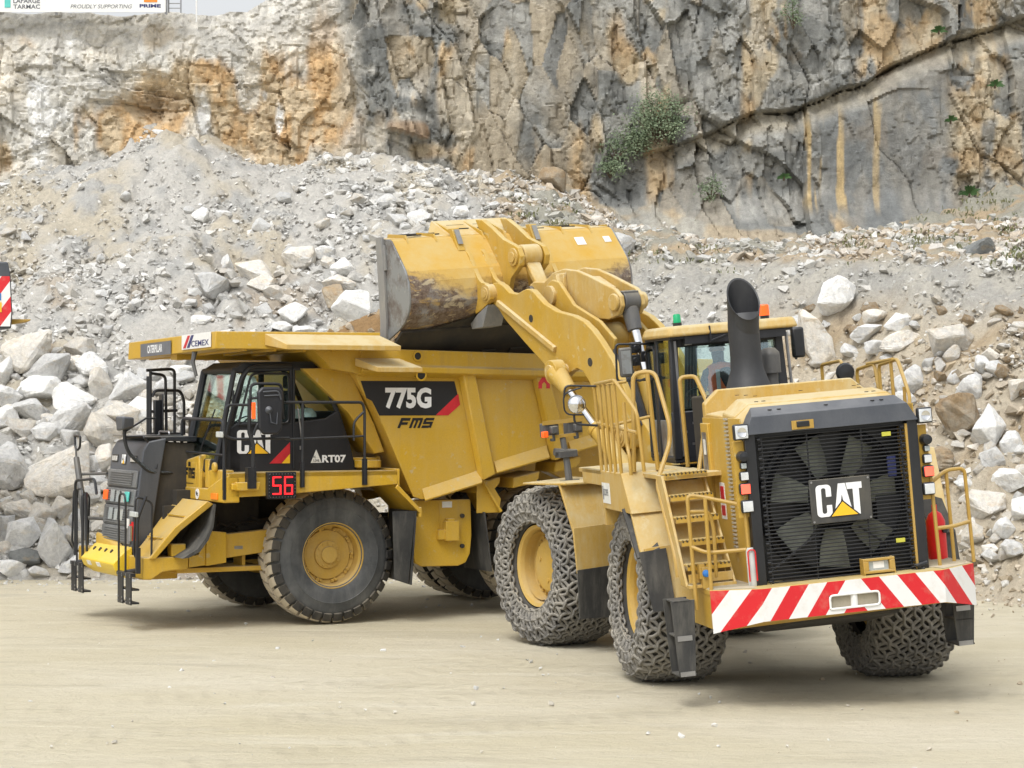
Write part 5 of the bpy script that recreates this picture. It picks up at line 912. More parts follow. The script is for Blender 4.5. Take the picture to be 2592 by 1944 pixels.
# canopy over the cab
m = T_()
cp = [(2.2, 2.45), (2.02, -2.45), (-.9, -2.45), (-.72, 2.45)]
m.hexa([(2.20, 2.45, 4.66), (1.98, -2.45, 4.60), (-.9, -2.40, 4.70), (-.60, 2.45, 4.68)], [(2.20, 2.45, 4.39), (2.00, -2.45, 4.30), (-.7, -2.2, 4.34), (-.55, 2.45, 4.40)]); canopy = tp('canopy', m, 'truck_yellow', body, bevel=.012)
m = T_(); [m.hexa([(x, -2.2, 4.29), (x, 2.35, 4.36), (x - .05, 2.35, 4.36), (x - .05, -2.2, 4.29)], [(x, -2.2, 4.36), (x, 2.35, 4.41), (x - .05, 2.35, 4.41), (x - .05, -2.2, 4.36)]) for x in (1.7, 1.2, .7, .2)]; m.box(-.9, 2.0, -.2, .1, 4.26, 4.40); m.hexa([(.5, 2.3, 4.4), (.2, 2.3, 4.1), (-.4, 2.3, 4.0), (-.6, 2.3, 4.4)], [(.5, -2.3, 4.4), (.2, -2.3, 4.1), (-.4, -2.3, 4.0), (-.6, -2.3, 4.4)]); tp('canopy_beams', m, 'truck_yellow', body)
m = T_()
m.hexa([(1.39, 2.45, 4.635), (1.16, 2.80, 4.46), (-.80, 2.80, 4.46), (-.58, 2.45, 4.635)], [(1.39, 2.45, 4.45), (1.16, 2.80, 4.38), (-.80, 2.80, 4.38), (-.58, 2.45, 4.45)])
m.hexa([(-.18, 2.38, 4.27), (-.42, 2.72, 4.12), (-1.22, 2.72, 4.12), (-.96, 2.38, 4.27)], [(-.18, 2.38, 4.14), (-.42, 2.72, 4.04), (-1.22, 2.72, 4.04), (-.96, 2.38, 4.14)]); split_build(m, 'rock_deflector', 'fender_dusty', body, .008)
# writing on the body
F1, F2 = frame((0, 0, 0), (-1, 0, 0), (0, 0, 1)), None
pz = yb2 + .006
m = T_(); m.prism([(-.36, 3.905), (-2.045, 3.905), (-2.11, 3.66), (-1.70, 3.345), (-.69, 3.345), (-.56, 3.58), (-.46, 3.63)], 'y', yb2, pz); pn = tp('model_panel', m, 'decal_black', body)
m = T_(); m.prism([(-2.115, 3.70), (-2.15, 3.52), (-1.93, 3.345), (-1.70, 3.345)], 'y', yb2 + .002, pz + .002); tp('red_flash', m, 'decal_red', body)
m = T_(); text_mb(m, '775G', frame((-.79, pz, 3.455), (-1, 0, 0), (0, 0, 1)), .83, .345, .045, .006); tp('lettering', m, 'logo_white', body)
m = T_(); fms(m, frame((-1.01, yb2 + .002, 3.14), (-1, 0, 0), (0, 0, 1)), .60, .165); tp('lettering', m, 'decal_black', body)
yy = yb2 + .131
m = T_(); m.prism([(-3.58, 3.95), (-3.66, 3.95), (-3.66, 3.84), (-3.72, 3.84), (-3.72, 3.95), (-3.80, 3.95), (-3.80, 3.80 + .0), (-3.78, 4.0), (-3.69, 4.10), (-3.60, 4.0)], 'y', yy, yy + .004)
m = T_(); Lh = lambda x, z: (x, z); m.prism([(x_ + .03, z_ - .07) for x_, z_ in ((-3.58, 3.86), (-3.65, 3.86), (-3.65, 3.93), (-3.69, 3.97), (-3.73, 3.93), (-3.73, 3.86), (-3.80, 3.86), (-3.80, 3.96), (-3.69, 4.09), (-3.58, 3.96))], 'y', yy, yy + .004); tp('red_emblem', m, 'decal_red', body)
cu_, cv_ = Vector((1.98 - 2.2, -4.9, 0)).normalized(), None
def canopy_frame(y, z): # plane of the canopy's front edge; u runs to the truck's left
    x = 2.2 + (y - 2.45) * (.20 / 4.9); return frame((x + .012, y, z), (.0408, 1, .0122), (0.0, 0, 1))
L1 = canopy_frame(-1.60, 4.33); m = T_(); m.add([(0, 0, .0), (1.75, 0, .0), (1.75, .22, .0), (0, .22, 0), (0, 0, .01), (1.75, 0, .01), (1.75, .22, .01), (0, .22, .01)], [(0, 1, 2, 3), (4, 5, 6, 7), (0, 1, 5, 4), (1, 2, 6, 5), (2, 3, 7, 6), (3, 0, 4, 7)], L1); tp('name_plate', m, 'decal_grey', body)
m = T_(); text_mb(m, 'CATERPILLAR', L1 @ Matrix.Translation((.42, .05, .008)), .86, .135, .03, .004); tp('lettering', m, 'logo_white', body)
L2 = canopy_frame(.76, 4.405); m = T_(); m.add([(0, 0, .0), (1.50, 0, .0), (1.50, .235, .0), (0, .235, 0), (0, 0, .01), (1.5, 0, .01), (1.5, .235, .01), (0, .235, .01)], [(0, 1, 2, 3), (4, 5, 6, 7), (0, 1, 5, 4), (1, 2, 6, 5), (2, 3, 7, 6), (3, 0, 4, 7)], L2); tp('name_plate', m, 'white', body)
m = T_(); text_mb(m, 'CEMEX', L2 @ Matrix.Translation((.52, .03, .01)), .90, .095, .015, .004); m.add([(.28, .02, .012), (.42, .02, .012), (.65, .215, .012), (.52, .215, .012), (.28, .02, .015), (.42, .02, .015), (.65, .215, .015), (.52, .215, .015)], [(0, 1, 2, 3), (4, 5, 6, 7), (0, 1, 5, 4), (1, 2, 6, 5), (2, 3, 7, 6), (3, 0, 4, 7)], L2); tp('lettering', m, 'navy', body)
m = T_(); m.add([(.08, .02, .012), (.22, .02, .012), (.46, .215, .012), (.33, .215, .012), (.08, .02, .015), (.22, .02, .015), (.46, .215, .015), (.33, .215, .015)], [(0, 1, 2, 3), (4, 5, 6, 7), (0, 1, 5, 4), (1, 2, 6, 5), (2, 3, 7, 6), (3, 0, 4, 7)], L2); tp('logo_bar', m, 'decal_red', body)
# ---- tank, rear fender
m = T_(); tk = [(-1.38, 1.95), (-2.45, 1.95), (-2.47, 1.35), (-2.44, 1.05), (-2.36, .90), (-2.22, .85), (-1.55, .86), (-1.43, .92), (-1.38, 1.05)]
m.prism(tk, 'y', 1.93, 2.0); m.prism([(p[0] * .96 - .07, p[1] * .93 + .10) for p in tk], 'y', 1.0, 1.93); tank = tp('fuel_tank', m, 'truck_yellow', bevel=.015)
m = T_(); m.box(-2.17, -1.93, 2.0, 2.13, 1.28, 1.60); m.box(-1.95, -1.82, 2.0, 2.10, 1.30, 1.46); m.box(-2.10, -1.97, 2.0, 2.11, 1.60, 1.64); m.tube([(-1.86, 2.02, 1.9), (-1.86, 2.02, 1.45)], .006, 6); tp('valve_box', m, 'truck_yellow', tank, bevel=.012)
m = T_(); [m.tube([(-2.28, 2.0, z), (-2.28, 2.05, z)], .035, 12) for z in (1.18, 1.68)]; tp('lifting_eye', m, 'dark_under', tank); m = T_(); m.box(-2.10, -1.92, 2.0, 2.006, 1.82, 1.92); tp('notice', m, 'sticker', tank)
m = T_(); m.hexa([(-2.6, 1.3, 2.25), (-2.6, 2.2, 2.25), (-2.95, 2.2, 1.75), (-2.95, 1.3, 1.75)], [(-2.56, 1.3, 2.28), (-2.56, 2.2, 2.28), (-2.90, 2.2, 1.72), (-2.90, 1.3, 1.72)]); m.prism([(-2.5, 2.3), (-2.5, 1.72), (-2.92, 1.72), (-2.95, 1.95), (-2.75, 2.25)], 'y', 2.1, 2.13); tp('rock_guard', m, 'truck_yellow', bevel=.01)
m = T_(); m.hexa([(-2.62, 1.2, 1.74), (-2.62, 2.2, 1.74), (-2.75, 2.2, .75), (-2.75, 1.2, .75)], [(-2.60, 1.2, 1.74), (-2.60, 2.2, 1.74), (-2.73, 2.2, .75), (-2.73, 1.2, .75)]); tp('mud_flap', m, 'rubber_flap')
# =====================  THE WHEEL LOADER  =====================
# local frame of the engine end: x forward, y to the machine's left, z up; the body leans 5 degrees on its oscillating rear axle
LSC = 1.03; S_ = Matrix.Scale(LSC, 4); ROLL = Matrix.Rotation(R(-5), 4, 'X')
MW = S_; MR = S_ @ ROLL; MF0 = S_ @ Matrix.Translation((2.275, -.2, 0)) @ Matrix.Rotation(R(19.5), 4, 'Z'); MF = S_ @ Matrix.Translation((2.275, -.2, .08)) @ Matrix.Rotation(R(19.5), 4, 'Z') @ ROLL
loader = empty('wheel_loader', (3.265, 26.852, -.0075), R(100), 'dusty yellow wheel loader with chained tyres, seen from behind, tipping its bucket into the truck', 'wheel loader')
def lp(name, mb, mat, parent=loader, bevel=0, label=None, seg=2): return mb.build(name, mat, parent, bevel * LSC, seg, label=label)
def B_(): return MB(MR)
def A_(): return MB(MF)

# ---- tyre chains
def link_v(a, b_, r, nM=10, nm=5):
    V = []; F = []
    for i in range(nM):
        t = 2 * math.pi * i / nM; cx, cy = a * math.cos(t), b_ * math.sin(t) * (1 if True else 1); nx, ny = math.cos(t) * b_, math.sin(t) * a; l_ = math.hypot(nx, ny); nx /= l_; ny /= l_
        for j in range(nm): p = 2 * math.pi * j / nm; V.append((cx + nx * math.cos(p) * r, cy + ny * math.cos(p) * r, math.sin(p) * r))
    for i in range(nM):
        for j in range(nm): F.append((i * nm + j, i * nm + (j + 1) % nm, ((i + 1) % nM) * nm + (j + 1) % nm, ((i + 1) % nM) * nm + j))
    return np.array(V), np.array(F)
RT, HW = 1.00, .44
PR = [(.565, .36), (.64, .44), (.76, .475), (.87, .465), (.945, .43), (.985, .37), (RT, .27), (RT + .005, .1), (RT + .005, -.1), (RT, -.27), (.985, -.37), (.945, -.43), (.87, -.465), (.76, -.475), (.64, -.44), (.565, -.36)]
PRA = np.array(PR); seg = np.r_[0, np.cumsum(np.linalg.norm(np.diff(PRA, axis=0), axis=1))]
def surf(s_, th, lift=0.0):
    r = np.interp(s_, seg, PRA[:, 0]); y = np.interp(s_, seg, PRA[:, 1]); e = .01; dr = np.interp(s_ + e, seg, PRA[:, 0]) - np.interp(s_ - e, seg, PRA[:, 0]); dy = np.interp(s_ + e, seg, PRA[:, 1]) - np.interp(s_ - e, seg, PRA[:, 1])
    l_ = math.hypot(dr, dy); nr, nyy = -dy / l_, dr / l_
    r += nr * lift; y += nyy * lift
    return np.array([r * math.cos(th), y, r * math.sin(th)]), np.array([nr * math.cos(th), nyy, nr * math.sin(th)])
def chain_mesh(M):
    N = 28; tot = seg[-1]; s0 = .10; s1 = tot - .10; K = 14; ds = (s1 - s0) / K; Vs = []; Fs = []; o = 0; rs_ = np.random.RandomState(3)
    LV, LF_ = link_v(.082, .038, .0225); LVs, LFs_ = link_v(.060, .027, .016)
    def put(p0, p1, nrm, up, small=False):
        nonlocal o
        c = (p0 + p1) / 2; x = p1 - p0; L_ = np.linalg.norm(x); x /= L_; n = nrm - x * nrm.dot(x); n /= np.linalg.norm(n); y = np.cross(n, x)
        if up: y, n = n, -y
        a = rs_.uniform(-.25, .25); y, n = y * math.cos(a) + n * math.sin(a), n * math.cos(a) - y * math.sin(a)
        V, F = (LVs, LFs_) if small else (LV, LF_); k = L_ * .60 / (.060 if small else .082)
        W = V[:, :1] * k * x + V[:, 1:2] * y * 1.0 + V[:, 2:] * n + c; Vs.append(W); Fs.append(F + o); o += len(V)
    for k in range(K):
        for i in range(N):
            for sg in (0, 1):
                th0 = 2 * math.pi * (i + .5 * (k % 2)) / N; th1 = th0 + (math.pi / N) * (1 if sg else -1)
                j = rs_.uniform(-.008, .008, 4)
                a, na = surf(s0 + k * ds + j[0], th0 + j[1], .03); b_, nb = surf(s0 + (k + 1) * ds + j[2], th1 + j[3], .03); m_, nm = surf(s0 + (k + .5) * ds, (th0 + th1) / 2, .045)
                d = b_ - a; put(a + d * .10, b_ - d * .10, nm, False)
            p_, n_p = surf(s0 + k * ds, 2 * math.pi * (i + .5 * (k % 2)) / N, .03); q_, _ = surf(s0 + k * ds, 2 * math.pi * (i + .5 * (k % 2)) / N + .012, .03); dd = (q_ - p_); dd /= np.linalg.norm(dd); put(p_ - dd * .052, p_ + dd * .052, n_p, True, True)
    for sgn, s_ in ((0, s0 - .02), (1, s1 + .02)):
        for i in range(46):
            a, na = surf(s_, 2 * math.pi * i / 46, .025); b_, nb = surf(s_, 2 * math.pi * (i + 1) / 46, .025); put(a, b_, na, i % 2 == 1, True)
    V = np.concatenate(Vs); F = np.concatenate(Fs)
    return V, F
CV_, CF_ = chain_mesh(None)
def loader_wheel(base, cx, cy, side, rot0):
    L = Matrix.Translation((cx, cy, 1.055)) @ (Matrix.Rotation(math.pi, 4, 'Z') if side < 0 else I4) @ Matrix.Rotation(rot0, 4, 'Y')
    m = MB(base); m.lathe([(.455, .22), (.50, .34), (.545, .365), (.50, .33), (.47, .24), (.465, .16), (.44, .12), (.39, .115), (.375, .15), (.34, .17), (.335, .20), (.28, .21), (.0, .21)], (0, 0, 0), 'y', 56, L); m.lathe([(.455, .3), (.47, -.3), (.0, -.3)], (0, 0, 0), 'y', 40, L); w_ = lp('wheel', m, 'rim_yellow')
    m = MB(base)
    for k in range(28): a = 2 * math.pi * k / 28; m.tube([(.418 * math.cos(a), .11, .418 * math.sin(a)), (.418 * math.cos(a), .15, .418 * math.sin(a))], .017, 6, L)
    for k in range(3): a = 2 * math.pi * k / 3 + .4; m.tube([(.2 * math.cos(a), .2, .2 * math.sin(a)), (.2 * math.cos(a), .225, .2 * math.sin(a))], .03, 8, L)
    lp('wheel_bolts', m, 'rim_yellow', w_)
    m = MB(base); m.lathe([(r, y) for r, y in PR], (0, 0, 0), 'y', 72, L); lp('tyre', m, 'tyre_dusty', w_)
    A = np.array(base @ L); V = CV_ @ A[:3, :3].T + A[:3, 3]; o = np_mesh('tyre_chain', V, CF_, 'chain_steel', parent=w_, smooth=True); return w_
loader_wheel(MW, 0, 1.375, 1, .3); loader_wheel(MW, 0, -1.375, -1, 1.3); loader_wheel(MF0, 2.275, 1.375, 1, 2.1); loader_wheel(MF0 @ Matrix.Translation((0, 0, .0)), 2.275, -1.375, -1, .7)

# ---- frames and axles
m = B_(); m.prism([(-2.6, .95), (-2.6, 1.4), (.6, 1.4), (2.1, 1.75), (2.2, .9), (.6, .75), (-1.5, .75)], 'y', -.62, .62); m.box(.9, 2.0, -.8, .95, 1.9, 2.5); rf = lp('rear_frame', m, 'dark_under', bevel=.03)
m = MB(MW); m.box(-.25, .25, -1.2, 1.2, .85, 1.25); m.cyl((0, -.3, 1.05), (0, .3, 1.05), .42, 20); m.cyl((0, -1.2, 1.05), (0, 1.2, 1.05), .28, 16); lp('rear_axle', m, 'dark_under')
m = A_(); [m.prism([(.0, .8), (.1, 2.0), (.9, 2.6), (1.3, 2.98), (1.75, 3.0), (1.9, 2.7), (2.1, 1.9), (2.9, 1.6), (3.1, .8), (1.6, .7)], 'y', s_ * .34, s_ * .46) for s_ in (1, -1)]
m.prism([(.0, .8), (.1, 1.9), (.6, 2.0), (1.8, 1.6), (2.9, 1.4), (3.0, .8)], 'y', -.4, .4); m.cyl((1.57, -.5, 2.77), (1.57, .5, 2.77), .14, 20); m.box(2.05, 2.5, -1.2, 1.2, .85, 1.25); ff = lp('front_frame', m, 'loader_yellow', bevel=.02)
# ---- rear bumper: platform, striped face, tow slot
m = B_()
bp = [(-1.75, 1.46), (-2.62, 1.46), (-2.95, 1.0), (-2.95, -1.0), (-2.62, -1.46), (-1.75, -1.46), (-1.75, -.6), (-1.2, -.6), (-1.2, .6), (-1.75, .6)]
m.prism(bp, 'z', 1.34, 1.395); m.prism([(-1.80, 1.45), (-2.60, 1.45), (-2.60, 1.31), (-1.80, 1.31)], 'z', .98, 1.34); m.prism([(-1.80, -1.45), (-2.60, -1.45), (-2.60, -1.31), (-1.80, -1.31)], 'z', .98, 1.34)
m.hexa([(-2.58, 1.45, .95), (-2.90, .99, 1.04), (-2.90, -.99, 1.04), (-2.58, -1.45, .95), (-2.0, -1.2, .95), (-2.0, 1.2, .95)], [(-2.58, 1.45, 1.33), (-2.90, .99, 1.33), (-2.90, -.99, 1.33), (-2.58, -1.45, 1.33), (-2.0, -1.2, 1.33), (-2.0, 1.2, 1.33)])
bumper = lp('rear_bumper', m, 'loader_yellow', bevel=.006)
for s in (1, -1):
    m = B_(); m.prism([(-1.78, s * 1.45), (-2.60, s * 1.45), (-2.90, s * 1.02), (-2.66, s * 1.0), (-2.66, s * .96), (-1.78, s * .96)], 'z', 1.396, 1.402)
    for i in range(11): m.box(-1.80 - i * .075, -1.82 - i * .075, s * .99, s * (1.44 if i < 10 else 1.4), 1.402, 1.41)
    lp('tread_plate', m, 'deck_grey', bumper)
m = B_(); t_ = .012   # striped face in three panels, with the slot left open in the middle
def pan(pts): m.hexa([(x - t_, y, z) for x, y, z in pts], [(x, y, z) for x, y, z in pts])
f0 = -2.95
pan([(f0, 1.0, 1.05), (f0, .28, 1.05), (f0, .28, 1.39), (f0, 1.0, 1.39)]); pan([(f0, -.28, 1.05), (f0, -1.0, 1.05), (f0, -1.0, 1.39), (f0, -.28, 1.39)])
pan([(f0, .28, 1.05), (f0, -.28, 1.05), (f0, -.28, 1.10), (f0, .28, 1.10)]); pan([(f0, .28, 1.25), (f0, -.28, 1.25), (f0, -.28, 1.39), (f0, .28, 1.39)])
pan([(-2.62, 1.46, .94), (f0, 1.0, 1.05), (f0, 1.0, 1.39), (-2.62, 1.46, 1.39)]); pan([(f0, -1.0, 1.05), (-2.62, -1.46, .94), (-2.62, -1.46, 1.39), (f0, -1.0, 1.39)])
lp('striped_face', m, 'hazard_bumper', bumper)
m = B_(); m.rail([(f0 - .016, .27, 1.11), (f0 - .016, .27, 1.245), (f0 - .016, -.27, 1.245), (f0 - .016, -.27, 1.105), (f0 - .016, .27, 1.105)], .012, .04, 6); m.box(f0 + .012, f0 + .2, -.28, .28, 1.09, 1.10); m.cyl((f0 + .02, 0, 1.10), (f0 + .02, 0, 1.25), .04, 10); lp('slot_frame', m, 'white', bumper)
m = B_(); m.box(f0 + .018, f0 + .045, -.27, .27, 1.10, 1.25); lp('slot_back_plate', m, 'deck_grey', bumper)  # grey plate closing the back of the tow slot
# ---- engine hood
m = B_()
prof = [(-1.02, 1.4), (-1.02, 3.40), (-1.08, 3.46), (-1.34, 3.445), (-1.36, 3.36), (-2.28, 3.27), (-2.30, 3.28), (-2.34, 3.0), (-2.34, 1.36)]
def rib2(prof, y0, y1, y0t, y1t, zt, mb):
    """side profile extruded, narrowing above zt"""
    a = [(x, y0 if z < zt else y0t, z) for x, z in prof]; b_ = [(x, y1 if z < zt else y1t, z) for x, z in prof]; mb.hexa(a, b_)
a = [(-1.02, 1.4, .95), (-1.02, 3.30, .95), (-1.02, 3.44, .80)]
def sect(x, zt, zl, yl=.95, yt=.78, zb=1.4): return [(x, yl, zb), (x, yl, zl), (x, yt, zt), (x, -yt, zt), (x, -yl, zl), (x, -yl, zb)]
for s0_, s1_ in (((-1.02, 3.46, 3.32), (-1.14, 3.46, 3.31)), ((-1.14, 3.22, 3.20), (-1.84, 3.20, 3.18)), ((-1.84, 3.35, 3.21), (-2.30, 3.30, 3.17))): m.hexa(sect(s0_[0], s0_[1], s0_[2]), sect(s1_[0], s1_[1], s1_[2]))
m.hexa(sect(-2.30, 3.29, 3.16, zb=3.0), sect(-2.56, 3.20, 3.03, zb=3.0)); hd = lp('engine_hood', m, 'fender_dusty', bevel=.015)
m = B_(); m.box(-2.40, -2.56, .90, .955, 1.38, 3.02); m.box(-2.40, -2.56, -.955, -.90, 1.38, 3.02); m.box(-1.04, -2.56, .952, .965, 1.40, 3.16); m.box(-1.04, -2.56, -.965, -.952, 1.40, 3.16); m.prism([(-1.05, .952), (-1.05, 1.0), (-1.36, 1.0), (-1.36, .952)], 'z', 1.5, 3.10); split_build(m, 'side_door', 'loader_yellow', hd, .01)
m = B_()
for i in range(34):
    z = 1.72 + i * .043
    m.box(-2.00, -2.10, .966, .990, z, z + .022)
lp('louvres', m, 'deck_grey', hd)
m = B_(); m.box(-1.10, -1.28, 1.0, 1.004, 2.55, 3.0); lp('door_window', m, 'side_plate', hd); m = B_(); m.box(-1.16, -1.24, 1.004, 1.008, 2.75, 2.92); m.box(-1.55, -1.75, .966, .970, 2.05, 2.45); m.box(-2.25, -2.40, .966, .970, 2.5, 2.8); lp('notice', m, 'sticker', hd)
m = B_(); m.box(-1.72, -1.58, .970, .973, 2.25, 2.41); m.box(-1.72, -1.58, .970, .973, 2.09, 2.2); lp('notice_print', m, 'decal_red', hd)
m = B_()
for (x, y) in ((-1.62, .70), (-1.68, .62), (-1.8, .55), (-2.2, .66), (-2.2, .58), (-1.62, -.70), (-1.68, -.62), (-1.85, -.62), (-1.7, 0), (-2.42, .0), (-2.2, -.66), (-2.2, -.58)):
    z = np.interp(x, [-2.56, -2.30, -1.52], [3.20, 3.295, 3.40]) if x < -2.3 else np.interp(x, [-2.3, -1.52], [3.30, 3.40]); m.cyl((x, y, z - .002), (x, y, z + .004), .022, 12)
lp('hood_holes', m, 'dark_under', hd)
# cooling pack: black cap, frame, fan behind a bar grille
m = B_(); m.hexa([(-2.44, .955, 3.04), (-2.44, .80, 3.262), (-2.44, -.80, 3.262), (-2.44, -.955, 3.04), (-2.44, -.95, 3.0), (-2.44, .95, 3.0)], [(-2.69, .955, 2.99), (-2.66, .86, 3.17), (-2.66, -.86, 3.17), (-2.69, -.955, 2.99), (-2.69, -.95, 2.98), (-2.69, .95, 2.98)])
cap = lp('hood_rear_cap', m, 'hood_grey', bevel=.03, seg=3); m = B_(); [m.cyl((-2.54, y, 3.222), (-2.54, y, 3.228), .022, 12) for y in (.62, .52, 0, -.62, -.52)]; lp('hood_holes', m, 'dark_under', cap)
m = B_(); m.box(-2.70, -2.685, .20, .44, 2.995, 3.09); m.box(-2.705, -2.69, .22, .26, 3.0, 3.08); m.box(-2.705, -2.69, .38, .42, 3.0, 3.08); lp('latch_plate', m, 'rail_yellow', cap); m = B_(); m.box(-2.72, -2.69, .25, .39, 3.02, 3.08); lp('latch', m, 'black_paint', cap, bevel=.008)
m = B_(); m.box(-2.55, -2.66, .84, .955, 1.30, 2.99); m.box(-2.55, -2.66, -.955, -.84, 1.30, 2.99); m.box(-2.50, -2.58, -.84, .84, 2.93, 2.98); m.box(-2.50, -2.64, -.84, .84, 1.28, 1.36); m.box(-2.3, -2.34, -.84, .84, 1.3, 2.98); cool = lp('cooling_frame', m, 'black_paint', bevel=.008)
m = B_(); m.box(-2.56, -2.655, -.845, -.815, 1.4, 2.95); lp('inner_trim', m, 'rail_yellow', cool)
gr = B_(); n_ = 41
for i in range(n_):
    z = 1.37 + i * (2.94 - 1.37) / (n_ - 1)
    if 1.96 < z < 2.46: gr.cyl((-2.645, .81, z), (-2.645, .30, z), .0075, 6); gr.cyl((-2.645, -.38, z), (-2.645, -.81, z), .0075, 6)
    else: gr.cyl((-2.645, .81, z), (-2.645, -.81, z), .0075, 6)
for y in (.27, -.33): gr.cyl((-2.63, y, 1.36), (-2.63, y, 2.95), .010, 6)
for y in (.77, -.77): gr.cyl((-2.63, y, 1.36), (-2.63, y, 2.95), .013, 6)
for y in (.80, -.78):
    for i in range(16): gr.cyl((-2.66, y - .015, 1.42 + i * .1), (-2.66, y + .02, 1.42 + i * .1), .014, 6)
grille = lp('grille', gr, 'bar_black')
m = B_(); m.box(-2.67, -2.655, -.375, .30, 1.975, 2.445); bd = lp('badge', m, 'grille_black', grille, bevel=.012); cat_logo(MR, bd if False else grille, frame((-2.672, .235, 2.045), (0, -1, 0), (0, 0, 1)), .51, .34)
m = B_(); [m.cyl((-2.672, y, z), (-2.678, y, z), .012, 8) for y in (.275, -.35) for z in (2.0, 2.42)]; lp('badge_bolts', m, 'steel', grille)
fan = B_(); fan.cyl((-2.42, -.03, 2.19), (-2.50, -.03, 2.19), .30, 36); fan.lathe([(.30, 0), (.28, .05), (.27, .02), (.24, .06), (.23, .02), (.0, .03)], (-2.56, -.03, 2.19), 'x', 36); fn = lp('fan', fan, 'bar_black')
m = B_()
for k in range(7):
    a = 2 * math.pi * k / 7 + .32; r0, r1 = .27, .72; q = []
    for (r_, da, dx) in ((r0, -.28, -.03), (r0, .26, .05), ((r0 + r1) / 2, .26, .05), (r1, .20, .05), (r1, -.24, -.04), ((r0 + r1) / 2, -.26, -.04)): q.append((-2.46 + dx, -.03 + r_ * math.cos(a + da), 2.19 + r_ * math.sin(a + da)))
    m.hexa(q, [(x + .012, y, z) for x, y, z in q])
lp('fan_blade', m, 'fan_pale', fn)
m = B_(); m.lathe([(.74, -.1), (.76, .06), (.80, .08), (.82, .06)], (-2.45, -.03, 2.19), 'x', 48); m.tube([(-2.5, .3, 2.5), (-2.52, .75, 2.85)], .015, 6); m.tube([(-2.55, -.25, 1.9), (-2.55, -.72, 1.55)], .012, 6); m.tube([(-2.55, .15, 1.9), (-2.55, .78, 1.5)], .02, 6); m.box(-2.35, -2.45, -.85, -.5, 1.4, 2.2); lp('fan_shroud', m, 'bar_black', fn)
for (y, z) in ((-.60, 2.86), (-.66, 1.72)): m = B_(); m.box(-2.66, -2.665, y - .05, y + .05, z - .022, z + .022); lp('warning_sticker', m, 'sticker_yellow', grille)
m = B_(); m.box(-2.60, -2.62, -.70, -.60, 2.4, 2.62); lp('fluid_bottle', m, 'navy', grille, bevel=.01)
m = B_(); m.box(-2.66, -2.75, -.53, -.19, 1.42, 1.56); m.box(-2.66, -2.75, -.53, -.47, 1.40, 1.56); m.prism([(-2.66, 1.38), (-2.80, 1.38), (-2.78, 1.57), (-2.66, 1.57)], 'y', -.535, -.52); m.prism([(-2.66, 1.38), (-2.80, 1.38), (-2.78, 1.57), (-2.66, 1.57)], 'y', -.20, -.185)
m.box(-2.75, -2.79, -.53, -.19, 1.54, 1.57); m.box(-2.75, -2.79, -.53, -.19, 1.41, 1.44); m.box(-2.75, -2.79, -.53, -.475, 1.44, 1.54); m.box(-2.75, -2.79, -.245, -.19, 1.44, 1.54); pl = lp('licence_lamp_box', m, 'rail_yellow', bevel=.006); m = B_(); m.box(-2.752, -2.756, -.47, -.25, 1.44, 1.54); lp('lamp_glass', m, 'lens_dim', pl); m = B_(); m.box(-2.757, -2.76, -.42, -.30, 1.46, 1.53); lp('card', m, 'white', pl)
m = B_(); m.tube([(-2.68, .84, 1.33), (-2.70, .3, 1.34), (-2.70, -.2, 1.35), (-2.70, -.75, 1.38), (-2.72, -.88, 1.40)], .018, 6); m.tube([(-2.7, -.86, 1.38), (-2.72, -.80, 1.44), (-2.7, -.92, 1.46)], .02, 6); lp('hose', m, 'black_paint')
# lamps down both rear corners
def lamp(y, z, sz, lens, nm='work_lamp', x=-2.60):
    m = B_(); m.box(x, x - .07, y - sz, y + sz, z - sz, z + sz); l_ = lp(nm, m, 'black_paint', bevel=.02); m = B_(); m.box(x - .07, x - .078, y - sz * .8, y + sz * .8, z - sz * .8, z + sz * .8); lp('lens', m, lens, l_, bevel=.012); return l_
for s in (1, -1):
    y0 = .99 if s > 0 else -1.04
    m = B_(); m.box(-2.56, -2.60, min(s * .93, s * 1.07), max(s * .93, s * 1.07), 2.12, 2.92); m.box(-2.5, -2.6, s * .9 - .02, s * .9 + .02, 2.1, 3.05); lp('lamp_bracket', m, 'loader_yellow')
    l_ = lamp(y0 + s * .0, 3.02, .085, 'lens', 'headlamp', -2.62); m = B_(); m.lathe([(.05, -.088), (.04, -.082), (.0, -.08)], (-2.62, y0, 3.02), 'x', 16); lp('bulb', m, 'chrome', l_)
    m = B_(); m.lathe([(.0, -.1), (.05, -.09), (.06, -.04), (.06, .06), (.0, .06)], (-2.62, y0, 2.76), 'x', 16); lp('camera', m, 'black_paint')
    lamp(y0, 2.665, .035, 'lens_dim'); lamp(y0, 2.555, .05, 'lens'); lamp(y0, 2.42, .062, 'tail_lit', 'tail_lamp'); lamp(y0 - s * .01, 2.235, .068, 'lens', 'reversing_lamp')
m = B_(); m.lathe([(.0, -.035), (.045, -.035), (.05, .0), (.05, .34), (.03, .38), (0, .38)], (-2.62, .985, 1.42), 'z', 12); fe = lp('fire_extinguisher', m, 'reflective'); m = B_(); m.rail([(-2.68, .95, 1.45), (-2.68, .95, 1.78), (-2.68, 1.03, 1.78), (-2.68, 1.03, 1.45)], .008); lp('bottle_clamp', m, 'red', fe)
m = B_(); m.lathe([(.0, 0), (.10, 0), (.105, .03), (.105, .42), (.07, .50), (.03, .53), (.03, .6), (0, .6)], (-1.95, -1.33, 1.40), 'z', 20); m.box(-1.98, -2.05, -1.02, -.965, 1.9, 2.5); fe = lp('fire_extinguisher', m, 'red'); m = B_(); m.cyl((-2.05, -1.38, 1.72), (-2.08, -1.39, 1.72), .03, 10); lp('gauge', m, 'black_paint', fe)
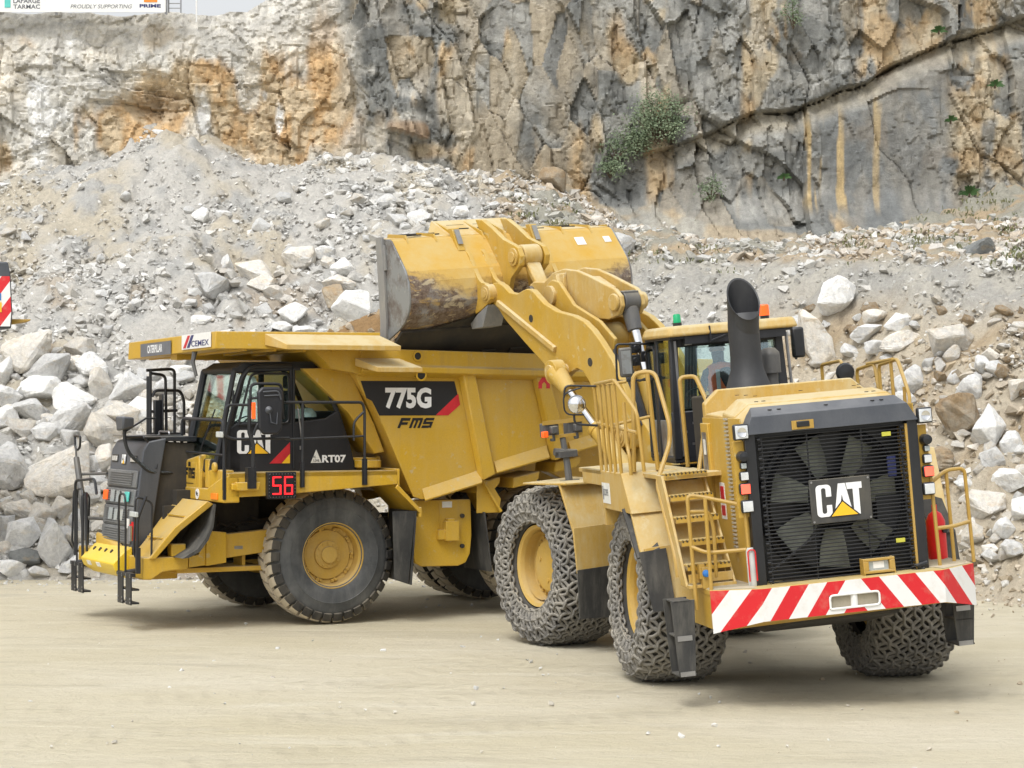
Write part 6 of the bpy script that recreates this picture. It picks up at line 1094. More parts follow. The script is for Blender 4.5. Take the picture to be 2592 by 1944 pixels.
# ---- exhaust stack
m = B_(); pts = [(-.60, .27, 3.38), (-.60, .27, 3.54), (-.60, .27, 3.66), (-.60, .27, 3.8), (-.60, .27, 4.15), (-.62, .26, 4.30)]
rr_ = [.29, .235, .195, .185, .185, .19]; n = 28; v = []
for (p, r_) in zip(pts, rr_):
    for j in range(n): a = 2 * math.pi * j / n; v.append((p[0] + r_ * math.cos(a), p[1] + r_ * math.sin(a) * .97, p[2]))
for j in range(n): # slanted mouth turned towards the rear
    a = 2 * math.pi * j / n; c = math.cos(a); v.append((-.66 + .19 * c, .26 + .185 * math.sin(a), 4.46 + .25 * c))
for j in range(n): a = 2 * math.pi * j / n; c = math.cos(a); v.append((-.66 + .172 * c, .26 + .168 * math.sin(a), 4.45 + .24 * c))
for j in range(n): a = 2 * math.pi * j / n; v.append((-.62 + .165 * math.cos(a), .26 + .16 * math.sin(a), 4.05))
K_ = len(v) // n; m.add(v, [(i * n + j, i * n + (j + 1) % n, (i + 1) * n + (j + 1) % n, (i + 1) * n + j) for i in range(K_ - 1) for j in range(n)] + [tuple(range((K_ - 1) * n, K_ * n))]); lp('exhaust_stack', m, 'muffler')
m = B_(); m.box(-1.0, .2, -.75, .75, 2.0, 3.38);  lp('engine_housing', m, 'dark_under', bevel=.02)
m = B_(); m.lathe([(0, .30), (.07, .29), (.115, .24), (.12, .2), (.12, 0)], (-.3, -.10, 3.58), 'z', 20); m.cyl((-.3, -.10, 3.4), (-.3, -.10, 3.6), .08, 16); lp('air_precleaner', m, 'cab_grey')
# ---- cab
cx0, cx1, cy0, cy1 = .75, 1.98, -.64, .86
m = B_()
for (x, y) in ((cx0 + .04, cy1 - .04), (cx0 + .04, cy0 + .04), (cx1 - .04, cy1 - .04), (cx1 - .04, cy0 + .04), (1.45, cy1 - .03), (1.45, cy0 + .03)):
    s = 1 if y > 0 else -1; m.hexa([(x - .05, y - .05, 2.62), (x + .05, y - .05, 2.62), (x + .05, y + .05, 2.62), (x - .05, y + .05, 2.62)], [(x - .05, y - .05 - s * .06, 4.12), (x + .05, y - .05 - s * .06, 4.12), (x + .05, y + .05 - s * .06, 4.12), (x - .05, y + .05 - s * .06, 4.12)])
m.box(cx0, cx0 + .06, cy0, cy1, 2.62, 3.20); m.box(cx0, cx0 + .06, cy0 + .04, cy1 - .05, 3.97, 4.12); m.box(cx0, cx1, cy0, cy1, 2.58, 2.66); m.box(cx1 - .06, cx1, cy0, cy1, 2.62, 3.0); m.box(cx0, cx1, cy0, cy0 + .05, 2.62, 3.3)
cabl = lp('cab', m, 'cab_dark', bevel=.015)
m = B_(); m.hexa([(.55, -.76, 4.10), (.55, .86, 4.10), (.7, .92, 4.10), (1.75, .92, 4.10), (2.02, .70, 4.10), (2.02, -.70, 4.10)], [(.60, -.72, 4.23), (.60, .82, 4.23), (.72, .87, 4.23), (1.72, .87, 4.23), (1.97, .66, 4.23), (1.97, -.66, 4.23)]); lp('roof', m, 'fender_dusty', cabl, bevel=.04, seg=3)
m = B_(); m.box(.62, 1.9, -.69, .84, 4.07, 4.10); m.box(.60, .75, -.60, .66, 4.0, 4.09); m.tube([(.58, .35, 4.2), (.56, .35, 4.02), (.60, .1, 4.09)], .012, 6); lp('roof_lining', m, 'cab_dark', cabl)
m = B_(); m.hexa([(cx0 + .0, .76, 3.20), (cx0 + .0, -.54, 3.20), (cx0 + .09, -.50, 3.98), (cx0 + .09, .68, 3.98)], [(cx0 + .008, .76, 3.20), (cx0 + .008, -.54, 3.20), (cx0 + .098, -.50, 3.98), (cx0 + .098, .68, 3.98)]); lp('rear_window', m, 'glass_rear', cabl)
m = B_(); m.box(.86, 1.40, cy1 - .055, cy1 - .047, 2.70, 4.05); lp('side_window', m, 'glass', cabl); m = B_(); m.box(1.50, 1.92, cy1 - .055, cy1 - .047, 2.70, 4.05); dr = lp('door', m, 'glass', cabl); m = B_(); m.rail([(1.52, cy1, 2.7), (1.52, cy1 - .04, 4.0), (1.92, cy1 - .04, 4.0), (1.92, cy1, 2.7)], .02); m.rail([(1.6, cy1 + .01, 3.2), (1.6, cy1 + .05, 3.2), (1.6, cy1 + .05, 2.95), (1.6, cy1 + .01, 2.95)], .012); lp('door_frame', m, 'black_paint', cabl)
m = B_(); m.box(.80, 1.95, cy1 - .03, cy1 - .01, 2.66, 3.10); lp('door_panel', m, 'side_plate', cabl, bevel=.01)
m = B_(); m.box(cx1 - .03, cx1 - .022, cy0 + .06, cy1 - .06, 3.0, 4.08); m.box(.86, 1.92, cy0 + .03, cy0 + .038, 3.3, 4.05); lp('front_window', m, 'glass', cabl)
m = B_(); m.rail([(cx0 - .01, -.64, 4.05), (cx0 - .01, -.66, 3.4)], .02); m.box(cx0 - .02, cx0, cy1 - .12, cy1 - .09, 2.66, 4.05); [m.box(cx0 - .004, cx0, y - .015, y + .015, z - .015, z + .015) for (y, z) in ((.70, 2.95), (.60, 3.05), (.55, 2.9), (.62, 2.8), (.52, 2.82))]; split_build(m, 'cab_trim', 'steel', cabl)
for (y, z, x) in ((.60, 4.03, .70), (-.57, 4.07, .70)): m = B_(); m.box(x, x + .09, y - .055, y + .055, z - .05, z + .05); wl = lp('work_lamp', m, 'black_paint', cabl, bevel=.012); m = B_(); m.box(x - .008, x, y - .045, y + .045, z - .04, z + .04); lp('lens', m, 'lens', loader)
for (y, z, c_, nm) in ((.66, 4.23, 'green_lens', 'beacon'), (-.44, 4.23, 'orange_lens', 'beacon')):
    x_ = .9; m = B_(); m.cyl((x_, y, z), (x_, y, z + .04), .055, 16); b0 = lp(nm, m, 'black_paint', cabl); m = B_(); m.lathe([(.048, 0), (.046, .09 if c_[0] == 'g' else .13), (.035, .105 if c_[0] == 'g' else .145), (0, .11 if c_[0] == 'g' else .15)] if c_[0] == 'g' else [(.065, 0), (.062, .12), (.05, .135), (0, .14)], (x_, y, z + .04), 'z', 18 if c_[0] == 'g' else 8); lp('beacon_dome', m, c_, loader)
m = B_(); m.box(1.2, 1.7, -.12, .40, 2.9, 3.05); m.box(1.12, 1.22, -.34, -.06, 3.0, 3.66); m.box(1.3, 1.6, .05, .35, 2.66, 2.9); lp('seat', m, 'seat', cabl, bevel=.04)
m = B_(); m.box(1.9, 2.1, -.1, .5, 2.7, 3.2); m.lathe([(.17, -.012), (.182, 0), (.17, .012), (.158, 0)], (0, 0, 0), 'z', 24, Matrix.Translation((1.85, .2, 3.35)) @ Matrix.Rotation(R(-30), 4, 'Y'), close=True); m.tube([(1.85, .2, 3.35), (1.98, .2, 3.1)], .025, 8); m.box(1.4, 1.7, -.5, -.3, 2.7, 3.4); lp('controls', m, 'black_paint', cabl, bevel=.01)
m = B_(); m.tube([(1.3, -.35, 3.4), (1.3, -.40, 3.55), (1.25, -.5, 3.52)], .02, 8); lp('red_lever', m, 'red', cabl)
# mirrors
m = B_(); m.rail([(1.8, .80, 4.05), (1.8, 1.24, 4.08), (1.8, 1.26, 3.62), (1.8, .80, 3.60)], .014, .05); m.tube([(1.8, .8, 3.66), (1.7, 1.0, 3.60), (1.2, .86, 3.66)], .01, 6); mr_ = lp('mirror_arm', m, 'black_paint'); m = B_(); m.box(1.74, 1.82, 1.05, 1.22, 3.66, 4.03); lp('mirror_housing', m, 'cab_grey', mr_, bevel=.03, seg=3); m = B_(); m.box(1.73, 1.74, 1.075, 1.195, 3.70, 3.99); lp('mirror_glass', m, 'side_plate', mr_)
for (x_, y_, z_) in ((2.05, .92, 4.02), (2.05, .80, 3.9), (1.9, .98, 3.86)): m = B_(); m.box(x_, x_ + .12, y_ - .07, y_ + .07, z_ - .07, z_ + .07); m.cyl((x_ - .02, y_, z_), (x_, y_, z_), .04, 10); lp('work_lamp', m, 'black_paint', cabl, bevel=.02)
m = B_(); m.rail([(1.5, -.7, 4.12), (1.4, -.95, 4.12), (1.4, -.95, 3.7)], .016); mr_ = lp('mirror_arm', m, 'black_paint'); m = B_(); m.box(1.2, 1.3, -1.02, -.86, 3.72, 4.1); lp('mirror_housing', m, 'black_paint', mr_, bevel=.03)
m = B_(); m.rail([(.2, 1.88, 3.60), (.2, 2.25, 3.64), (.2, 2.27, 3.5)], .012); m.rail([(.2, 2.17, 3.30), (.2, 2.17, 3.18), (.2, 1.9, 3.14)], .014); m.rail([(.2, 2.05, 3.6), (.2, 2.28, 3.55), (.2, 2.28, 3.3), (.2, 2.05, 3.28)], .01); mr_ = lp('mirror_arm', m, 'black_paint'); m = B_(); m.lathe([(0, -.05), (.06, -.04), (.10, -.01), (.11, .02), (.0, .03)], (.16, 2.13, 3.41), 'x', 20); lp('mirror_glass', m, 'chrome', mr_)
# ---- left platform, fender, stairs
m = B_(); m.box(-.45, 2.1, 1.0, 1.78, 2.53, 2.58); m.box(-1.66, -.45, .96, 1.6, 2.53, 2.58); m.box(-.40, 1.9, 1.72, 1.78, 2.40, 2.58); lp('walkway', m, 'fender_dusty', bevel=.006)
m = B_()
m.hexa([(.50, 1.85, 2.60), (-.60, 1.85, 2.60), (-.95, 1.85, 2.15), (-.62, 1.85, 2.15), (.45, 1.85, 2.15)], [(.50, 1.20, 2.60), (-.60, 1.20, 2.60), (-.95, 1.20, 2.15), (-.62, 1.2, 2.15), (.45, 1.2, 2.15)])
m.hexa([(-.60, 1.84, 2.58), (-.60, 1.30, 2.60), (-1.20, 1.22, 1.78), (-1.20, 1.84, 1.72)], [(-.56, 1.84, 2.56), (-.56, 1.30, 2.58), (-1.16, 1.22, 1.76), (-1.16, 1.84, 1.70)])
m.hexa([(-1.20, 1.80, 1.78), (-1.20, 1.42, 1.80), (-1.30, 1.30, 1.10), (-1.30, 1.60, 1.10)], [(-1.16, 1.80, 1.76), (-1.16, 1.42, 1.78), (-1.26, 1.30, 1.10), (-1.26, 1.60, 1.10)])
m.hexa([(-1.18, 1.48, 1.80), (-1.32, 1.30, 1.78), (-1.40, 1.28, 1.14), (-1.30, 1.52, 1.12)], [(-1.14, 1.46, 1.80), (-1.28, 1.28, 1.78), (-1.36, 1.26, 1.14), (-1.26, 1.50, 1.12)])
fd = lp('rear_fender', m, 'fender_dusty', bevel=.01)
m = B_(); m.hexa([(-.64, 1.88, 2.20), (-.66, 1.64, 2.22), (-1.22, 1.62, 1.76), (-1.22, 1.88, 1.68)], [(-.62, 1.88, 2.18), (-.64, 1.64, 2.20), (-1.19, 1.62, 1.74), (-1.19, 1.88, 1.66)]); m.hexa([(-1.22, 1.86, 1.74), (-1.22, 1.55, 1.76), (-1.34, 1.52, 1.08), (-1.34, 1.78, 1.08)], [(-1.2, 1.86, 1.74), (-1.2, 1.55, 1.76), (-1.32, 1.52, 1.08), (-1.32, 1.78, 1.08)]); lp('mud_flap', m, 'rubber_flap', fd)
m = B_(); m.box(.44, .52, 1.62, 1.84, 1.95, 2.56); m.box(.1, .12, 1.852, 1.856, 2.2, 2.45); lp('fender_front', m, 'fender_dusty', fd); m = B_(); m.box(.05, .45, 1.852, 1.857, 2.22, 2.46); lp('notice', m, 'sticker', fd); m = B_(); text_mb(m, 'SCOPE', frame((.35, 1.858, 2.31), (-1, 0, 0), (0, 0, 1)), .22, .08, .02); m.box(.42, .38, 1.857, 1.859, 2.26, 2.42); lp('lettering', m, 'decal_grey', fd)
for s in (-1,):
    m = B_(); m.hexa([(.5, -1.0, 2.56), (-.6, -1.0, 2.56), (-.6, -1.9, 2.56), (.5, -1.9, 2.56)], [(.5, -1.0, 2.52), (-.6, -1.0, 2.52), (-.6, -1.9, 2.52), (.5, -1.9, 2.52)]); m.hexa([(-.6, -1.2, 2.56), (-.6, -1.9, 2.56), (-1.2, -1.78, 1.75), (-1.2, -1.2, 1.75)], [(-.56, -1.2, 2.54), (-.56, -1.9, 2.54), (-1.16, -1.78, 1.73), (-1.16, -1.2, 1.73)]); f2 = lp('rear_fender', m, 'fender_dusty', bevel=.01)
    m = B_(); m.hexa([(-1.18, -1.45, 2.1), (-1.18, -1.72, 2.0), (-1.3, -1.8, 1.62), (-1.3, -1.5, 1.62)], [(-1.16, -1.45, 2.1), (-1.16, -1.72, 2.0), (-1.28, -1.8, 1.62), (-1.28, -1.5, 1.62)]); m.hexa([(-1.25, -1.5, 1.64), (-1.25, -1.82, 1.64), (-1.35, -1.82, 1.1), (-1.35, -1.5, 1.1)], [(-1.23, -1.5, 1.64), (-1.23, -1.82, 1.64), (-1.33, -1.82, 1.1), (-1.33, -1.5, 1.1)]); lp('mud_flap', m, 'rubber_flap', f2)
m = B_()
SX = [(-1.66, 2.60), (-1.84, 2.37), (-2.00, 2.14), (-2.16, 1.90), (-2.32, 1.65)]
m.hexa([(-1.45, 1.10, 2.58), (-2.40, 1.10, 1.42), (-2.20, 1.10, 1.42), (-1.25, 1.10, 2.58)], [(-1.45, 1.125, 2.58), (-2.40, 1.125, 1.42), (-2.20, 1.125, 1.42), (-1.25, 1.125, 2.58)]); m.hexa([(-1.60, 1.60, 2.58), (-2.30, 1.60, 1.42), (-2.08, 1.60, 1.42), (-1.35, 1.60, 2.58)], [(-1.60, 1.63, 2.58), (-2.30, 1.63, 1.42), (-2.08, 1.63, 1.42), (-1.35, 1.63, 2.58)])
m.hexa([(-1.40, 1.12, 2.5), (-2.12, 1.12, 1.45), (-2.10, 1.12, 1.45), (-1.38, 1.12, 2.5)], [(-1.40, 1.61, 2.5), (-2.12, 1.61, 1.45), (-2.10, 1.61, 1.45), (-1.38, 1.61, 2.5)]); st = lp('stairs', m, 'fender_dusty', bevel=.004)
for (x, z) in SX: m = B_(); m.box(x, x + .24, 1.125, 1.60, z - .012, z); m.box(x, x + .012, 1.125, 1.60, z - .06, z); tr_ = lp('tread', m, 'loader_yellow', st); m = B_(); [m.cyl((x + .02 + .0, 1.145 + i * .044, z), (x + .02, 1.145 + i * .044, z + .004), .011, 8) for i in range(11)]; [m.cyl((x - .001, 1.145 + i * .044, z - .012), (x - .003, 1.145 + i * .044, z - .012), .010, 8) for i in range(11)]; lp('tread_holes', m, 'dark_under', loader)
m = B_(); m.box(-2.34, -2.32, 1.12, 1.6, 1.46, 1.55); m.box(-2.40, -2.16, 1.10, 1.62, 1.41, 1.44); lp('kick_plate', m, 'fender_dusty', st)
m = B_(); m.box(-2.35, -2.45, 1.40, 1.48, 1.40, 1.62); m.box(-2.3, -2.42, 1.44, 1.50, 1.5, 1.66); ib = lp('switch_box', m, 'rail_yellow'); m = B_(); m.lathe([(0, -.05), (.035, -.04), (.04, 0), (0, 0)], (-2.45, 1.44, 1.56), 'x', 12); lp('isolator_knob', m, 'blue', ib)
# ---- yellow rails
def yr(ptss, r_=.024, bend=.07, nm='handrail'):
    m = B_(); [m.rail(p, r_, bend) for p in ptss]; return lp(nm, m, 'rail_yellow')
Y = 1.84
yr([[(.45, Y, 2.58), (.48, Y, 3.62), (-.62, Y, 3.66), (-1.10, Y - .12, 3.28), (-1.12, Y - .14, 2.62)], [(.46, Y, 3.16), (-1.1, Y - .1, 3.06)]] + [[(x, Y, 2.58), (x, Y, 3.62)] for x in (.2, -.05, -.3, -.58)] + [[(-.85, Y - .05, 2.58), (-.85, Y - .05, 2.8), (-.78, Y - .05, 2.9), (-.78, Y - .05, 3.4)]], .021)
yr([[(.48, Y, 3.6), (.48, 1.45, 3.62)], [(.48, Y, 3.1), (.48, 1.2, 3.18)]], .02)
yr([[(-.62, 1.70, 2.6), (-.55, 1.60, 3.72), (-.62, 1.36, 3.72), (-.95, 1.32, 3.1), (-.95, 1.34, 2.9), (-1.35, 1.62, 2.5), (-1.95, 1.63, 1.72), (-1.98, 1.63, 1.5)], [(-.62, 1.45, 3.7), (-.62, 1.42, 2.6)]], .026, .1)
yr([[(-.20, .96, 2.58), (-.20, .97, 3.62), (-.20, .78, 3.62), (-.5, .74, 3.3), (-1.05, 1.07, 2.5)]], .026, .06)
yr([[(-2.40, 1.56, 1.18), (-2.40, 1.56, 2.40), (-2.42, 1.42, 2.37), (-2.55, 1.05, 2.26), (-2.56, 1.02, 2.16)], [(-2.60, 1.44, 1.10), (-2.60, 1.42, 2.36)], [(-2.40, 1.56, 1.85), (-2.52, 1.43, 1.78), (-2.60, 1.02, 1.78)], [(-2.60, .99, 1.42), (-2.60, 1.0, 2.2)], [(-2.40, 1.55, 2.22), (-2.35, 1.32, 2.2), (-2.33, 1.28, 2.0), (-2.33, 1.30, 1.5)]], .021)
yr([[(-2.40, -1.56, 1.38), (-2.40, -1.54, 2.40), (-2.42, -1.32, 2.40), (-2.44, -1.05, 2.22)], [(-2.40, -1.34, 1.40), (-2.40, -1.33, 2.38)], [(-2.40, -1.55, 1.82), (-2.56, -1.30, 1.80), (-2.60, -1.08, 1.80)], [(-2.60, -1.10, 1.36), (-2.60, -1.08, 2.3), (-2.56, -1.06, 2.8)]], .021)
yr([[(1.8, -1.4, 2.6), (1.8, -1.4, 3.60), (1.0, -1.4, 3.64), (.95, -1.4, 2.6)], [(.6, -1.45, 2.6), (.6, -1.45, 3.52), (-.05, -1.45, 3.58), (-.2, -1.45, 3.0)], [(-.2, -1.45, 2.6), (-.2, -1.45, 3.56), (-.85, -1.45, 3.62), (-1.15, -1.45, 3.2), (-1.3, -1.3, 2.3)], [(.2, -1.45, 3.58), (-.7, -1.45, 3.62)], [(-.62, -1.45, 3.6), (-.62, -1.45, 2.6)], [(-1.0, -1.45, 3.3), (-.95, -1.45, 2.6)]], .022)
m = B_(); m.lathe([(0, -.05), (.1, -.04), (.12, 0), (0, .02)], (.3, -1.2, 3.5), 'x', 18); lp('mirror_back', m, 'black_paint')
# ---- black hanging steps
for s in (1, -1):
    y = 1.72 if s > 0 else -1.38; x0, x1 = -2.12, -2.46; zt, zb = (1.30, .50) if s > 0 else (1.02, .50)
    m = B_(); 
    for (xx) in (x0, x1): m.hexa([(xx, y - .13, zt), (xx, y + .13, zt), (xx, y + .10, zb), (xx, y - .08, zb)], [(xx + .02, y - .13, zt), (xx + .02, y + .13, zt), (xx + .02, y + .10, zb), (xx + .02, y - .08, zb)])
    for q in ((zt, zb, .45) and (zt - .02, (zt * .52 + zb * .48), zb)): m.box(x0 + .02, x1, y - .09, y + .10, q, q + .02)
    sl = lp('step_ladder', m, 'rubber_flap', bevel=.004)
    m = B_(); m.box(x1 - .008, x1, y - .07, y + .09, .875, .93); m.box(x1 - .008, x1, y - .07, y + .09, zb, zb + .05); lp('step_bracket', m, 'steel', sl)
# ---- front fenders (on the front frame)
for s in (1, -1):
    m = A_(); a_ = (lambda y: s * y)
    m.hexa([(2.15, a_(1.85), 2.26), (2.15, a_(1.05), 2.26), (1.05, a_(1.0), 2.25), (1.05, a_(1.85), 2.29)], [(2.15, a_(1.85), 2.235), (2.15, a_(1.05), 2.235), (1.05, a_(1.0), 2.22), (1.05, a_(1.85), 2.26)])
    m.hexa([(1.20, a_(1.85), 2.28), (1.20, a_(.98), 2.26), (.95, a_(1.0), 1.68), (.95, a_(1.84), 1.68), ], [(1.23, a_(1.85), 2.26), (1.23, a_(.98), 2.24), (.98, a_(1.0), 1.66), (.98, a_(1.84), 1.66)])
    m.hexa([(.95, a_(1.84), 1.72), (.95, a_(1.0), 1.72), (.92, a_(1.05), 1.15), (.92, a_(1.84), 1.13)], [(.98, a_(1.84), 1.70), (.98, a_(1.0), 1.70), (.95, a_(1.05), 1.15), (.95, a_(1.84), 1.13)]); f3 = lp('front_fender', m, 'fender_dusty', bevel=.008)
    m = A_(); m.hexa([(.91, a_(1.84), 1.18), (.91, a_(1.1), 1.18), (.95, a_(1.2), .50), (.95, a_(1.84), .55)], [(.93, a_(1.84), 1.18), (.93, a_(1.1), 1.18), (.97, a_(1.2), .50), (.97, a_(1.84), .55)]); lp('mud_flap', m, 'rubber_flap', f3)
m = A_(); m.tube([(1.53, 1.5, 2.26), (1.55, 1.5, 2.5), (1.62, 1.5, 2.85)], [.05, .045, .04], 10); m.box(1.5, 1.6, 1.36, 1.60, 2.26, 2.28); m.box(1.5, 1.64, 1.36, 1.62, 2.58, 2.66); m.tube([(1.55, 1.35, 2.62), (1.6, 1.65, 2.66)], .05, 8); pst = lp('lamp_post', m, 'cab_grey')
for dy in (-.20, .16): m = A_(); m.box(1.60, 1.74, 1.5 + dy - .11, 1.5 + dy + .11, 2.86, 3.04); m.box(1.52, 1.6, 1.5 + dy - .05, 1.5 + dy + .05, 2.9, 3.0); m.cyl((1.6, 1.5 + dy, 2.80), (1.6, 1.5 + dy, 2.9), .04, 8); lp('work_lamp', m, 'cab_grey', pst, bevel=.02)
m = A_(); m.box(1.585, 1.60, 1.18, 1.80, 3.02, 3.07); m.box(1.57, 1.60, 1.22, 1.76, 2.84, 2.88); lp('lamp_bracket', m, 'rail_yellow', pst); m = A_(); m.box(1.56, 1.62, 1.74, 1.82, 2.86, 2.94); lp('indicator', m, 'orange_lens', pst, bevel=.01)

# ---- lift arms, cross tube, tilt lever, link, cylinders
ARM = [(4.44, 4.80), (4.40, 4.90), (4.28, 4.94), (4.10, 4.95), (3.90, 4.90), (3.68, 4.79), (3.44, 4.76), (3.28, 4.80), (3.16, 4.82), (3.02, 4.80), (2.90, 4.72), (2.72, 4.60), (2.40, 4.48), (1.95, 4.40), (1.70, 4.32), (1.48, 4.19), (1.29, 4.03), (1.04, 3.78), (.85, 3.50), (.66, 3.2), (.60, 2.85), (.66, 2.62), (.88, 2.54), (1.08, 2.62), (1.24, 2.80), (1.50, 3.25), (1.65, 3.49), (1.80, 3.64), (1.95, 3.68), (2.14, 3.62), (2.34, 3.52), (2.55, 3.50), (2.70, 3.60), (2.84, 3.76), (3.30, 4.05), (3.90, 4.40), (4.15, 4.58), (4.36, 4.66), (4.43, 4.73)]
ARM = [((x + .70) if x < 3.6 else 4.30 + (x - 3.6) * .77, z) for x, z in ARM]
for s in (1, -1):
    m = A_(); m.prism(ARM, 'y', s * .48, s * .58); arm = lp('lift_arm', m, 'loader_yellow', bevel=.012)
    m = A_(); m.hexa([(4.66, s * .58, 4.70), (3.14, s * .58, 3.99), (3.18, s * .58, 3.90), (4.70, s * .58, 4.61)], [(4.66, s * .63, 4.69), (3.14, s * .63, 3.98), (3.18, s * .63, 3.92), (4.70, s * .63, 4.63)]); lp('arm_rib', m, 'fender_dusty', arm, bevel=.006)
    m = A_()
    for (x, z, r_) in ((3.79, 4.40, .055), (2.29, 3.76, .06)): m.cyl((x, s * .581, z), (x, s * .584, z), r_, 16)
    lp('arm_hole', m, 'dark_under', arm)
    m = A_(); m.cyl((4.85, s * .44, 4.80), (4.85, s * .70, 4.80), .135, 24); m.cyl((4.85, s * .70, 4.80), (4.85, s * .72, 4.80), .095, 20); m.cyl((4.85, s * .72, 4.80), (4.85, s * .73, 4.80), .06, 16); m.cyl((2.95, s * .56, 3.65), (2.95, s * .86, 3.65), .10, 20); m.cyl((1.57, s * .46, 2.77), (1.57, s * .66, 2.77), .155, 24); m.cyl((1.57, s * .66, 2.77), (1.57, s * .68, 2.77), .06, 16); m.lathe([(.10, 0), (.115, 0), (.115, .012), (.10, .012)], (1.57, s * .665, 2.77), 'y', 24, close=True)
    split_build(m, 'pin_boss', 'fender_dusty', arm, .006)
    # lift cylinder
    p0, p1 = Vector((2.95, s * .74, 3.65)), Vector((.95, s * .74, 2.05)); d = (p1 - p0).normalized()
    m = A_(); m.cyl(p0 - Vector((0, .09, 0)), p0 + Vector((0, .09, 0)), .165, 24); m.tube([p0, p0 + d * .42], [.15, .105], 16); m.cyl(p0 + Vector((0, s * .09, 0)), p0 + Vector((0, s * .11, 0)), .10, 20); cyl_ = lp('lift_cylinder', m, 'loader_yellow', bevel=.01)
    m = A_(); m.cyl(p0 + d * .35, p0 + d * 1.35, .055, 16); lp('rod', m, 'chrome', cyl_); m = A_(); m.cyl(p0 + d * 1.25, p1, .12, 20); m.cyl(p0 + d * 1.22, p0 + d * 1.3, .13, 20); lp('barrel', m, 'loader_yellow', cyl_)
m = A_(); m.cyl((2.85, -.5, 4.0), (2.85, .5, 4.0), .27, 28)
tw = [(3.62, 4.86), (3.48, 4.92), (3.30, 4.88), (2.95, 4.55), (2.30, 4.30), (1.95, 4.05), (2.05, 3.75), (2.5, 3.75), (3.1, 4.15), (3.8, 4.52), (3.78, 4.72)]
for s in (1, -1): m.prism([(x + .1, z) for x, z in tw], 'y', s * .26, s * .32)
ct = lp('cross_tube', m, 'loader_yellow', bevel=.012); m = A_(); m.cyl((3.62, -.37, 4.70), (3.62, .37, 4.70), .14, 20); lp('pivot_pin', m, 'fender_dusty', ct, bevel=.006)
LEV = [(4.46, 4.78), (4.42, 4.88), (4.30, 4.92), (4.0, 4.90), (3.75, 5.02), (3.45, 5.06), (3.1, 5.02), (2.75, 4.92), (2.40, 4.80), (2.15, 4.72), (2.02, 4.62), (2.0, 4.48), (2.10, 4.36), (2.35, 4.31), (2.9, 4.34), (3.3, 4.44), (3.6, 4.52), (4.0, 4.62), (4.3, 4.66), (4.42, 4.70)]
m = A_(); [m.prism(LEV, 'y', a, b_) for a, b_ in ((-.20, -.13), (.13, .20))]; m.prism([(4.2, 4.85), (3.7, 4.95), (3.0, 4.92), (2.6, 4.75), (2.6, 4.5), (3.3, 4.5), (4.2, 4.70)], 'y', -.13, .13); m.cyl((2.14, -.26, 4.54), (2.14, -.20, 4.54), .12, 20); m.cyl((2.14, .20, 4.54), (2.14, .25, 4.54), .12, 20); m.cyl((3.62, -.24, 4.72), (3.62, .24, 4.72), .19, 24)
m.box(3.36, 3.60, .20, .26, 4.55, 5.0); m.tube([(3.5, .26, 4.98), (3.45, .27, 4.7), (3.2, .27, 4.62)], .04, 8); lv = lp('tilt_lever', m, 'fender_dusty', bevel=.015)
m = A_(); m.hexa([(4.84, -.12, 5.36), (4.84, .12, 5.36), (4.62, .12, 5.24), (4.62, -.12, 5.24)], [(4.46, -.10, 4.86), (4.46, .10, 4.86), (4.27, .10, 4.74), (4.27, -.10, 4.74)]); m.cyl((4.72, -.15, 5.31), (4.72, .15, 5.31), .165, 24); m.cyl((4.36, -.13, 4.79), (4.36, .13, 4.79), .12, 24); lk = lp('tilt_link', m, 'fender_dusty', bevel=.02)
m = A_(); m.cyl((4.36, .13, 4.79), (4.36, .26, 4.79), .075, 18); m.cyl((4.36, -.26, 4.79), (4.36, -.13, 4.79), .075, 18); lp('link_pin', m, 'steel', lk)
p0, p1 = Vector((2.14, 0, 4.54)), Vector((1.45, 0, 2.3)); d = (p1 - p0).normalized()
m = A_(); m.cyl(p0 - Vector((0, .12, 0)), p0 + Vector((0, .12, 0)), .15, 24); m.box(2.04, 2.24, -.12, .12, 4.40, 4.68); m.tube([p0 + d * .1, p0 + d * .42], [.12, .10], 16); tc_ = lp('tilt_cylinder', m, 'cab_grey', bevel=.01); m = A_(); m.cyl(p0 + d * .38, p0 + d * 1.1, .065, 18); lp('rod', m, 'chrome', tc_); m = A_(); m.cyl(p0 + d * 1.0, p1, .14, 20); lp('barrel', m, 'loader_yellow', tc_)
m = A_()
for q in range(6): m.tube([(1.3 + .05 * q, .45 - .05 * q, 2.9), (1.6 + .06 * q, .5 - .06 * q, 3.5 + .05 * q), (1.9, .42 - .03 * q, 3.8 - .06 * q), (2.1, .3, 3.9)], .022, 6)
for q in range(4): m.tube([(1.1 + .06 * q, -.1 - .09 * q, 2.9), (1.1 + .06 * q, -.2 - .09 * q, 3.9), (1.4, -.3 - .06 * q, 4.1), (1.7, -.35, 3.9)], .022, 6)
lp('hydraulic_hoses', m, 'black_paint')
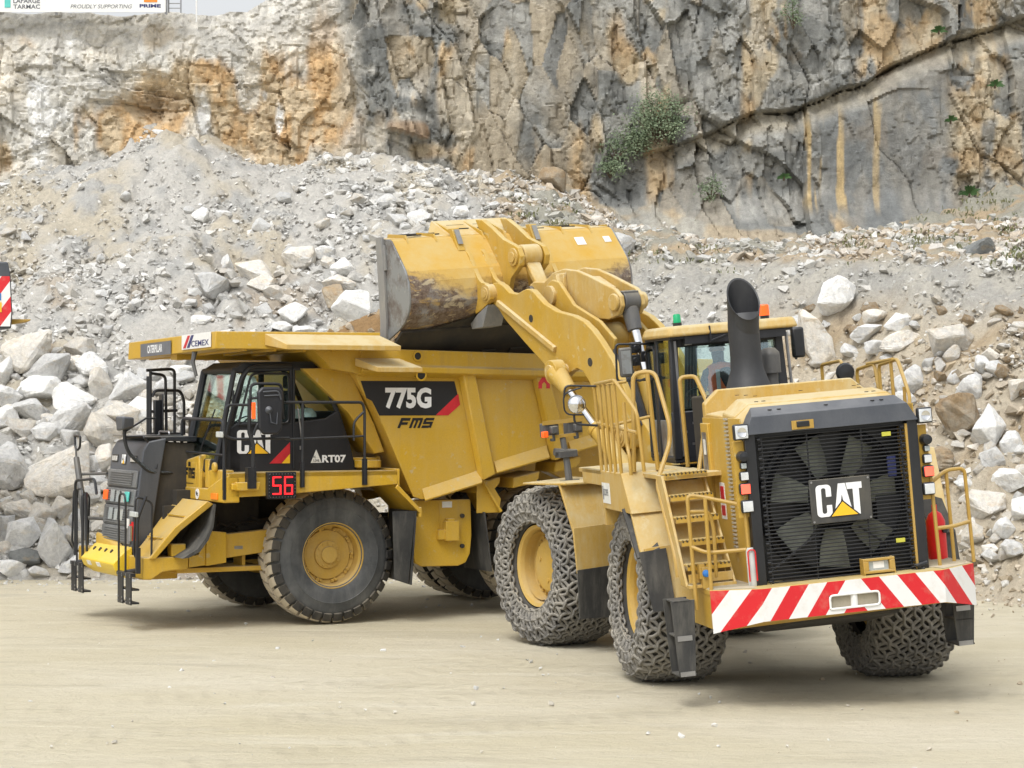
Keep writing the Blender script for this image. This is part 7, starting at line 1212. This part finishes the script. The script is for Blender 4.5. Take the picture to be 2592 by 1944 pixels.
# ---- bucket (its own frame, a little ahead of the arm tips)
def K_(): return MB(MF @ Matrix.Translation((.30, -.17, 0)))
Yb = 1.95; YR = 1.80
SH = [(5.62, 5.72), (5.30, 5.69), (5.24, 5.66), (4.96, 5.33), (4.86, 5.20), (4.80, 5.05), (4.785, 4.90), (4.80, 4.74), (4.88, 4.58), (5.02, 4.46), (5.22, 4.36), (5.60, 4.22), (6.25, 4.02)]
def shell(mb, pts, y0, y1, t=.035):
    n = len(pts); out = []
    for i in range(n):
        a = Vector((pts[max(0, i - 1)][0], pts[max(0, i - 1)][1])); c = Vector((pts[min(n - 1, i + 1)][0], pts[min(n - 1, i + 1)][1])); d = (c - a).normalized(); out.append((pts[i][0] + -d.y * t, pts[i][1] + d.x * t))
    N = 15; ys_ = [y0 + (y1 - y0) * k / (N - 1) for k in range(N)]; v = []
    for y in ys_: v += [(x, y, z) for x, z in pts] + [(x, y, z) for x, z in out]
    f = []; w_ = 2 * n
    for k in range(N - 1):
        for i in range(n - 1): f += [(k * w_ + i, k * w_ + i + 1, (k + 1) * w_ + i + 1, (k + 1) * w_ + i), (k * w_ + n + i, (k + 1) * w_ + n + i, (k + 1) * w_ + n + i + 1, k * w_ + n + i + 1)]
        f += [(k * w_, (k + 1) * w_, (k + 1) * w_ + n, k * w_ + n), (k * w_ + n - 1, k * w_ + 2 * n - 1, (k + 1) * w_ + 2 * n - 1, (k + 1) * w_ + n - 1)]
    for k in (0, N - 1): f += [(k * w_ + i, k * w_ + i + 1, k * w_ + n + i + 1, k * w_ + n + i) for i in range(n - 1)]
    mb.add(v, f)
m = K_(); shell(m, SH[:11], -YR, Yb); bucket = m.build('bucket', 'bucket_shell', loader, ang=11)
m = K_(); m.hexa([(5.20, -YR, 4.365), (6.05, -YR, 3.80), (6.05, -YR, 3.74), (5.18, -YR, 4.325)], [(5.20, Yb, 4.365), (6.05, Yb, 3.80), (6.05, Yb, 3.74), (5.18, Yb, 4.325)]); m.prism([(-1.9, 6.3), (1.9, 6.3), (.4, 6.75), (-.4, 6.75)], 'z', 3.90, 3.95) if False else None
for i in range(8): y = -1.75 + i * .5; m.hexa([(5.70, y - .12, 3.97), (5.70, y + .12, 3.97), (5.80, y + .12, 3.90), (5.80, y - .12, 3.90)], [(5.69, y - .12, 3.95), (5.69, y + .12, 3.95), (5.79, y + .12, 3.88), (5.79, y - .12, 3.88)])
# curved wear plate, painted dark for shade under the shell, drawn up to hinges
wp = []
for k in range(25):
    y = -1.76 + 3.68 * k / 24; zz_ = 4.30 + .34 * math.exp(-((abs(y - .15) - .0) / 1.05) ** 2); wp.append((y, zz_))
vv = []; 
def back_x(z): return float(np.interp(z, [4.22, 4.36, 4.46, 4.58, 4.74, 4.90, 5.05, 5.20], [5.60, 5.22, 5.02, 4.88, 4.80, 4.785, 4.80, 4.86]))
for (y, zt) in wp:
    for j in range(7): z = 4.24 + (zt - 4.24) * j / 6; vv.append((back_x(z) - .012 - .02 * (j > 0), y, z - .012))
m.add(vv, [(k * 7 + j, k * 7 + j + 1, (k + 1) * 7 + j + 1, (k + 1) * 7 + j) for k in range(24) for j in range(6)])
lp('bucket_floor', m, 'dark_under', bucket)  # dark colour stands in for shade under floor and shell
for s in (1, -1):
    Yb = 1.95 if s > 0 else YR; m = K_(); inner = [(x + .0, z) for x, z in SH[:12]] + [(5.80, 4.17), (5.72, 4.5), (5.68, 5.2), (5.66, 5.72)]; m.prism(inner, 'y', s * Yb, s * (Yb + .03)); sp_ = lp('side_plate', m, 'side_plate', bucket, bevel=.005)
    m = K_(); m.prism([(5.80, 4.12), (5.60, 4.18), (5.52, 4.5), (5.48, 5.2), (5.46, 5.74), (5.66, 5.74), (5.68, 5.2), (5.72, 4.5)], 'y', s * (Yb + .03), s * (Yb + .07)); m.box(5.42, 5.50, s * (Yb + .03), s * (Yb + .06), 5.25, 5.62); lp('side_cutter', m, 'loader_yellow' if s < 0 else 'worn_steel', sp_, bevel=.005)
Yb = 1.95
# spill guard: raised slotted plate with ribs
m = K_()
G = [(Yb, 5.74, 5.72), (1.05, 5.84, 5.78), (.98, 5.86, 5.95), (-.30, 5.86, 5.95), (-.42, 5.84, 5.80), (-1.60, 5.80, 5.76), (-YR, 5.62, 5.70)]
for (a, b_) in zip(G[:-1], G[1:]): m.hexa([(5.32, a[0], 5.70), (5.32, b_[0], 5.70), (b_[1], b_[0], b_[2]), (a[1], a[0], a[2])], [(5.32, a[0], 5.67), (5.32, b_[0], 5.67), (b_[1], b_[0], b_[2] - .03), (a[1], a[0], a[2] - .03)])
gd = lp('spill_guard', m, 'fender_dusty', bucket, bevel=.004)
m = K_()
for y in (1.72, 1.25, .92, .45, .08, -.35, -.92, -1.42): 
    zt = 5.93 if -.35 < y < 1 else 5.79; m.prism([(5.20, 5.62), (5.28, 5.74), (5.82, zt), (5.84, zt - .05), (5.40, 5.66)], 'y', y - .015, y + .015)
lp('guard_rib', m, 'loader_yellow', gd)
m = K_()
for (ya_, yb_) in ((1.30, 1.65), (1.0, 1.2), (.50, .85), (.12, .40), (-.8, -.5), (-1.35, -1.05)):
    zt = 5.90 if -.4 < ya_ < .98 else 5.77
    for q in (.45, .75): x = 5.32 + .52 * q; z = 5.70 + (zt - 5.70) * q + .008; m.box(x - .035, x + .035, ya_ + .03, yb_ - .03, z - .006, z + .012)
lp('guard_slots', m, 'dark_under', gd)
# hinge plates and ears on the back
m = K_()
for y in (.83, .57, -.23, -.49): m.prism([(5.10, 5.48), (4.98, 5.40), (4.84, 5.16), (4.74, 5.02), (4.66, 4.97), (4.55, 4.95), (4.43, 4.86), (4.43, 4.72), (4.55, 4.64), (4.75, 4.56), (4.90, 4.52), (4.90, 4.75), (4.86, 5.05), (4.98, 5.26)], 'y', y - .035, y + .035)
split_build(m, 'hinge_plate', 'loader_yellow', bucket, .006)
m = K_(); [m.prism([(4.52, 4.64), (4.86, 4.51), (5.08, 4.38), (5.05, 4.30), (4.72, 4.32)], 'y', y - .16, y + .16) for y in (.70, -.36)]; split_build(m, 'hinge_shoe', 'worn_steel', bucket, .006)
m = K_()
for y in (.38, -.04): m.prism([(5.50, 5.92), (5.30, 5.90), (5.02, 5.76), (4.72, 5.58), (4.45, 5.49), (4.30, 5.43), (4.23, 5.30), (4.27, 5.17), (4.40, 5.09), (4.56, 5.00), (4.66, 4.80), (4.72, 4.56), (4.88, 4.5), (5.0, 5.0), (5.3, 5.6)], 'y', y - .04, y + .04)
split_build(m, 'link_ear', 'loader_yellow', bucket, .008); m = K_(); m.cyl((4.42, .42, 5.30), (4.42, .45, 5.30), .13, 24); m.cyl((4.42, .45, 5.30), (4.42, .47, 5.30), .08, 20); m.cyl((4.42, -.11, 5.30), (4.42, -.08, 5.30), .13, 24); lp('ear_pin', m, 'fender_dusty', bucket, bevel=.005)
m = K_(); m.prism([(5.20, 5.58), (4.92, 5.30), (4.80, 5.06), (4.86, 5.0), (5.0, 5.3), (5.3, 5.6)], 'y', .43, .62); m.prism([(5.26, 5.60), (4.94, 5.22), (4.80, 4.8), (4.9, 4.8), (5.1, 5.2)], 'y', -.30, -.09); lp('ear_brace', m, 'loader_yellow', bucket, bevel=.01)
for y in (.92, -.40): m = K_(); m.hexa([(5.20, y - .06, 5.52), (5.20, y + .06, 5.52), (5.34, y + .06, 5.80), (5.34, y - .06, 5.80)], [(5.06, y - .06, 5.46), (5.06, y + .06, 5.46), (5.22, y + .06, 5.80), (5.22, y - .06, 5.80)]); so_ = lp('stop_block', m, 'loader_yellow', bucket, bevel=.006); m = K_(); m.hexa([(5.085, y - .04, 5.56), (5.085, y + .04, 5.56), (5.19, y + .04, 5.78), (5.19, y - .04, 5.78)], [(5.075, y - .04, 5.56), (5.075, y + .04, 5.56), (5.18, y + .04, 5.78), (5.18, y - .04, 5.78)]); lp('stop_pad', m, 'worn_steel', bucket)
def onback(y, z0, z1, w_, mat, nm):
    x = lambda z: 4.96 + (z - 5.33) / (5.66 - 5.33) * .28 - .006; m = K_(); m.hexa([(x(z0), y, z0), (x(z0), y + w_, z0), (x(z1), y + w_, z1), (x(z1), y, z1)], [(x(z0) - .004, y, z0), (x(z0) - .004, y + w_, z0), (x(z1) - .004, y + w_, z1), (x(z1) - .004, y, z1)]); lp(nm, m, mat, bucket)
onback(-1.22, 5.44, 5.56, .16, 'white', 'sticker'); onback(-1.68, 5.46, 5.55, .12, 'sticker', 'sticker')

# ---- the driver, seated in the loader's cab
pm = MR; ploc = loader.matrix_basis
DY = -.19; DZ = .06
def person():
    root = empty('person', loader.location, R(100), 'driver in orange hi-vis vest and dark hard hat, seated in the loader cab', 'person')
    J = {0: (1.38, .20, 3.12), 1: (1.36, .20, 3.30), 2: (1.37, .21, 3.50), 3: (1.40, .22, 3.60), 4: (1.42, .23, 3.68), 5: (1.44, .23, 3.76), 6: (1.46, .23, 3.87),
         7: (1.40, .40, 3.56), 8: (1.52, .46, 3.32), 9: (1.74, .36, 3.36), 10: (1.40, .03, 3.56), 11: (1.50, -.08, 3.32), 12: (1.66, -.16, 3.30),
         13: (1.44, .30, 3.10), 14: (1.80, .34, 3.12), 15: (1.92, .34, 2.76), 16: (1.44, .10, 3.10), 17: (1.80, .06, 3.12), 18: (1.92, .06, 2.76), 19: (2.04, .34, 2.72), 20: (2.04, .06, 2.72), 21: (1.82, .34, 3.39), 22: (1.74, -.18, 3.30)}
    E = [(0, 1), (1, 2), (2, 3), (3, 4), (4, 5), (5, 6), (3, 7), (7, 8), (8, 9), (3, 10), (10, 11), (11, 12), (0, 13), (13, 14), (14, 15), (0, 16), (16, 17), (17, 18), (15, 19), (18, 20), (9, 21), (12, 22)]
    rad = {0: .15, 1: .14, 2: .16, 3: .12, 4: .06, 5: .085, 6: .09, 7: .07, 8: .05, 9: .035, 10: .07, 11: .05, 12: .035, 13: .10, 14: .07, 15: .05, 16: .10, 17: .07, 18: .05, 19: .04, 20: .04, 21: .035, 22: .035}
    V = [J[i] for i in range(23)]; Rr = [rad[i] for i in range(23)]
    def finger(base, dirs, r0=.009):
        p = Vector(J[base]); prev = base
        for (off, seq) in dirs:
            q = p + Vector(off); V.append(tuple(q)); Rr.append(r0 * 1.1); E.append((base, len(V) - 1)); pr = len(V) - 1
            for st_ in seq: q = q + Vector(st_); V.append(tuple(q)); Rr.append(r0); E.append((pr, len(V) - 1)); pr = len(V) - 1
    for bi in (21, 22): finger(bi, [((.035, -.028, .012), [(.02, 0, .0), (.012, 0, -.02)]), ((.04, -.008, .014), [(.022, 0, 0), (.012, 0, -.024)]), ((.038, .012, .012), [(.02, 0, 0), (.012, 0, -.022)]), ((.03, .03, .008), [(.016, 0, 0), (.01, 0, -.018)]), ((.01, -.04 if bi == 21 else .04, -.01), [(.02, 0, -.012), (.014, 0, -.008)])])
    V = [tuple(pm @ (Vector(p) + Vector((0, DY, DZ)))) for p in V]
    me = bpy.data.meshes.new('body'); me.from_pydata(V, E, []); o = bpy.data.objects.new('body', me); sc.collection.objects.link(o); o.parent = root
    md = o.modifiers.new('skin', 'SKIN'); sv = me.skin_vertices[0].data
    for i, r_ in enumerate(Rr): sv[i].radius = (r_ * LSC, r_ * LSC * (.72 if i in (0, 1, 2) else 1))
    sv[0].use_root = True; sb = o.modifiers.new('sub', 'SUBSURF'); sb.levels = 2; sb.render_levels = 2
    me.materials.append(MATS['cloth_dark'])
    PT = pm @ Matrix.Translation((0, DY, DZ))
    m = MB(PT); m.lathe([(0, -.125), (.045, -.115), (.065, -.08), (.078, -.03), (.085, .03), (.08, .08), (.05, .115), (0, .125)], (1.455, .23, 3.86), 'z', 20); m.lathe([(0, -.02), (.016, -.01), (.012, .03), (0, .04)], (1.54, .23, 3.85), 'z', 8); m.lathe([(0, -.03), (.02, 0), (0, .03)], (1.455, .315, 3.85), 'z', 8); m.lathe([(0, -.03), (.02, 0), (0, .03)], (1.455, .145, 3.85), 'z', 8); m.build('head', 'skin', root)
    m = MB(PT); m.lathe([(.125, 0), (.105, .012), (.10, .06), (.08, .105), (.04, .13), (0, .135)], (1.45, .23, 3.88), 'z', 24); m.build('hard_hat', 'cab_grey', root)
    m = MB(PT); m.hexa([(1.24, .06, 3.18), (1.24, .35, 3.18), (1.24, .40, 3.52), (1.30, .38, 3.67), (1.32, .23, 3.70), (1.30, .08, 3.67), (1.24, .01, 3.52)], [(1.52, .06, 3.18), (1.52, .35, 3.18), (1.52, .40, 3.52), (1.48, .38, 3.65), (1.48, .23, 3.68), (1.48, .08, 3.65), (1.52, .01, 3.52)]); vs_ = m.build('vest', 'vest', root, bevel=.03, seg=3)
    m = MB(PT); m.box(1.232, 1.24, .28, .33, 3.2, 3.6); m.box(1.232, 1.24, .08, .13, 3.2, 3.6); m.box(1.23, 1.24, .05, .36, 3.27, 3.32); m.build('reflective_band', 'reflective', vs_)
    return root
person()

# ---- the load already in the truck
t = empty('load', truck.location, R(208), 'heap of brown soil and pale rock already lying in the dump body', 'load')
rs = np.random.RandomState(9); n = 40; gx, gy = np.meshgrid(np.linspace(-6.4, -.62, n * 2), np.linspace(-2.1, 2.1, n)); gz = 3.55 + 1.55 * np.exp(-((gx + 1.9) / 1.5) ** 2 - ((gy + .5) / 1.3) ** 2) + .3 * (fbm(gx * 2, gy * 2, 4, 501) - .5) - .05 * (gx + 3) * 0
gz = np.minimum(gz, 4.0 + 1.2 * ss(.0, 1.1, 2.1 - np.abs(gy)) * ss(.0, .5, -.62 - gx)); c_ = lerp(np.broadcast_to(C(.30, .19, .09), gx.shape + (3,)), C(.42, .36, .27), ss(.45, .6, fbm(gx * 1.5, gy * 1.5, 4, 505)))
o = np_mesh('soil', np.stack([gx, gy, gz], -1).reshape(-1, 3) * TS, quads(np.arange(gx.size).reshape(gx.shape)), 'scree_ground', c_.reshape(-1, 3), parent=t, smooth=True); o['kind'] = 'stuff'
px_ = rs.uniform(-4.5, -.8, 260); py_ = rs.uniform(-1.9, 1.9, 260); pz_ = 3.55 + 1.55 * np.exp(-((px_ + 1.9) / 1.5) ** 2 - ((py_ + .5) / 1.3) ** 2); pz_ = np.minimum(pz_, 4.0 + 1.2 * ss(.0, 1.1, 2.1 - np.abs(py_)) * ss(.0, .5, -.62 - px_))
o = scatter('stones', np.stack([px_, py_, pz_], -1) * TS, rs.uniform(.06, .26, 260), lerp(np.broadcast_to(C(.34, .24, .13), (260, 3)), C(.45, .42, .36), rs.uniform(0, 1, 260)), 2, 8, 'rubble_stone', 66); o.parent = t; o['kind'] = 'stuff'

# ---- tail of the machine standing on the slope at the left edge
ez = 38.5; kx = ez / FPX; ex = (28 - 1296) * kx; EZ = lambda py: HCAM + (HORIZ - py) * kx
t = empty('excavator', (ex - 2.2, ez + 1.6, 0), 0, 'red and white striped counterweight of a yellow machine cut off by the left edge', 'excavator'); MI = Matrix.Translation(-Vector(t.location))
m = MB(MI); m.hexa([(x_, ez + .02, z_) for x_, z_ in ((ex, EZ(832)), (ex + .02, EZ(790)), (ex - .01, EZ(697)), (ex - .06, EZ(662)), (ex - 2.6, EZ(655)), (ex - 2.6, EZ(832)))], [(x_ - .9, ez + 2.2, z_) for x_, z_ in ((ex, EZ(832)), (ex + .02, EZ(790)), (ex - .01, EZ(697)), (ex - .06, EZ(662)), (ex - 1.7, EZ(655)), (ex - 1.7, EZ(832)))]); bd_ = m.build('counterweight', 'hood_grey', t, .03)
m = MB(MI); m.prism([(ex - .02, EZ(826)), (ex, EZ(790)), (ex - .03, EZ(699)), (ex - 2.5, EZ(699)), (ex - 2.5, EZ(826))], 'y', ez, ez + .018); m.build('striped_panel', 'hazard_left', bd_)
m = MB(MI); m.box(ex - .32, ex - .175, ez - .012, ez - .001, EZ(760), EZ(742)); m.build('blue_plate', 'blue', bd_); m = MB(MI); m.box(ex - .32, ex - .165, ez - .012, ez - .001, EZ(790), EZ(765)); m.build('yellow_plate', 'logo_yellow', bd_)
m = MB(MI); m.hexa([(ex - .3, ez + .3, EZ(806)), (ex + .28, ez + .3, EZ(806)), (ex + .26, ez + .3, EZ(811)), (ex - .3, ez + .3, EZ(826))], [(ex - .9, ez + 1.3, EZ(806)), (ex - .02, ez + 1.3, EZ(806)), (ex - .04, ez + 1.3, EZ(811)), (ex - .9, ez + 1.3, EZ(826))]); m.build('deck_edge', 'rail_yellow', t, .01)
m = MB(MI); m.box(ex - 3.6, ex - 1.2, ez + .2, ez + 2.6, EZ(800) - .5, EZ(800)); m.box(ex - 5.6, ex - 2.6, ez - .1, ez + 2.6, EZ(800), EZ(660)); m.cyl((ex - 3.4, ez + 1.4, 1.2), (ex - 3.4, ez + 1.4, EZ(820)), .7, 24); m.build('upper_structure', 'truck_yellow', t, .04)
m = MB(MI)
for yy in (ez + .1, ez + 2.1): m.prism([(ex - 5.8, 0.05), (ex - 2.1, .05), (ex - 1.75, .45), (ex - 1.75, .8), (ex - 2.1, 1.2), (ex - 5.8, 1.2), (ex - 6.15, .8), (ex - 6.15, .45)], 'y', yy, yy + .6)
m.build('track', 'dark_under', t, .05)
